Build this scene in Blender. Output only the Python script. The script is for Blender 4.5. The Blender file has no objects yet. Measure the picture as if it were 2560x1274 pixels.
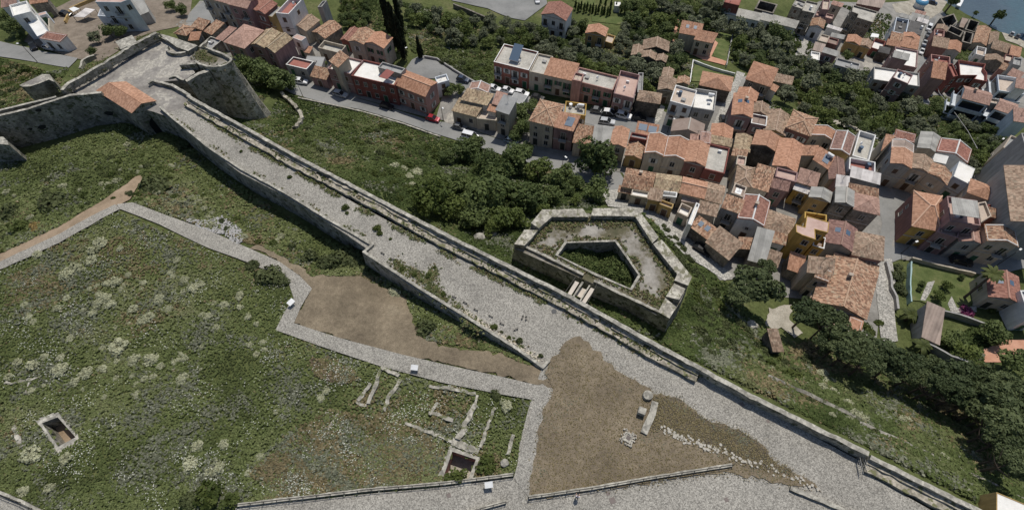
import bpy, bmesh, math, random, re
import numpy as np
from mathutils import Vector, Matrix
from mathutils.geometry import delaunay_2d_cdt

random.seed(11)
rng = np.random.default_rng(11)
S = bpy.context.scene
COL = S.collection

# ------------------------------------------------------------------ camera, sky, sun, exposure
# photo frame 2560 x 1274, F = focal length in photo pixels, V = where plumb lines meet in the photo
F = 1350.0
CX, CY = 1280.0, 637.0
VX, VY = 1300.0, 1460.0
H = 105.0
dn = np.array([VX - CX, VY - CY, F]); dn /= np.linalg.norm(dn)
fw = np.array([0, 0, 1.0]) - dn * dn[2]; fw /= np.linalg.norm(fw)
rt = np.cross(fw, -dn)
if rt[0] < 0: rt = -rt
M = np.array([rt, fw, -dn])          # camera axes (right, down, forward) -> world

cam = bpy.data.cameras.new('camera')
cam.sensor_width = 36.0
cam.lens = F / 2560 * 36.0
cam.clip_end = 6000
cam_o = bpy.data.objects.new('camera', cam)
COL.objects.link(cam_o)
X, Y, Z = M @ np.array([1, 0, 0]), M @ np.array([0, -1, 0]), M @ np.array([0, 0, -1])
cam_o.matrix_world = Matrix(((X[0], Y[0], Z[0], 0), (X[1], Y[1], Z[1], 0), (X[2], Y[2], Z[2], H), (0, 0, 0, 1)))
S.camera = cam_o

SUN_EL, SUN_AZ = math.radians(62), math.radians(21)   # azimuth clockwise from +Y
W = bpy.data.worlds.new('World'); S.world = W; W.use_nodes = True
nt = W.node_tree; nt.nodes.clear()
sky = nt.nodes.new('ShaderNodeTexSky'); sky.sky_type = 'NISHITA'; sky.sun_disc = False
sky.sun_elevation = SUN_EL; sky.sun_rotation = SUN_AZ
bgn = nt.nodes.new('ShaderNodeBackground'); bgn.inputs['Strength'].default_value = 0.085
won = nt.nodes.new('ShaderNodeOutputWorld')
nt.links.new(sky.outputs['Color'], bgn.inputs['Color']); nt.links.new(bgn.outputs['Background'], won.inputs['Surface'])
sun = bpy.data.lights.new('sun', 'SUN'); sun.energy = 3.45; sun.angle = math.radians(0.5); sun.color = (1.0, 0.95, 0.87)
sun_o = bpy.data.objects.new('sun', sun); COL.objects.link(sun_o)
sdir = Vector((math.sin(SUN_AZ) * math.cos(SUN_EL), math.cos(SUN_AZ) * math.cos(SUN_EL), math.sin(SUN_EL)))
sun_o.rotation_euler = sdir.to_track_quat('Z', 'Y').to_euler()
sun_o.location = (0, 0, 200)
S.view_settings.view_transform = 'Standard'; S.view_settings.look = 'None'
S.view_settings.gamma = 1; S.view_settings.exposure = 0.0
S.cycles.max_bounces = 5; S.cycles.diffuse_bounces = 3

# ------------------------------------------------------------------ photo pixel -> place on a level
def P(x, y, z):
    d = M @ np.array([x - CX, y - CY, F])
    t = (z - H) / d[2]
    return np.array([d[0] * t, d[1] * t, z])

def Pv(px, z):
    px = np.asarray(px, float); z = np.asarray(z, float)
    d = np.stack([px[:, 0] - CX, px[:, 1] - CY, np.full(len(px), F)], 1) @ M.T
    t = (z - H) / d[:, 2]
    return np.stack([d[:, 0] * t, d[:, 1] * t, z + 0 * t], 1)

def depth_at(p):
    return float((M.T @ (np.asarray(p) - np.array([0, 0, H])))[2])

VIEW = {'a': (0, 0, 6.7067), 'b': (180, 0, 6.7067), 'c': (420, 0, 6.7067), 'd': (640, 0, 6.7067), 'e': (1960, 0, 6.7067),
        'f': (2160, 0, 6.7067), 'g': (2310, 0, 8.064), 'h': (2260, 120, 6.7067), '1': (0, 0, 3.033), '2': (500, 0, 3.033),
        '3': (1080, 0, 3.033), '4': (1620, 0, 3.033), '5': (1960, 0, 3.033), 'p': (1500, 260, 4.9), 'q': (1820, 260, 4.9),
        'r': (2160, 260, 4.9), 's': (1500, 480, 4.9), 't': (1820, 480, 4.9), 'u': (2160, 480, 4.9), 'v': (1820, 680, 4.9),
        'w': (2160, 640, 4.2475), 'R': (1100, 480, 3.033), 'm': (600, 380, 3.033), 'n': (1240, 854, 3.033), 'o': (1920, 854, 3.033),
        'j': (600, 854, 3.033), 'k': (0, 854, 3.033), 'l': (0, 180, 5.095), 'z': (0, 0, 1)}
def pts(s, v='z'):
    ox, oy, sc = VIEW[v]
    out = []
    for q in s.split():
        a, b = q.split(',')
        out.append((ox + float(a) / sc, oy + float(b) / sc))
    return out

# ------------------------------------------------------------------ lie of the land (metres), read from the photo
CTRL = '''
100,1200,30 600,1100,30 1200,1100,30 1350,1000,30 1600,1100,30 1800,1200,30 2100,1270,30 2400,1400,30 1300,1500,30 -200,1400,30
50,800,29 300,800,29 300,560,27.8 600,640,28 760,720,28.5 1000,850,29.6 700,780,29 1380,940,30 1500,900,30 1700,980,30 1900,1080,30
-150,800,27 -150,600,24 0,560,24.5 100,480,23.5 250,400,22 350,370,21.3 450,450,23 300,480,26 600,530,24 800,625,25.5 920,720,27 1150,870,29
1300,920,30 100,370,20 0,430,20.5 -150,330,18 500,420,22.5 400,350,21 700,560,24.8
0,170,12 60,240,15 20,280,17 -100,200,10 100,190,13 150,230,17
0,120,8 100,135,9 180,155,11 40,70,7 -100,60,5 130,70,7 250,110,9 300,40,4 200,20,4 380,60,6 340,80,9
480,40,3 560,60,3 650,80,3 700,20,2 800,60,2 600,-40,0 400,-40,1 200,-60,0 0,-80,0 800,-40,-2
480,85,5 560,120,5 640,140,5 700,180,4 560,300,15 620,300,13 665,290,11 720,240,6 480,240,18
760,225,3 850,250,2.5 1000,285,2 1100,320,2 1200,350,2.5 1300,385,3.5 1400,410,5 1500,440,7 1545,470,9
780,280,7 900,340,9 700,330,14 800,400,16 950,450,16 1050,520,17 1150,600,20 1000,400,11 1150,420,9 1250,480,12 1100,460,13 1350,500,13 1450,500,12
900,480,21 700,370,19 1200,560,17 1260,620,21.5 1300,660,21.8 1500,760,22 1640,850,22 1450,640,21.8 1550,640,21.8 1700,700,21 1400,520,16 1550,500,11
1250,650,22 1380,740,22 1760,880,23 1900,960,24 2050,1050,25 2200,1130,26 2400,1230,27 2540,1260,27 2600,1400,28
1640,540,13.5 1700,585,14 1760,640,14 1830,690,13.5 1740,720,19 1800,780,18.5 1850,840,19 1900,900,20 1960,930,20
1950,790,13 2000,840,14 2100,900,15.5 2200,960,17 2300,1010,18 2250,1060,22 2400,1120,21 2450,1050,18 2550,1150,20 2500,980,15 2400,930,13 2700,1100,18
1900,640,12 1850,580,11 1780,520,10 1700,470,9.5 1650,440,8.5 1600,400,7 1540,370,6 1700,380,6 1750,330,5 1600,300,4 1500,300,3.5 1400,280,3 1300,250,2.5
2000,700,11 2100,740,10.5 2150,800,11.5 2220,850,12.5 2210,700,9.5 2220,600,8 2220,520,7 2150,560,8 2050,620,10 2000,560,9 2100,480,7 2000,460,7 1900,480,8.5 1900,400,6 2000,380,5 2100,390,5
2300,650,8.5 2400,665,8.5 2480,690,8.5 2560,640,8 2340,760,9.5 2440,760,9.5 2500,850,11 2560,800,10 2350,850,11.5 2300,560,7.5 2400,520,7 2500,520,7 2450,600,8
2260,400,3 2350,430,4 2450,420,3.5 2560,400,2 2700,500,4 2750,800,8 2300,340,-4 2400,350,-4
1180,180,1.5 1100,160,1 1040,140,1 980,110,1 900,130,2 1060,100,-1 1150,110,-3 1250,110,-4 1350,140,-3 1450,170,-1 1350,80,-7 1250,40,-9 1100,30,-6 950,30,-3
1300,0,-11 1450,50,-10 1550,100,-7 1650,150,-3 1650,60,-11 1750,100,-8 1800,150,-4 1730,210,1 1640,240,2 1850,220,0 1700,260,3 1830,280,3.5 1950,240,-3 1920,180,-6
1900,120,-12 1800,50,-15 1950,60,-20 1850,0,-20 1650,0,-15 1500,-60,-18 2050,70,-27 2000,130,-19 2100,150,-22 2200,210,-18 2120,240,-12 2050,290,-4 2200,320,-6
2100,20,-33 2000,0,-29 2200,80,-33 2250,150,-29 2300,100,-37 2310,180,-29 2300,230,-21 2200,30,-39 2280,40,-43 2350,40,-45 2400,90,-44 2370,150,-37 2450,150,-39 2400,220,-29 2450,270,-22 2520,240,-27 2500,170,-36 2540,320,-19 2650,250,-27 2650,350,-14
2330,0,-46.5 2250,-30,-46 2000,-80,-40 2380,25,-47 2440,55,-47 2510,95,-46.5 2560,125,-45 2620,150,-45 2480,10,-54 2560,60,-54 2620,60,-56 2420,-20,-53 2350,-60,-54 2620,-60,-60 2800,60,-60 2500,-80,-60
'''
_c = np.array([[float(t) for t in q.split(',')] for q in CTRL.split()])
_cw = Pv(_c[:, :2], _c[:, 2])
_A = np.hypot(_cw[:, None, 0] - _cw[None, :, 0], _cw[:, None, 1] - _cw[None, :, 1])
_nc = len(_cw)
_K = np.zeros((_nc + 1, _nc + 1)); _K[:_nc, :_nc] = _A + np.eye(_nc) * -0.6; _K[:_nc, _nc] = 1; _K[_nc, :_nc] = 1
_w = np.linalg.solve(_K, np.append(_cw[:, 2], 0))

def smooth_noise(x, y, seed=0, cells=((0.9, 1.0), (2.7, .5), (7.1, .25))):
    out = 0
    for i, (f, a) in enumerate(cells):
        s = seed * 7.31 + i * 3.17
        out = out + a * np.sin(x * f + 1.7 * np.sin(y * f * .83 + s) + s) * np.cos(y * f * 1.11 + 1.3 * np.sin(x * f * .71 + 2 * s))
    return out

def Tv(x, y):
    x = np.asarray(x, float).ravel(); y = np.asarray(y, float).ravel()
    out = np.empty(len(x))
    for i in range(0, len(x), 20000):
        a, b = x[i:i + 20000], y[i:i + 20000]
        d = np.hypot(a[:, None] - _cw[None, :, 0], b[:, None] - _cw[None, :, 1])
        out[i:i + 20000] = d @ _w[:_nc] + _w[_nc]
    return np.minimum(out, 29.95)
def T(x, y): return float(Tv([x], [y])[0])

def Gv(px, hgt=0.0):
    """ground points seen at photo pixels px, hgt above the ground"""
    px = np.asarray(px, float)
    z = np.full(len(px), 15.0)
    for i in range(14):
        p = Pv(px, z + hgt)
        z = z * .45 + .55 * Tv(p[:, 0], p[:, 1])
    p = Pv(px, z + hgt)
    return np.stack([p[:, 0], p[:, 1], z], 1)
def G(px, hgt=0.0): return Gv([px], hgt)[0]

# ------------------------------------------------------------------ mesh helpers
class MB:
    def __init__(s): s.v = []; s.f = []; s.m = []; s.u = []
    def poly(s, pl, m=0, uv=None):
        i = len(s.v); s.v += [tuple(map(float, p)) for p in pl]
        s.f.append(tuple(range(i, i + len(pl)))); s.m.append(m)
        if uv is None:
            p0 = np.array(pl[0], float); e = np.array(pl[1], float) - p0
            L = np.linalg.norm(e); e = e / (L if L > 1e-6 else 1)
            n = np.zeros(3)
            for k in range(len(pl)):
                n += np.cross(np.array(pl[k], float), np.array(pl[(k + 1) % len(pl)], float))
            L = np.linalg.norm(n); n = n / (L if L > 1e-9 else 1)
            t = np.cross(n, e)
            uv = [((np.array(q, float) - p0) @ e, (np.array(q, float) - p0) @ t) for q in pl]
        s.u += [tuple(map(float, q)) for q in uv]
    def prism(s, pl, z0, z1, m=0, mt=None, bottom=False):
        """pl: ring of (x,y) counter-clockwise; z0 may be a list"""
        n = len(pl); z0 = z0 if hasattr(z0, '__len__') else [z0] * n
        z1 = z1 if hasattr(z1, '__len__') else [z1] * n
        for i in range(n):
            j = (i + 1) % n
            s.poly([(*pl[i][:2], z0[i]), (*pl[j][:2], z0[j]), (*pl[j][:2], z1[j]), (*pl[i][:2], z1[i])], m)
        s.poly([(*p[:2], z) for p, z in zip(pl, z1)], m if mt is None else mt)
        if bottom: s.poly([(*p[:2], z) for p, z in zip(pl, z0)][::-1], m)
    def box(s, c, sx, sy, sz, rot=0, m=0):
        """box standing on c"""
        ca, sa = math.cos(rot), math.sin(rot)
        r = [(c[0] + x * ca - y * sa, c[1] + x * sa + y * ca) for x, y in ((-sx / 2, -sy / 2), (sx / 2, -sy / 2), (sx / 2, sy / 2), (-sx / 2, sy / 2))]
        s.prism(r, c[2], c[2] + sz, m, bottom=True)
    def beam(s, a, b, w, h=None, m=0):
        """square bar from a to b"""
        a = np.array(a, float); b = np.array(b, float); h = h or w
        d = b - a; d /= np.linalg.norm(d)
        x = np.cross(d, [0, 0, 1.0]); L = np.linalg.norm(x)
        x = x / L if L > 1e-3 else np.array([1.0, 0, 0])
        y = np.cross(x, d)
        q = [a + x * w / 2 * i + y * h / 2 * j for i, j in ((-1, -1), (1, -1), (1, 1), (-1, 1))]
        r = [p + (b - a) for p in q]
        for i in range(4):
            j = (i + 1) % 4; s.poly([q[i], q[j], r[j], r[i]], m)
        s.poly(q[::-1], m); s.poly(r, m)
    def tube(s, a, b, ra, rb, n=8, m=0, caps=True):
        a = np.array(a, float); b = np.array(b, float)
        d = b - a; d /= np.linalg.norm(d)
        x = np.cross(d, [0, 0, 1.0] if abs(d[2]) < .95 else [1.0, 0, 0]); x /= np.linalg.norm(x); y = np.cross(d, x)
        A = [a + (x * math.cos(t) + y * math.sin(t)) * ra for t in np.linspace(0, 2 * math.pi, n, False)]
        B = [b + (x * math.cos(t) + y * math.sin(t)) * rb for t in np.linspace(0, 2 * math.pi, n, False)]
        for i in range(n):
            j = (i + 1) % n; s.poly([A[i], A[j], B[j], B[i]], m)
        if caps: s.poly(B, m); s.poly(A[::-1], m)
    def mesh(s, name, mats):
        me = bpy.data.meshes.new(name)
        me.from_pydata(s.v, [], s.f)
        for m in mats: me.materials.append(m)
        if s.f:
            me.polygons.foreach_set('material_index', s.m)
            ul = me.uv_layers.new(name='UVMap')
            ul.data.foreach_set('uv', np.array(s.u, np.float32).ravel())
        me.update(); return me
    def build(s, name, mats, parent=None, loc=(0, 0, 0)):
        if not isinstance(mats, (list, tuple)): mats = [mats]
        if any(loc): s.v = [(x - loc[0], y - loc[1], z - loc[2]) for x, y, z in s.v]
        return link(name, s.mesh(name, mats), parent, loc if parent is None else (0, 0, 0))

def link(name, data, parent=None, loc=(0, 0, 0), rz=0.0):
    o = bpy.data.objects.new(name, data); COL.objects.link(o)
    o.location = loc
    if rz: o.rotation_euler = (0, 0, rz)
    if parent is not None: o.parent = parent
    return o
def tag(o, label, cat, group=None, kind=None):
    if label: o['label'] = label
    if cat: o['category'] = cat
    if group: o['group'] = group
    if kind: o['kind'] = kind
    return o
def thing(name, label, cat, loc=(0, 0, 0), rz=0.0, group=None):
    return tag(link(name, None, None, tuple(map(float, loc)), rz), label, cat, group)
def copy_tree(o, loc=None, rz=None, scale=None, label=None):
    r = o.copy(); COL.objects.link(r)
    for c in o.children:
        k = c.copy(); COL.objects.link(k); k.parent = r
        for g in c.children:
            q = g.copy(); COL.objects.link(q); q.parent = k
    if loc is not None: r.location = tuple(map(float, loc))
    if rz is not None: r.rotation_euler = (0, 0, rz)
    if scale is not None: r.scale = scale
    if label: r['label'] = label
    return r
def struct(o): o['kind'] = 'structure'; return o

def inpoly(px, poly):
    px = np.asarray(px, float); x, y = px[:, 0], px[:, 1]
    r = np.zeros(len(px), bool); n = len(poly)
    for i in range(n):
        x1, y1 = poly[i][:2]; x2, y2 = poly[(i + 1) % n][:2]
        c = (y1 > y) != (y2 > y)
        if y1 != y2: r ^= c & (x < (x2 - x1) * (y - y1) / (y2 - y1) + x1)
    return r
def ccw(pl):
    a = sum(pl[i][0] * pl[(i + 1) % len(pl)][1] - pl[(i + 1) % len(pl)][0] * pl[i][1] for i in range(len(pl)))
    return pl if a > 0 else pl[::-1]

def resample(pl, step, jit=0.0, closed=True):
    out = []
    n = len(pl)
    for i in range(n if closed else n - 1):
        a = np.array(pl[i][:2], float); b = np.array(pl[(i + 1) % n][:2], float)
        k = max(1, int(np.linalg.norm(b - a) / step))
        for j in range(k):
            q = a + (b - a) * j / k
            if jit: q = q + rng.normal(0, jit, 2)
            out.append(q)
    if not closed: out.append(np.array(pl[-1][:2], float))
    return out

def sheet(name, poly, mat, off=0.06, zf=None, step=1.2, jit=0.0):
    """a sheet of ground cover following the land: poly in world x,y"""
    ring = resample(ccw([tuple(p[:2]) for p in poly]), step * .8, jit)
    R = np.array(ring)
    xs = np.arange(R[:, 0].min(), R[:, 0].max(), step); ys = np.arange(R[:, 1].min(), R[:, 1].max(), step)
    g = np.array([(x, y) for x in xs for y in ys]) if len(xs) * len(ys) else np.zeros((0, 2))
    if len(g):
        g = g + rng.uniform(-.2, .2, g.shape) * step
        g = g[inpoly(g, ring)]
        if len(g):
            d = np.min(np.hypot(g[:, None, 0] - R[None, :, 0], g[:, None, 1] - R[None, :, 1]), 1)
            g = g[d > step * .35]
    co = [Vector(p) for p in ring] + [Vector(p) for p in g]
    n = len(ring)
    v, e, f, *_ = delaunay_2d_cdt(co, [(i, (i + 1) % n) for i in range(n)], [], 1, 1e-4)
    xy = np.array([tuple(p) for p in v])
    z = (Tv(xy[:, 0], xy[:, 1]) if zf is None else zf(xy)) + off
    me = bpy.data.meshes.new(name)
    me.from_pydata(np.column_stack([xy, z]).tolist(), [], [tuple(q) for q in f])
    me.materials.append(mat)
    return struct(link(name, me))

# ------------------------------------------------------------------ materials
def _nt(name, rough=.9, spec=.25):
    m = bpy.data.materials.new(name); m.use_nodes = True
    t = m.node_tree; b = t.nodes['Principled BSDF']
    b.inputs['Roughness'].default_value = rough; b.inputs['Specular IOR Level'].default_value = spec
    return m, t, b
def _n(t, kind, **kw):
    n = t.nodes.new(kind)
    for k, v in kw.items(): setattr(n, k, v)
    return n
def _math(t, op, a, b=None):
    n = t.nodes.new('ShaderNodeMath'); n.operation = op
    for i, q in enumerate((a, b)):
        if q is None: continue
        if isinstance(q, (int, float)): n.inputs[i].default_value = q
        else: t.links.new(q, n.inputs[i])
    return n.outputs[0]
def _pos(t, scale=(1, 1, 1)):
    g = t.nodes.new('ShaderNodeNewGeometry')
    mp = t.nodes.new('ShaderNodeMapping'); mp.inputs['Scale'].default_value = scale
    t.links.new(g.outputs['Position'], mp.inputs['Vector'])
    return mp.outputs['Vector']
def _noise(t, vec, scale, detail=4, rough=.6, out='Fac'):
    n = t.nodes.new('ShaderNodeTexNoise'); n.inputs['Scale'].default_value = scale
    n.inputs['Detail'].default_value = detail; n.inputs['Roughness'].default_value = rough
    if vec is not None: t.links.new(vec, n.inputs['Vector'])
    return n.outputs[out]
def _ramp(t, fac, stops):
    r = t.nodes.new('ShaderNodeValToRGB'); e = r.color_ramp.elements
    while len(e) < len(stops): e.new(.5)
    for i, (p, c) in enumerate(stops):
        e[i].position = p; e[i].color = (*c, 1)
    t.links.new(fac, r.inputs['Fac']); return r.outputs['Color']
def _mix(t, fac, a, b, mode='MIX'):
    n = t.nodes.new('ShaderNodeMix'); n.data_type = 'RGBA'; n.blend_type = mode
    for k, q in ((0, fac), (6, a), (7, b)):
        if isinstance(q, (int, float)): n.inputs[k].default_value = q
        elif isinstance(q, tuple): n.inputs[k].default_value = (*q, 1)
        else: t.links.new(q, n.inputs[k])
    return n.outputs[2]
def _bump(t, b, h, strength=.5, dist=.1):
    n = t.nodes.new('ShaderNodeBump'); n.inputs['Strength'].default_value = strength; n.inputs['Distance'].default_value = dist
    t.links.new(h, n.inputs['Height']); t.links.new(n.outputs['Normal'], b.inputs['Normal'])
def _gain(t, col, fac, lo, hi):
    """multiply colour by lo..hi driven by fac 0..1"""
    mr = t.nodes.new('ShaderNodeMapRange'); mr.inputs[1].default_value = .25; mr.inputs[2].default_value = .75
    mr.inputs[3].default_value = lo; mr.inputs[4].default_value = hi
    t.links.new(fac, mr.inputs[0])
    cb = t.nodes.new('ShaderNodeCombineColor')
    for i in range(3): t.links.new(mr.outputs[0], cb.inputs[i])
    return _mix(t, 1.0, col, cb.outputs[0], 'MULTIPLY')
def sc(c, k): return tuple(min(1, x * k) for x in c)

def flat(name, col, rough=.6, metal=0.0, spec=.4):
    m, t, b = _nt(name, rough, spec)
    c = _gain(t, _mix(t, 0.0, col, col), _noise(t, _pos(t), 1.3), .88, 1.1)
    t.links.new(c, b.inputs['Base Color']); b.inputs['Metallic'].default_value = metal
    return m

def plaster(name, col, dirt=.55):
    """painted plaster with rain streaks, patches and grime of its own"""
    m, t, b = _nt(name, .9, .15)
    n1 = _noise(t, _pos(t), .35, 5, .65)
    n2 = _noise(t, _pos(t, (1, 1, .12)), 2.2, 4, .6)
    c = _ramp(t, n1, [(.3, sc(col, .8)), (.55, col), (.75, sc(col, 1.12))])
    c = _gain(t, c, n2, 1 - dirt * .62, 1.1)
    c = _gain(t, c, _noise(t, _pos(t), 9, 3, .6), .9, 1.08)
    t.links.new(c, b.inputs['Base Color']); return m

def masonry(name, col, col2, dark=.45, moss=None, sc1=.28):
    """old rubble stone: blotches, weather streaks, single stones"""
    m, t, b = _nt(name, .95, .1)
    p = _pos(t)
    n1 = _noise(t, p, sc1, 6, .68)
    c = _ramp(t, n1, [(.28, sc(col, dark)), (.45, col), (.6, col2), (.8, sc(col2, 1.15))])
    v = _n(t, 'ShaderNodeTexVoronoi'); v.inputs['Scale'].default_value = 2.6; t.links.new(p, v.inputs['Vector'])
    sep = t.nodes.new('ShaderNodeSeparateColor'); t.links.new(v.outputs['Color'], sep.inputs[0])
    c = _gain(t, c, sep.outputs[0], .78, 1.18)
    c = _gain(t, c, _noise(t, _pos(t, (1, 1, .15)), 1.3, 5, .65), .66, 1.12)
    if moss:
        mm = _math(t, 'GREATER_THAN', _noise(t, p, .9, 6, .7), .56)
        c = _mix(t, mm, c, moss)
    t.links.new(c, b.inputs['Base Color']); _bump(t, b, v.outputs['Distance'], .35, .12); return m

def tiles(name, cols, var=.5, lichen=None, new=False):
    """curved clay tiles from the roof's own metres (UV): rows, columns and a colour for each tile"""
    m, t, b = _nt(name, .85, .2)
    uv = t.nodes.new('ShaderNodeUVMap')
    sx = t.nodes.new('ShaderNodeSeparateXYZ'); t.links.new(uv.outputs['UV'], sx.inputs[0])
    u, v = _math(t, 'DIVIDE', sx.outputs[0], .26), _math(t, 'DIVIDE', sx.outputs[1], .42)
    cb = t.nodes.new('ShaderNodeCombineXYZ')
    t.links.new(_math(t, 'FLOOR', u), cb.inputs[0]); t.links.new(_math(t, 'FLOOR', v), cb.inputs[1])
    g = t.nodes.new('ShaderNodeNewGeometry')
    ob = t.nodes.new('ShaderNodeObjectInfo')
    t.links.new(_math(t, 'MULTIPLY', ob.outputs['Random'], 40), cb.inputs[2])
    wn = _n(t, 'ShaderNodeTexWhiteNoise'); t.links.new(cb.outputs[0], wn.inputs['Vector'])
    n1 = _noise(t, g.outputs['Position'], .55, 5, .7)
    mixf = _math(t, 'ADD', _math(t, 'MULTIPLY', n1, 1 - var * .5), _math(t, 'MULTIPLY', wn.outputs['Value'], var * .5))
    k = len(cols)
    c = _ramp(t, mixf, [(.22 + .56 * i / max(1, k - 1), q) for i, q in enumerate(cols)])
    fu = _math(t, 'FRACT', u)
    ch = _math(t, 'ABSOLUTE', _math(t, 'SUBTRACT', fu, .5))             # 0 crown .. .5 channel
    c = _mix(t, _math(t, 'MULTIPLY', _math(t, 'FRACT', _math(t, 'MULTIPLY', ob.outputs['Random'], 7.3)), .0 if lichen else .22), c, (.30, .225, .16))
    c = _gain(t, c, wn.outputs['Value'], 1 - var * .32, 1 + var * .22)
    c = _gain(t, c, _noise(t, g.outputs['Position'], 2.3, 3, .6), .8 if not new else .92, 1.12 if not new else 1.05)
    if lichen:
        mm = _math(t, 'GREATER_THAN', _noise(t, g.outputs['Position'], 1.4, 6, .75), .57)
        c = _mix(t, _math(t, 'MULTIPLY', mm, .6), c, lichen)
    c = _gain(t, c, _math(t, 'ADD', _math(t, 'MULTIPLY', ob.outputs['Random'], .5), .25), .88, 1.1)
    t.links.new(c, b.inputs['Base Color'])
    h = _math(t, 'SUBTRACT', 1.0, _math(t, 'MULTIPLY', _math(t, 'MULTIPLY', ch, ch), 4))
    _bump(t, b, h, .8, .07); return m

def ribbed(name, col, per=.35, rough=.6):
    m, t, b = _nt(name, rough, .3)
    uv = t.nodes.new('ShaderNodeUVMap'); sx = t.nodes.new('ShaderNodeSeparateXYZ'); t.links.new(uv.outputs['UV'], sx.inputs[0])
    s = _math(t, 'SINE', _math(t, 'MULTIPLY', sx.outputs[0], 6.283 / per))
    c = _ramp(t, _noise(t, _pos(t), .5, 5, .7), [(.3, sc(col, .68)), (.55, col), (.8, sc(col, 1.2))])
    pan = _n(t, 'ShaderNodeTexWhiteNoise', noise_dimensions='1D')
    t.links.new(_math(t, 'FLOOR', _math(t, 'DIVIDE', sx.outputs[0], 1.1)), pan.inputs['W'])
    c = _gain(t, c, pan.outputs['Value'], .85, 1.1)
    t.links.new(c, b.inputs['Base Color']); _bump(t, b, s, .5, .04); return m

def ground(name, stops, s1=.25, s2=3.0, lo=.7, hi=1.25, rough=.95, bump=.3, s3=None):
    m, t, b = _nt(name, rough, .1)
    p = _pos(t)
    c = _ramp(t, _noise(t, p, s1, 7, .66), stops)
    n2 = _noise(t, p, s2, 5, .7)
    c = _gain(t, c, n2, lo, hi)
    if s3: c = _gain(t, c, _noise(t, p, s3, 2, .5), .72, 1.28)
    t.links.new(c, b.inputs['Base Color'])
    if bump: _bump(t, b, n2, bump, .15)
    return m

def cobble(name, a, bcol, scale=3.2, var=.5):
    """stone setts: one grey for each stone, dark joints"""
    m, t, b = _nt(name, .85, .2)
    p = _pos(t)
    v = _n(t, 'ShaderNodeTexVoronoi'); v.inputs['Scale'].default_value = scale; t.links.new(p, v.inputs['Vector'])
    sep = t.nodes.new('ShaderNodeSeparateColor'); t.links.new(v.outputs['Color'], sep.inputs[0])
    c = _ramp(t, sep.outputs[0], [(.05, sc(a, .66)), (.35, a), (.72, bcol), (.97, sc(bcol, 1.28))])
    c = _gain(t, c, _noise(t, p, .13, 7, .75), .68, 1.2)
    c = _mix(t, _math(t, 'MULTIPLY', _math(t, 'GREATER_THAN', _noise(t, p, .30, 7, .8), .63), .30), c, (.27, .235, .165))
    t.links.new(c, b.inputs['Base Color']); _bump(t, b, v.outputs['Distance'], .3, .06); return m

def leafmat(name, c1, c2, rough=.65, spread=.35):
    """foliage: each leaf clump carries its own tint (attribute), each plant its own shift"""
    m, t, b = _nt(name, rough, .2)
    at = t.nodes.new('ShaderNodeAttribute'); at.attribute_name = 'tint'
    ob = t.nodes.new('ShaderNodeObjectInfo')
    f = _math(t, 'ADD', _math(t, 'MULTIPLY', at.outputs['Fac'], 1 - spread), _math(t, 'MULTIPLY', ob.outputs['Random'], spread))
    c = _ramp(t, f, [(.1, c1), (.9, c2)])
    t.links.new(c, b.inputs['Base Color'])
    tr = t.nodes.new('ShaderNodeBsdfTranslucent'); t.links.new(c, tr.inputs['Color'])
    mx = t.nodes.new('ShaderNodeMixShader'); mx.inputs[0].default_value = .25
    t.links.new(b.outputs[0], mx.inputs[1]); t.links.new(tr.outputs[0], mx.inputs[2])
    t.links.new(mx.outputs[0], t.nodes['Material Output'].inputs['Surface'])
    return m

def attrmat(name, rough=.8):
    """ground cover: colour of each tuft is stored with it"""
    m, t, b = _nt(name, rough, .1)
    at = t.nodes.new('ShaderNodeAttribute'); at.attribute_name = 'leafcol'
    t.links.new(at.outputs['Color'], b.inputs['Base Color'])
    tr = t.nodes.new('ShaderNodeBsdfTranslucent'); t.links.new(at.outputs['Color'], tr.inputs['Color'])
    mx = t.nodes.new('ShaderNodeMixShader'); mx.inputs[0].default_value = .2
    t.links.new(b.outputs[0], mx.inputs[1]); t.links.new(tr.outputs[0], mx.inputs[2])
    t.links.new(mx.outputs[0], t.nodes['Material Output'].inputs['Surface'])
    return m

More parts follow.
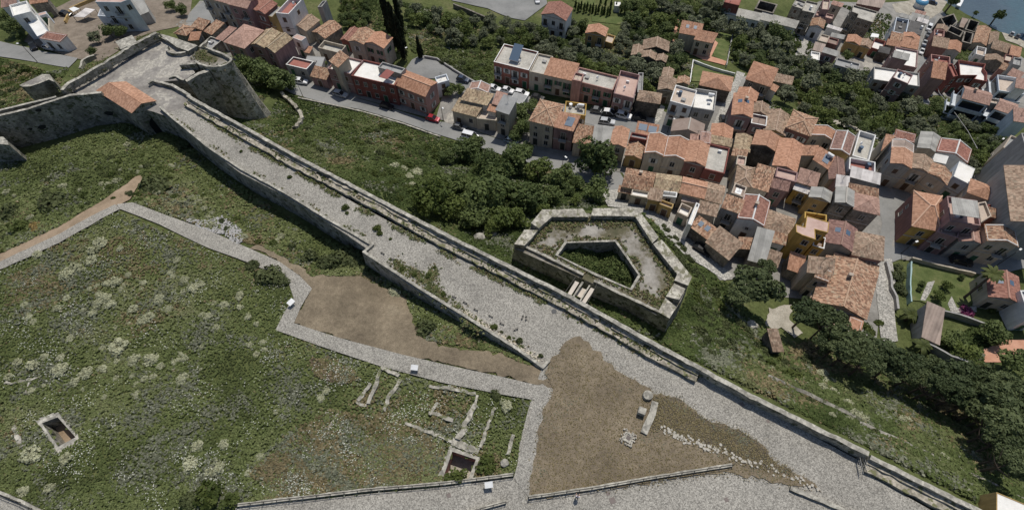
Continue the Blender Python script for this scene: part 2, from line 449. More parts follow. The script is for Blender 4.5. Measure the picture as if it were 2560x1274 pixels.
ROOF = {
    'or': tiles('orange_tiles', [(.37, .185, .113), (.465, .25, .16), (.535, .315, .215)], .45, None, True),
    'ob': tiles('weathered_orange_tiles', [(.20, .122, .083), (.36, .205, .132), (.43, .265, .175), (.40, .315, .22)], .8, (.28, .235, .17)),
    'rd': tiles('red_tiles', [(.26, .11, .085), (.33, .15, .115), (.39, .205, .16)], .5),
    'br': tiles('old_brown_tiles', [(.14, .10, .075), (.29, .20, .14), (.38, .275, .20), (.43, .33, .245)], .5, (.23, .20, .145)),
    'ms': tiles('mossy_old_tiles', [(.16, .12, .08), (.33, .24, .16), (.44, .34, .22), (.48, .40, .29)], .5, (.30, .27, .17)),
    'pk': tiles('pinkish_tiles', [(.34, .20, .16), (.44, .27, .215), (.50, .33, .27)], .4),
    'mr': tiles('maroon_tiles', [(.20, .11, .09), (.27, .16, .135), (.34, .21, .17)], .5),
    'gr': ribbed('grey_corrugated_sheet', (.36, .35, .32)),
    'wr': ribbed('pale_corrugated_sheet', (.62, .58, .55), .8),
    'bc': ribbed('brown_corrugated_sheet', (.36, .28, .23), .6),
    'wt': ground('white_roof_coating', [(.3, (.66, .64, .58)), (.5, (.78, .76, .71)), (.7, (.84, .82, .77))], .4, 3, .9, 1.08, .7, .1),
    'cn': ground('concrete_terrace', [(.28, (.28, .265, .235)), (.45, (.44, .42, .37)), (.7, (.56, .53, .47))], .35, 2.2, .72, 1.2, .9, .15),
    'gf': ground('grey_bitumen_roof', [(.3, (.27, .27, .265)), (.6, (.36, .36, .35))], .4, 3, .85, 1.1, .8, .1),
    'dk': ground('dark_roof', [(.3, (.075, .072, .068)), (.6, (.13, .125, .12))], .4, 3, .8, 1.2, .9, .2),
    'pt': ground('pink_terrace', [(.3, (.42, .28, .23)), (.55, (.54, .39, .33)), (.75, (.60, .45, .39))], .4, 3, .88, 1.08, .85, .1),
    'rf': ground('red_terrace_floor', [(.3, (.30, .12, .095)), (.6, (.38, .17, .14))], .4, 3, .85, 1.1, .85, .1),
    'bg': ground('beige_roof', [(.3, (.44, .36, .29)), (.6, (.56, .47, .39))], .4, 3, .85, 1.1, .85, .1),
    'bf': ground('brown_roof', [(.3, (.25, .19, .155)), (.6, (.33, .26, .22))], .4, 3, .85, 1.1, .85, .1),
}
WALL = {
    'cr': plaster('cream_plaster', (.52, .46, .37)), 'wh': plaster('white_plaster', (.74, .73, .70), .3), 'pn': plaster('pink_plaster', (.46, .27, .23)),
    'mv': plaster('mauve_plaster', (.33, .215, .205)), 'dr': plaster('dark_red_plaster', (.25, .095, .08)), 'rd': plaster('brick_red_plaster', (.36, .155, .12)),
    'oc': plaster('ochre_plaster', (.46, .32, .14)), 'ye': plaster('yellow_plaster', (.52, .34, .10)), 'st': masonry('grey_house_stone', (.20, .18, .15), (.30, .27, .23)),
    'gy': plaster('grey_plaster', (.38, .37, .35)), 'be': plaster('beige_plaster', (.50, .42, .34)), 'bl': plaster('bluish_white_plaster', (.60, .64, .68), .3),
    'mr': plaster('maroon_plaster', (.26, .14, .12)), 'dk': masonry('dark_ruin_stone', (.09, .08, .07), (.16, .145, .125)),
}
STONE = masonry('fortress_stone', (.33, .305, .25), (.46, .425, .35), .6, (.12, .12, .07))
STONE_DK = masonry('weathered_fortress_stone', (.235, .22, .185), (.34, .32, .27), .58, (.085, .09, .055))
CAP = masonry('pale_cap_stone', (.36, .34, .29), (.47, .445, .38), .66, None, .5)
WALK = masonry('broken_walkway_stone', (.33, .30, .24), (.46, .415, .34), .5, (.17, .17, .09), .6)
RAVTOP = masonry('bastion_merlon_stone', (.42, .39, .325), (.54, .51, .43), .45, (.20, .19, .13), .6)
PAVE = cobble('cobbled_pavement', (.272, .256, .224), (.355, .336, .293), 8.5)
PATHM = cobble('cobbled_path', (.262, .247, .217), (.347, .329, .287), 9.0)
SETTS = cobble('pale_lane_setts', (.30, .29, .26), (.42, .40, .36), 4.5)
ASPH = ground('worn_asphalt', [(.3, (.17, .17, .165)), (.5, (.235, .235, .225)), (.7, (.275, .27, .26))], .12, 2.5, .88, 1.1, .9, .05)
PLAZA = ground('dusty_concrete', [(.38, (.19, .176, .16)), (.46, (.25, .233, .212)), (.53, (.30, .28, .25)), (.56, (.46, .43, .365)), (.59, (.30, .28, .25)), (.68, (.46, .43, .37))], .16, 1.6, .72, 1.25, .95, .15)
SOIL = ground('dry_brown_grass', [(.25, (.10, .081, .057)), (.42, (.155, .126, .088)), (.6, (.215, .175, .122)), (.8, (.29, .245, .175))], .14, 1.6, .72, 1.28, 1, .4, 7)
DARKSOIL = ground('dark_grey_soil', [(.3, (.075, .065, .05)), (.55, (.115, .098, .075)), (.8, (.165, .14, .105))], .2, 1.8, .75, 1.25, 1, .4, 7)
DIRT = ground('pale_dirt', [(.3, (.22, .165, .11)), (.6, (.33, .25, .175))], .4, 3, .8, 1.2, 1, .3)
SAND = ground('sandy_clearing', [(.35, (.28, .255, .205)), (.6, (.42, .385, .32))], .5, 4, .75, 1.2, 1, .4)
YARD = ground('earth_yard', [(.3, (.14, .115, .09)), (.6, (.24, .20, .16))], .3, 3, .8, 1.2, 1, .3)
LAWN = ground('lawn_grass', [(.35, (.070, .092, .032)), (.5, (.098, .122, .044)), (.65, (.15, .155, .068))], .35, 5, .75, 1.25, 1, .4)
EARTH = ground('wild_ground', [(.25, (.045, .054, .022)), (.42, (.07, .085, .03)), (.58, (.098, .112, .042)), (.72, (.14, .135, .065)), (.85, (.19, .165, .10))], .11, 1.3, .6, 1.4, 1, .6, 5)
TERRA = ground('terracotta_paving', [(.3, (.42, .215, .14)), (.6, (.52, .29, .20))], .5, 3, .85, 1.12, .9, .1)
SEA = None
LEAF = {
    'olive': leafmat('olive_leaves', (.088, .104, .058), (.205, .222, .135)),
    'broad': leafmat('broadleaf_leaves', (.052, .078, .025), (.145, .18, .06)),
    'bright': leafmat('bright_leaves', (.065, .092, .022), (.165, .20, .055)),
    'pine': leafmat('pine_needles', (.036, .056, .022), (.14, .168, .072), .65, .5),
    'cypress': leafmat('cypress_leaves', (.011, .016, .008), (.030, .040, .018)),
    'pale': leafmat('pale_shrub_leaves', (.36, .365, .225), (.55, .55, .375), .8),
    'bushd': leafmat('dark_bush_leaves', (.044, .058, .022), (.12, .138, .055)),
    'bushg': leafmat('green_bush_leaves', (.050, .072, .016), (.125, .15, .04)),
    'palm': leafmat('palm_fronds', (.040, .058, .018), (.12, .135, .04)),
    'yellow': leafmat('orange_bush_leaves', (.22, .15, .05), (.36, .26, .10)),
    'purple': leafmat('bougainvillea_flowers', (.12, .03, .07), (.30, .07, .17)),
}
BARK = flat('bark', (.10, .075, .055), .95)
COVER = attrmat('ground_cover_leaves')
IRON = flat('dark_iron', (.035, .034, .032), .6, .4)
GLASS, _t, _b = _nt('window_pane', .15, .5); _b.inputs['Base Color'].default_value = (.018, .02, .022, 1)
TRIM = flat('stone_trim', (.44, .41, .36), .85)
WHITE = flat('white_paint', (.78, .78, .76), .5)
SHUT = {'g': flat('green_shutter', (.03, .10, .055), .6), 'w': flat('grey_white_shutter', (.50, .50, .48), .6), 'b': flat('brown_shutter', (.10, .06, .04), .6), 'd': flat('dark_shutter', (.03, .032, .028), .6)}
SOLAR, _t2, _b2 = _nt('solar_panel_glass', .45, .3)
_b2.inputs['Base Color'].default_value = (.075, .12, .18, 1)
WOOD = flat('weathered_pale_boards', (.58, .52, .45), .85)

# ------------------------------------------------------------------ land, sea, sheets of paving
PITS = [[(108, 1058), (147, 1043), (190, 1092), (146, 1116)], [(1131, 1128), (1190, 1148), (1168, 1204), (1112, 1182)]]
PITW = [np.array([G(q)[:2] for q in p]) for p in PITS]
def land():
    xs = np.arange(-250, 331, .85); ys = np.arange(-40, 340, .85)
    X, Y = np.meshgrid(xs, ys); x, y = X.ravel(), Y.ravel()
    z = Tv(x, y) + .05 * smooth_noise(x, y, 3, ((.35, 1), (1.1, .5), (2.6, .3))) - .11
    nx, ny = len(xs), len(ys)
    i = np.arange(nx * ny).reshape(ny, nx)
    f = np.stack([i[:-1, :-1], i[:-1, 1:], i[1:, 1:], i[1:, :-1]], -1).reshape(-1, 4)
    cx, cy = x[f].mean(1), y[f].mean(1)
    keep = np.ones(len(f), bool)
    for p in PITW:
        c = p.mean(0); keep &= ~inpoly(np.stack([cx, cy], 1), [tuple(c + (q - c) * 1.12) for q in p])
    ch = P(1240, 620, 25.65)[:2]
    cpoly = [tuple(P(1100 + a / 3.033, 480 + b / 3.033, 25.65)[:2]) for a, b in ((893, 484), (960, 392), (1325, 382), (1412, 505), (1500, 632), (1440, 735), (1180, 620))]
    cc = np.mean(cpoly, 0); keep &= ~inpoly(np.stack([cx, cy], 1), [tuple(cc + (np.array(q) - cc) * 1.03) for q in cpoly])
    f = f[keep]
    me = bpy.data.meshes.new('terrain')
    me.from_pydata(np.column_stack([x, y, z]).tolist(), [], f.tolist())
    me.materials.append(EARTH)
    me.polygons.foreach_set('use_smooth', np.ones(len(f), bool))
    struct(link('terrain', me))
    # the land beyond the picture, one skirt round the surveyed part
    mb = MB(); R = 2500
    c = [(-250, -40), (330.3, -40), (330.3, 339.6), (-250, 339.6)]
    far = [(-R, -R), (R, -R), (R, R), (-R, R)]
    for k in range(4):
        a, b = c[k], c[(k + 1) % 4]; q, w_ = far[(k + 1) % 4], far[k]
        n = 40
        for j in range(n):
            t0, t1 = j / n, (j + 1) / n
            p0 = (a[0] + (b[0] - a[0]) * t0, a[1] + (b[1] - a[1]) * t0); p1 = (a[0] + (b[0] - a[0]) * t1, a[1] + (b[1] - a[1]) * t1)
            f0 = (w_[0] + (q[0] - w_[0]) * t0, w_[1] + (q[1] - w_[1]) * t0); f1 = (w_[0] + (q[0] - w_[0]) * t1, w_[1] + (q[1] - w_[1]) * t1)
            h0, h1 = T(*p0), T(*p1)
            e0 = max(h0, -45) if f0[0] < 0 else -70; e1 = max(h1, -45) if f1[0] < 0 else -70
            mb.poly([(*w2, z) for w2, z in ((p0, h0), (f0, e0), (f1, e1), (p1, h1))], 0)
    struct(mb.build('outer_land', EARTH))
    m, t, b = _nt('sea_water', .12, .5)
    p = _pos(t)
    c = _ramp(t, _noise(t, p, .018, 5, .6), [(.3, (.055, .08, .10)), (.5, (.075, .105, .125)), (.65, (.07, .125, .145)), (.8, (.105, .13, .145))])
    t.links.new(_gain(t, c, _noise(t, p, .5, 4, .6), .9, 1.1), b.inputs['Base Color'])
    _bump(t, b, _noise(t, _pos(t, (1, 2.2, 1)), .7, 4, .6), .35, .4)
    s = MB(); s.poly([(-100, 60, -48), (3000, -2500, -48), (3000, 3000, -48), (-100, 3000, -48)])
    struct(s.build('sea', m))
land()

def roadz(xy):
    """the castle road is level, then runs down to the gatehouse"""
    a = P(430, 270, 27)[:2]; b = P(900, 560, 30)[:2]
    d = (b - a) / np.dot(b - a, b - a)
    t = np.clip((np.asarray(xy) - a) @ d, 0, 1)
    return 26.6 + 3.45 * t * (2 - t) if False else 26.8 + 3.25 * t
def RZ(px, add=0.0):
    """photo pixel on the castle road, add metres above it"""
    z = 30.0
    for _ in range(8):
        p = P(px[0], px[1], z + add); z = float(roadz(p[None, :2])[0])
    return np.array([p[0], p[1], z])
def onroad(s, v='z', add=0.0): return [RZ(q, add) for q in pts(s, v)]
def onland(s, v='z'): return [G(q) for q in pts(s, v)]

ROADPX = ('418,283 520,372 600,432 709,488 811,550 915,620 908,632 1029,716 1174,806 1280,868 1356,915 1330,990 1300,1100 1290,1192 '
          '1100,1216 850,1240 590,1264 560,1400 1300,1440 2560,1400 2335,1278 2165,1182 2148,1150 1880,1008 1740,935 1560,850 1400,765 1200,670 1050,595 900,515 745,425 650,375 560,320 480,262')
_rp = [tuple(RZ(q)[:2]) for q in pts(ROADPX)]
sheet('castle_road', _rp, PAVE, 0.0, roadz, 1.5)
sheet('dry_grass_field', [q[:2] for q in onland('1393,890 1412,864 1440,854 1482,880 1517,906 1560,940 1635,984 1700,1000 1765,1050 1840,1075 1885,1097 1935,1152 2000,1190 2045,1225 1985,1214 1900,1196 1832,1182 1725,1192 1600,1210 1450,1228 1322,1246 1338,1130 1360,1020 1385,975 1360,935 1372,912')],
      SOIL, .10, lambda xy: np.full(len(xy), 30.06), 1.0, .22)
sheet('dark_soil', [q[:2] for q in onland('1640,990 1700,1004 1765,1053 1840,1078 1885,1100 1930,1150 1985,1186 1940,1178 1850,1150 1760,1112 1700,1090 1650,1066 1626,1074 1632,1030')], DARKSOIL, .13, lambda xy: np.full(len(xy), 30.06), 1.0, .22)
sheet('bare_soil', [q[:2] for q in onland('625,622 650,628 700,655 748,690 780,720 752,768 735,806 850,845 1000,885 1200,926 1386,972 1374,928 1350,922 1290,900 1250,884 1150,872 1060,852 1032,800 1012,742 900,692 780,688 700,640 645,612')], SOIL, .12, None, 1.0, .2)
sheet('dirt_path', [q[:2] for q in onland('-60,690 0,636 150,566 260,500 318,460 336,444 350,438 356,444 348,462 326,500 296,514 150,592 0,660 -60,712')], DIRT, .10, None, 1.0, .08)
sheet('stone_kerb_strip', [q[:2] for q in onland('-60,710 0,656 150,586 290,512 302,524 225,566 150,608 60,650 0,676 -60,722')], PATHM, .22, None, 1.0, .04)
PATHPX = '292,512 332,507 420,540 520,575 620,620 700,655 750,690 781,722 752,770 736,808 850,845 1000,885 1200,930 1385,973 1366,1050 1346,1130 1324,1246 1284,1194 1302,1130 1322,1050 1336,1000 1250,985 1100,955 950,915 800,865 690,825 712,780 735,745 720,700 640,665 520,620 400,562 302,524'
_pp = [tuple(G(q)[:2]) for q in pts(PATHPX)]
sheet('footpath', _pp, PATHM, .17, None, 1.0)
sheet('corner_path', [q[:2] for q in onland('-40,1222 0,1238 60,1262 110,1290 -40,1300')], PATHM, .15, None, 1.0)
# town
TOWNG = ground('worn_town_paving', [(.25, (.16, .15, .135)), (.5, (.25, .24, .22)), (.75, (.34, .32, .29))], .3, 2.5, .75, 1.2, .95, .1)
sheet('town_ground', [q[:2] for q in onland('1112,216 1240,238 1500,292 1640,268 1700,300 1840,200 1870,188 1900,250 1990,300 2200,350 2330,345 2480,430 2640,440 2640,640 2440,672 2230,645 2190,862 2140,836 2060,752 1960,742 1880,690 1800,700 1600,500 1556,432 1330,374 1150,312 1090,296')], TOWNG, .03, None, 1.8)
sheet('town_ground', [q[:2] for q in onland('2050,2 2330,-4 2376,50 2510,108 2570,150 2640,330 2520,300 2440,262 2350,236 2290,236 2150,186 2090,150 2005,138 1975,66 2020,20')], TOWNG, .03, None, 1.8)
sheet('town_ground', [q[:2] for q in onland('60,104 120,30 180,0 400,-20 480,0 470,60 400,76 330,104 250,156 196,148')], YARD, .03, None, 1.8)
sheet('town_ground', [q[:2] for q in onland('440,62 500,2 620,10 720,30 800,70 900,110 1000,180 1075,296 900,246 740,212 700,160 560,150 500,110')], TOWNG, .03, None, 1.8)
sheet('lower_street', [q[:2] for q in onland('640,180 700,196 760,203 840,226 900,248 1000,278 1068,300 1112,306 1165,320 1215,338 1275,358 1335,374 1400,392 1480,414 1550,432 1562,452 1545,480 1500,470 1450,452 1400,428 1300,402 1200,369 1100,338 1000,303 900,274 800,254 730,234 690,214 640,196')], ASPH, .09, None, 1.5)
sheet('upper_street', [q[:2] for q in onland('1012,176 1030,150 1055,138 1088,150 1130,178 1200,210 1240,220 1340,246 1480,276 1600,300 1700,322 1785,330 1780,352 1690,347 1600,332 1500,318 1380,284 1280,264 1210,242 1150,217 1100,197 1060,197')], ASPH, .09, None, 1.5)
sheet('alley', [q[:2] for q in onland('1842,178 1863,184 1847,215 1830,260 1820,300 1806,328 1780,318 1797,280 1817,235 1834,205')], SETTS, .1, None, 1.2)
sheet('narrow_stair_lane', [q[:2] for q in onland('1652,262 1662,268 1652,300 1640,312 1630,306 1642,285')], SETTS, .14, None, 1.0)
sheet('right_street', [q[:2] for q in onland('2190,462 2262,500 2245,560 2228,615 2300,638 2400,660 2470,670 2570,612 2600,640 2570,668 2480,690 2440,684 2350,656 2268,640 2232,655 2188,642 2205,560 2193,500')], ASPH, .09, None, 1.5)
sheet('stepped_lane', [q[:2] for q in onland('2190,650 2228,646 2238,700 2234,760 2244,852 2204,862 2196,790 2189,720')], SETTS, .14, None, 1.2)
sheet('car_lane', [q[:2] for q in onland('1500,478 1545,474 1562,500 1605,500 1640,520 1680,558 1740,603 1790,648 1832,690 1812,702 1762,668 1715,642 1665,594 1625,548 1585,524 1520,516')], SETTS, .12, None, 1.2)
sheet('sandy_clearing', [q[:2] for q in onland('1922,772 1976,758 1972,800 2008,836 1990,846 1950,818 1912,818')], SAND, .10, None, 1.0, .2)
sheet('hill_street', [q[:2] for q in onland('-60,92 0,104 80,122 195,146 172,170 0,142 -60,130')], ASPH, .09, None, 1.5)
sheet('earth_yard', [q[:2] for q in onland('142,40 178,18 240,-10 260,40 240,70 232,110 200,135 175,100 150,80')], YARD, .08, None, 1.2, .2)
sheet('car_park', [q[:2] for q in onland('1130,2 1220,22 1280,46 1312,52 1368,10 1362,-30 1100,-40')], ASPH, .09, None, 1.5)
sheet('back_street', [q[:2] for q in onland('464,56 480,25 512,4 542,32 622,58 668,82 672,100 610,84 548,62 495,54')], ASPH, .09, None, 1.5)
sheet('shore_street', [q[:2] for q in onland('2320,52 2308,95 2301,150 2296,182 2292,212 2298,232 2320,240 2330,262 2302,256 2310,190 2319,140 2330,92 2342,40')], ASPH, .09, None, 1.5)
sheet('quay', [q[:2] for q in onland('2230,10 2330,-10 2372,0 2352,30 2320,50 2290,40 2240,30')], SAND, .08, None, 1.5)
sheet('quay', [q[:2] for q in onland('2505,80 2560,96 2580,130 2545,110 2515,100')], SAND, .08, None, 1.5)
sheet('grove_lane', [q[:2] for q in onland('1984,70 2026,92 2012,136 1986,142 2003,100')], SETTS, .1, None, 1.2)
sheet('grove_track', [q[:2] for q in onland('2078,296 2205,334 2200,346 2083,308')], SAND, .08, None, 1.0, .2)
sheet('lawn', [q[:2] for q in onland('2279,652 2330,664 2442,688 2440,756 2372,778 2300,752 2278,750')], LAWN, .09, None, 1.2)
sheet('garden_path', [q[:2] for q in onland('2318,706 2336,702 2325,730 2312,752 2300,750 2308,728')], SETTS, .14, None, .8)
sheet('garden_path', [q[:2] for q in onland('2378,740 2392,770 2440,765 2440,780 2378,782 2368,760')], SETTS, .14, None, .8)
sheet('villa_lawn', [q[:2] for q in onland('1758,62 1832,80 1818,160 1786,142')], LAWN, .09, None, 1.2)
sheet('walled_lawn', [q[:2] for q in onland('1732,152 1838,184 1830,208 1726,204')], LAWN, .09, None, 1.2)
sheet('villa_terrace', [q[:2] for q in onland('1688,50 1698,50 1690,105 1768,125 1786,100 1795,108 1778,142 1816,154 1812,164 1756,150 1680,112')], TERRA, .13, None, .9)
sheet('back_lawn', [q[:2] for q in onland('1420,-6 1482,-4 1492,14 1452,12')], LAWN, .09, None, 1.2)
sheet('hedge_lawn', [q[:2] for q in onland('1478,38 1562,44 1552,62 1480,54')], LAWN, .09, None, 1.2)
sheet('terracotta_yard', [q[:2] for q in onland('2458,872 2512,850 2560,848 2600,870 2560,890 2500,905 2458,905')], TERRA, .1, None, 1.2)
sheet('courtyard_paving', [q[:2] for q in onland('1108,290 1128,276 1140,295 1132,312 1112,306')], PLAZA, .13, None, 1.0)
sheet('concrete_yard', [q[:2] for q in onland('2130,110 2165,120 2158,150 2215,165 2212,185 2150,168 2120,140')], PLAZA, .1, None, 1.2)
RUIN = masonry('mossy_ruin_stone', (.33, .31, .255), (.46, .43, .365), .55, (.15, .155, .085), .8)
RAVFL = ground('bastion_floor', [(.3, (.06, .065, .035)), (.45, (.13, .118, .075)), (.52, (.24, .22, .185)), (.6, (.31, .29, .255)), (.75, (.42, .395, .35))], .22, 2.4, .75, 1.2, .95, .3)

# ------------------------------------------------------------------ fortress walls
def dense(line, step):
    line = [np.asarray(p, float) for p in line]; out = [line[0]]
    for a, b in zip(line, line[1:]):
        k = max(1, int(np.linalg.norm((b - a)[:2]) / step))
        out += [a + (b - a) * j / k for j in range(1, k + 1)]
    return out
def offset(line, w):
    """line moved w metres to its left"""
    n = len(line); out = []
    for i in range(n):
        d0 = line[i] - line[max(0, i - 1)]; d1 = line[min(n - 1, i + 1)] - line[i]
        ns = []
        for d in (d0, d1):
            L = math.hypot(d[0], d[1])
            if L > 1e-6: ns.append(np.array([-d[1] / L, d[0] / L]))
        m = sum(ns) / len(ns); m = m / max(.35, np.dot(m, m) ** .5) / max(.5, np.dot(ns[0], m / np.linalg.norm(m)))
        out.append(np.array([line[i][0] + m[0] * w, line[i][1] + m[1] * w, line[i][2]]))
    return out
def wall_run(mb, line, w, bot, mside=0, mtop=1, jit=.03, step=1.0, batter=0.0, uneven=0.0, botin=None):
    """wall with its top along line (x, y, z), w metres thick to the left of it (negative: right); bot(x, y) gives the foot"""
    L = dense(line, step)
    for p in L[1:-1]: p[:2] += rng.normal(0, jit, 2)
    if uneven:
        for p in L: p[2] += rng.uniform(-uneven, uneven * .4)
    I = offset(L, w)
    if jit:
        for p in I[1:-1]: p[:2] += rng.normal(0, jit, 2)
    sg = 1 if w > 0 else -1
    Bo = offset(L, -batter * sg) if batter else L
    ob = [np.array([p[0], p[1], bot(p[0], p[1])]) for p in Bo]
    bi = botin or bot
    ib = [np.array([p[0], p[1], bi(p[0], p[1])]) for p in I]
    for i in range(len(L) - 1):
        q = [[ob[i], ob[i + 1], L[i + 1], L[i]], [L[i], L[i + 1], I[i + 1], I[i]], [I[i], I[i + 1], ib[i + 1], ib[i]]]
        for k, f in enumerate(q):
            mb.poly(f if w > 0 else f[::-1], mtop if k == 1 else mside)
    mb.poly([L[0], I[0], ib[0], ob[0]], mside); mb.poly([L[-1], ob[-1], ib[-1], I[-1]], mside)
low = lambda x, y: T(x, y) - 1.2
rlow = lambda x, y: float(roadz(np.array([[x, y]]))[0]) - .4

OUT = onroad('472,236 483,244 640,330 728,380 1100,574 1240,644 1430,738 1619,844 1757,917', add=1.75)
for p in OUT: p[2] += 1.75
OUT2 = onroad('1757,917 1880,984 2174,1128', add=1.75)
for p in OUT2: p[2] += 1.75
OUT3 = onroad('2178,1136 2460,1275 2600,1345', add=1.45)
for p in OUT3: p[2] += 1.45
w = thing('rampart_wall', 'long stone rampart parapet with a broken walkway along the cobbled road', 'rampart', OUT[0] * [1, 1, 0] + [0, 0, 20])
L0 = w.location
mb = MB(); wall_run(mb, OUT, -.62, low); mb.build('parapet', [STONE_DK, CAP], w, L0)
def walkway(line, h, w0, w1, par, l0, name='walkway'):
    a = offset(dense(line, 1.0), -w0)
    for p in a: p[2] = float(roadz(p[None, :2])[0]) + h
    mb = MB(); wall_run(mb, a, -(w1 - w0), rlow, 0, 1, .06, 1.0, 0, .10); mb.build(name, [STONE_DK, WALK], par, l0)
    # an upper step against the parapet, worn and gappy
    b = offset(dense(line, 1.0), -w0)
    mb = MB(); k = 0
    while k < len(b) - 6:
        n = random.randint(4, 14); seg = [p.copy() for p in b[k:k + n]]
        for p in seg: p[2] = float(roadz(p[None, :2])[0]) + h + .28
        if len(seg) > 2: wall_run(mb, seg, -.5, rlow, 0, 1, .05, 1.0, 0, .08)
        k += n + random.randint(0, 2)
    mb.build('step', [STONE_DK, WALK], par, l0)
walkway(OUT, .7, .62, 2.0, w, L0)
w = thing('rampart_wall', 'bare stretch of rampart parapet with no walkway, at the right end of the cobbled road', 'rampart', OUT2[0] * [1, 1, 0] + [0, 0, 22])
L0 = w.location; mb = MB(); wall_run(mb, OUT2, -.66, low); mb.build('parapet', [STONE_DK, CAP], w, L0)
w = thing('rampart_wall', 'lower rampart parapet with walkway in the bottom right corner', 'rampart', OUT3[0] * [1, 1, 0] + [0, 0, 22])
L0 = w.location; mb = MB(); wall_run(mb, OUT3, -.62, low); mb.build('parapet', [STONE_DK, CAP], w, L0)
walkway(OUT3, .55, .62, 2.1, w, L0)
# retaining wall on the meadow side
RET = onroad('397,268 432,298 520,370 600,423 709,482 811,545 925,611 905,629 1029,710 1174,800 1280,866 1358,921 1376,902', add=.45)
for p in RET: p[2] += .45
w = thing('retaining_wall', 'grey retaining wall with a thin pale coping holding up the cobbled road above the meadow', 'wall', RET[3] * [1, 1, 0] + [0, 0, 22])
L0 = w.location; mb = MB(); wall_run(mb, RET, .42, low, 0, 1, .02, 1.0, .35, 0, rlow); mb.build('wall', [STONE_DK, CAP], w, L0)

# fort terrace with its round tower
def prismland(mb, px, z, m=0, mt=1, zb=None, v='z'):
    r = [P(*q, z)[:2] for q in pts(px, v)]
    r = [tuple(p) for p in ccw([tuple(q) for q in r])]
    mb.prism(r, [T(*p) - 1.5 if zb is None else zb for p in r], z, m, mt)
    return r
ft = thing('fort_terrace', 'broad walled fort terrace with a cracked grey floor at the upper left', 'fort', P(330, 180, 5))
L0 = ft.location
mb = MB()
TZ = 26.4
FTP = '150,224 246,246 318,262 386,280 424,294 494,270 474,240 440,226 376,206 462,200 488,182 470,160 500,150 540,128 488,114 389,82 330,112 250,162 168,206'
prismland(mb, FTP, TZ, 0, 1); mb.build('floor', [STONE_DK, PLAZA], ft, L0)
def para(name, px, hgt, wd, par, base=TZ, m=(STONE_DK, CAP), v='z', uneven=.05, jit=.04):
    line = [P(*q, base + hgt) for q in pts(px, v)]
    mb = MB(); wall_run(mb, line, wd, (lambda x, y: base - .6), 0, 1, jit, .8, 0, uneven); return mb.build(name, list(m), par, par.location)
mb = MB()
_l = ccw([tuple(P(*q, TZ + 1.3)[:2]) for q in pts('150,222 166,206 249,161 331,109 389,81 389,91 321,119 271,148 213,181 162,223')]); mb.prism(_l, TZ - .3, TZ + 1.3, 0, 1); mb.build('ledge', [STONE_DK, WALK], ft, L0)
para('parapet', '150,224 166,205 249,160 331,108 389,80', 1.0, -.7, ft, TZ + 1.3, uneven=.2)
para('parapet', '389,80 425,98 488,112', 1.0, -.7, ft, uneven=.2)
para('parapet', '371,208 380,202 428,214 472,240', .9, .55, ft)
para('parapet', '462,198 440,186 420,190', .5, .5, ft, uneven=.2)
para('parapet', '448,163 488,160', 1.2, .6, ft)
for px, hh in (('305,70 345,58', 1.9), ('395,84 440,106 460,118 430,126 400,100', .35)):
    pass
for px, hh in (('288,104 330,88 342,104 302,124', 2.2), ('392,82 428,92 494,114 470,128 442,118', 1.1)):
    mb = MB(); r = [tuple(P(*q, TZ + hh)[:2]) for q in pts(px)]; mb.prism(ccw(r), TZ - .2, TZ + hh, 0, 1); mb.build('platform', [STONE_DK, CAP], ft, L0)
# half-ring gun base
c = P(455, 124, TZ); mb = MB()
ring = [np.array([c[0] + 3.3 * math.cos(t), c[1] + 2.4 * math.sin(t), TZ + .8]) for t in np.linspace(math.pi * .95, math.pi * 2.1, 12)]
wall_run(mb, ring, .5, lambda x, y: TZ - .1, 0, 1, 0, .6); mb.build('gun_base', [STONE_DK, CAP], ft, L0)
# tower
TWZ = 26.9
tp = [np.array(P(*q, TWZ)) for q in pts('488,115 486,140 488,158 500,166 518,171 538,173 556,171 570,167 580,160 584,154 580,148 562,138 540,130 521,122')]
tw = thing('round_tower', 'round stone bastion tower with leaning walls beside the houses', 'tower', (tp[4][0], tp[4][1], 8))
tring = [np.array(q) for q in ccw([tuple(p[:2]) for p in dense(tp + [tp[0]], .7)[:-1]])]
tl = [np.array([*p, 0.0]) for p in tring]; nT = len(tl)
tn = []
for i in range(nT):
    d = tl[(i + 2) % nT] - tl[i - 2]; tn.append(np.array([d[1], -d[0]]) / np.hypot(d[0], d[1]))
mb = MB(); lev = np.linspace(0, 1, 14)
def tpt(i, l):
    i %= nT; p = tring[i]; bat = 2.5 * (1 - min(1, l * 1.1)) + .09 * math.sin(i * 1.3 + l * 9) * (0 < l < 1)
    return (p[0] + tn[i][0] * bat, p[1] + tn[i][1] * bat, 6.0 + (TWZ - 6.0) * l)
for i in range(nT):
    for l0, l1 in zip(lev, lev[1:]): mb.poly([tpt(i, l0), tpt(i + 1, l0), tpt(i + 1, l1), tpt(i, l1)], 0)
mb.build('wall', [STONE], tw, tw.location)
mb = MB(); mb.poly([(*p, TWZ - .35) for p in tring]); mb.build('floor', [RAVFL], tw, tw.location)
mb = MB(); line = [np.array([p[0], p[1], TWZ + .55]) for p in tp[2:]]; wall_run(mb, line, .45, lambda x, y: TWZ - .6, 0, 1, .02, .7, 0, .05); mb.build('parapet', [STONE, CAP], tw, tw.location)
# the flank that joins tower and terrace
fl = thing('flank_wall', 'straight stone flank wall joining the round tower to the cobbled ramp', 'wall', P(470, 200, 8))
mb = MB(); line = [P(*q, 26.6) for q in pts('520,172 492,182 462,200')]
wall_run(mb, line, .9, low, 0, 1, .03, .8, .8); mb.build('wall', [STONE_DK, CAP], fl, fl.location)
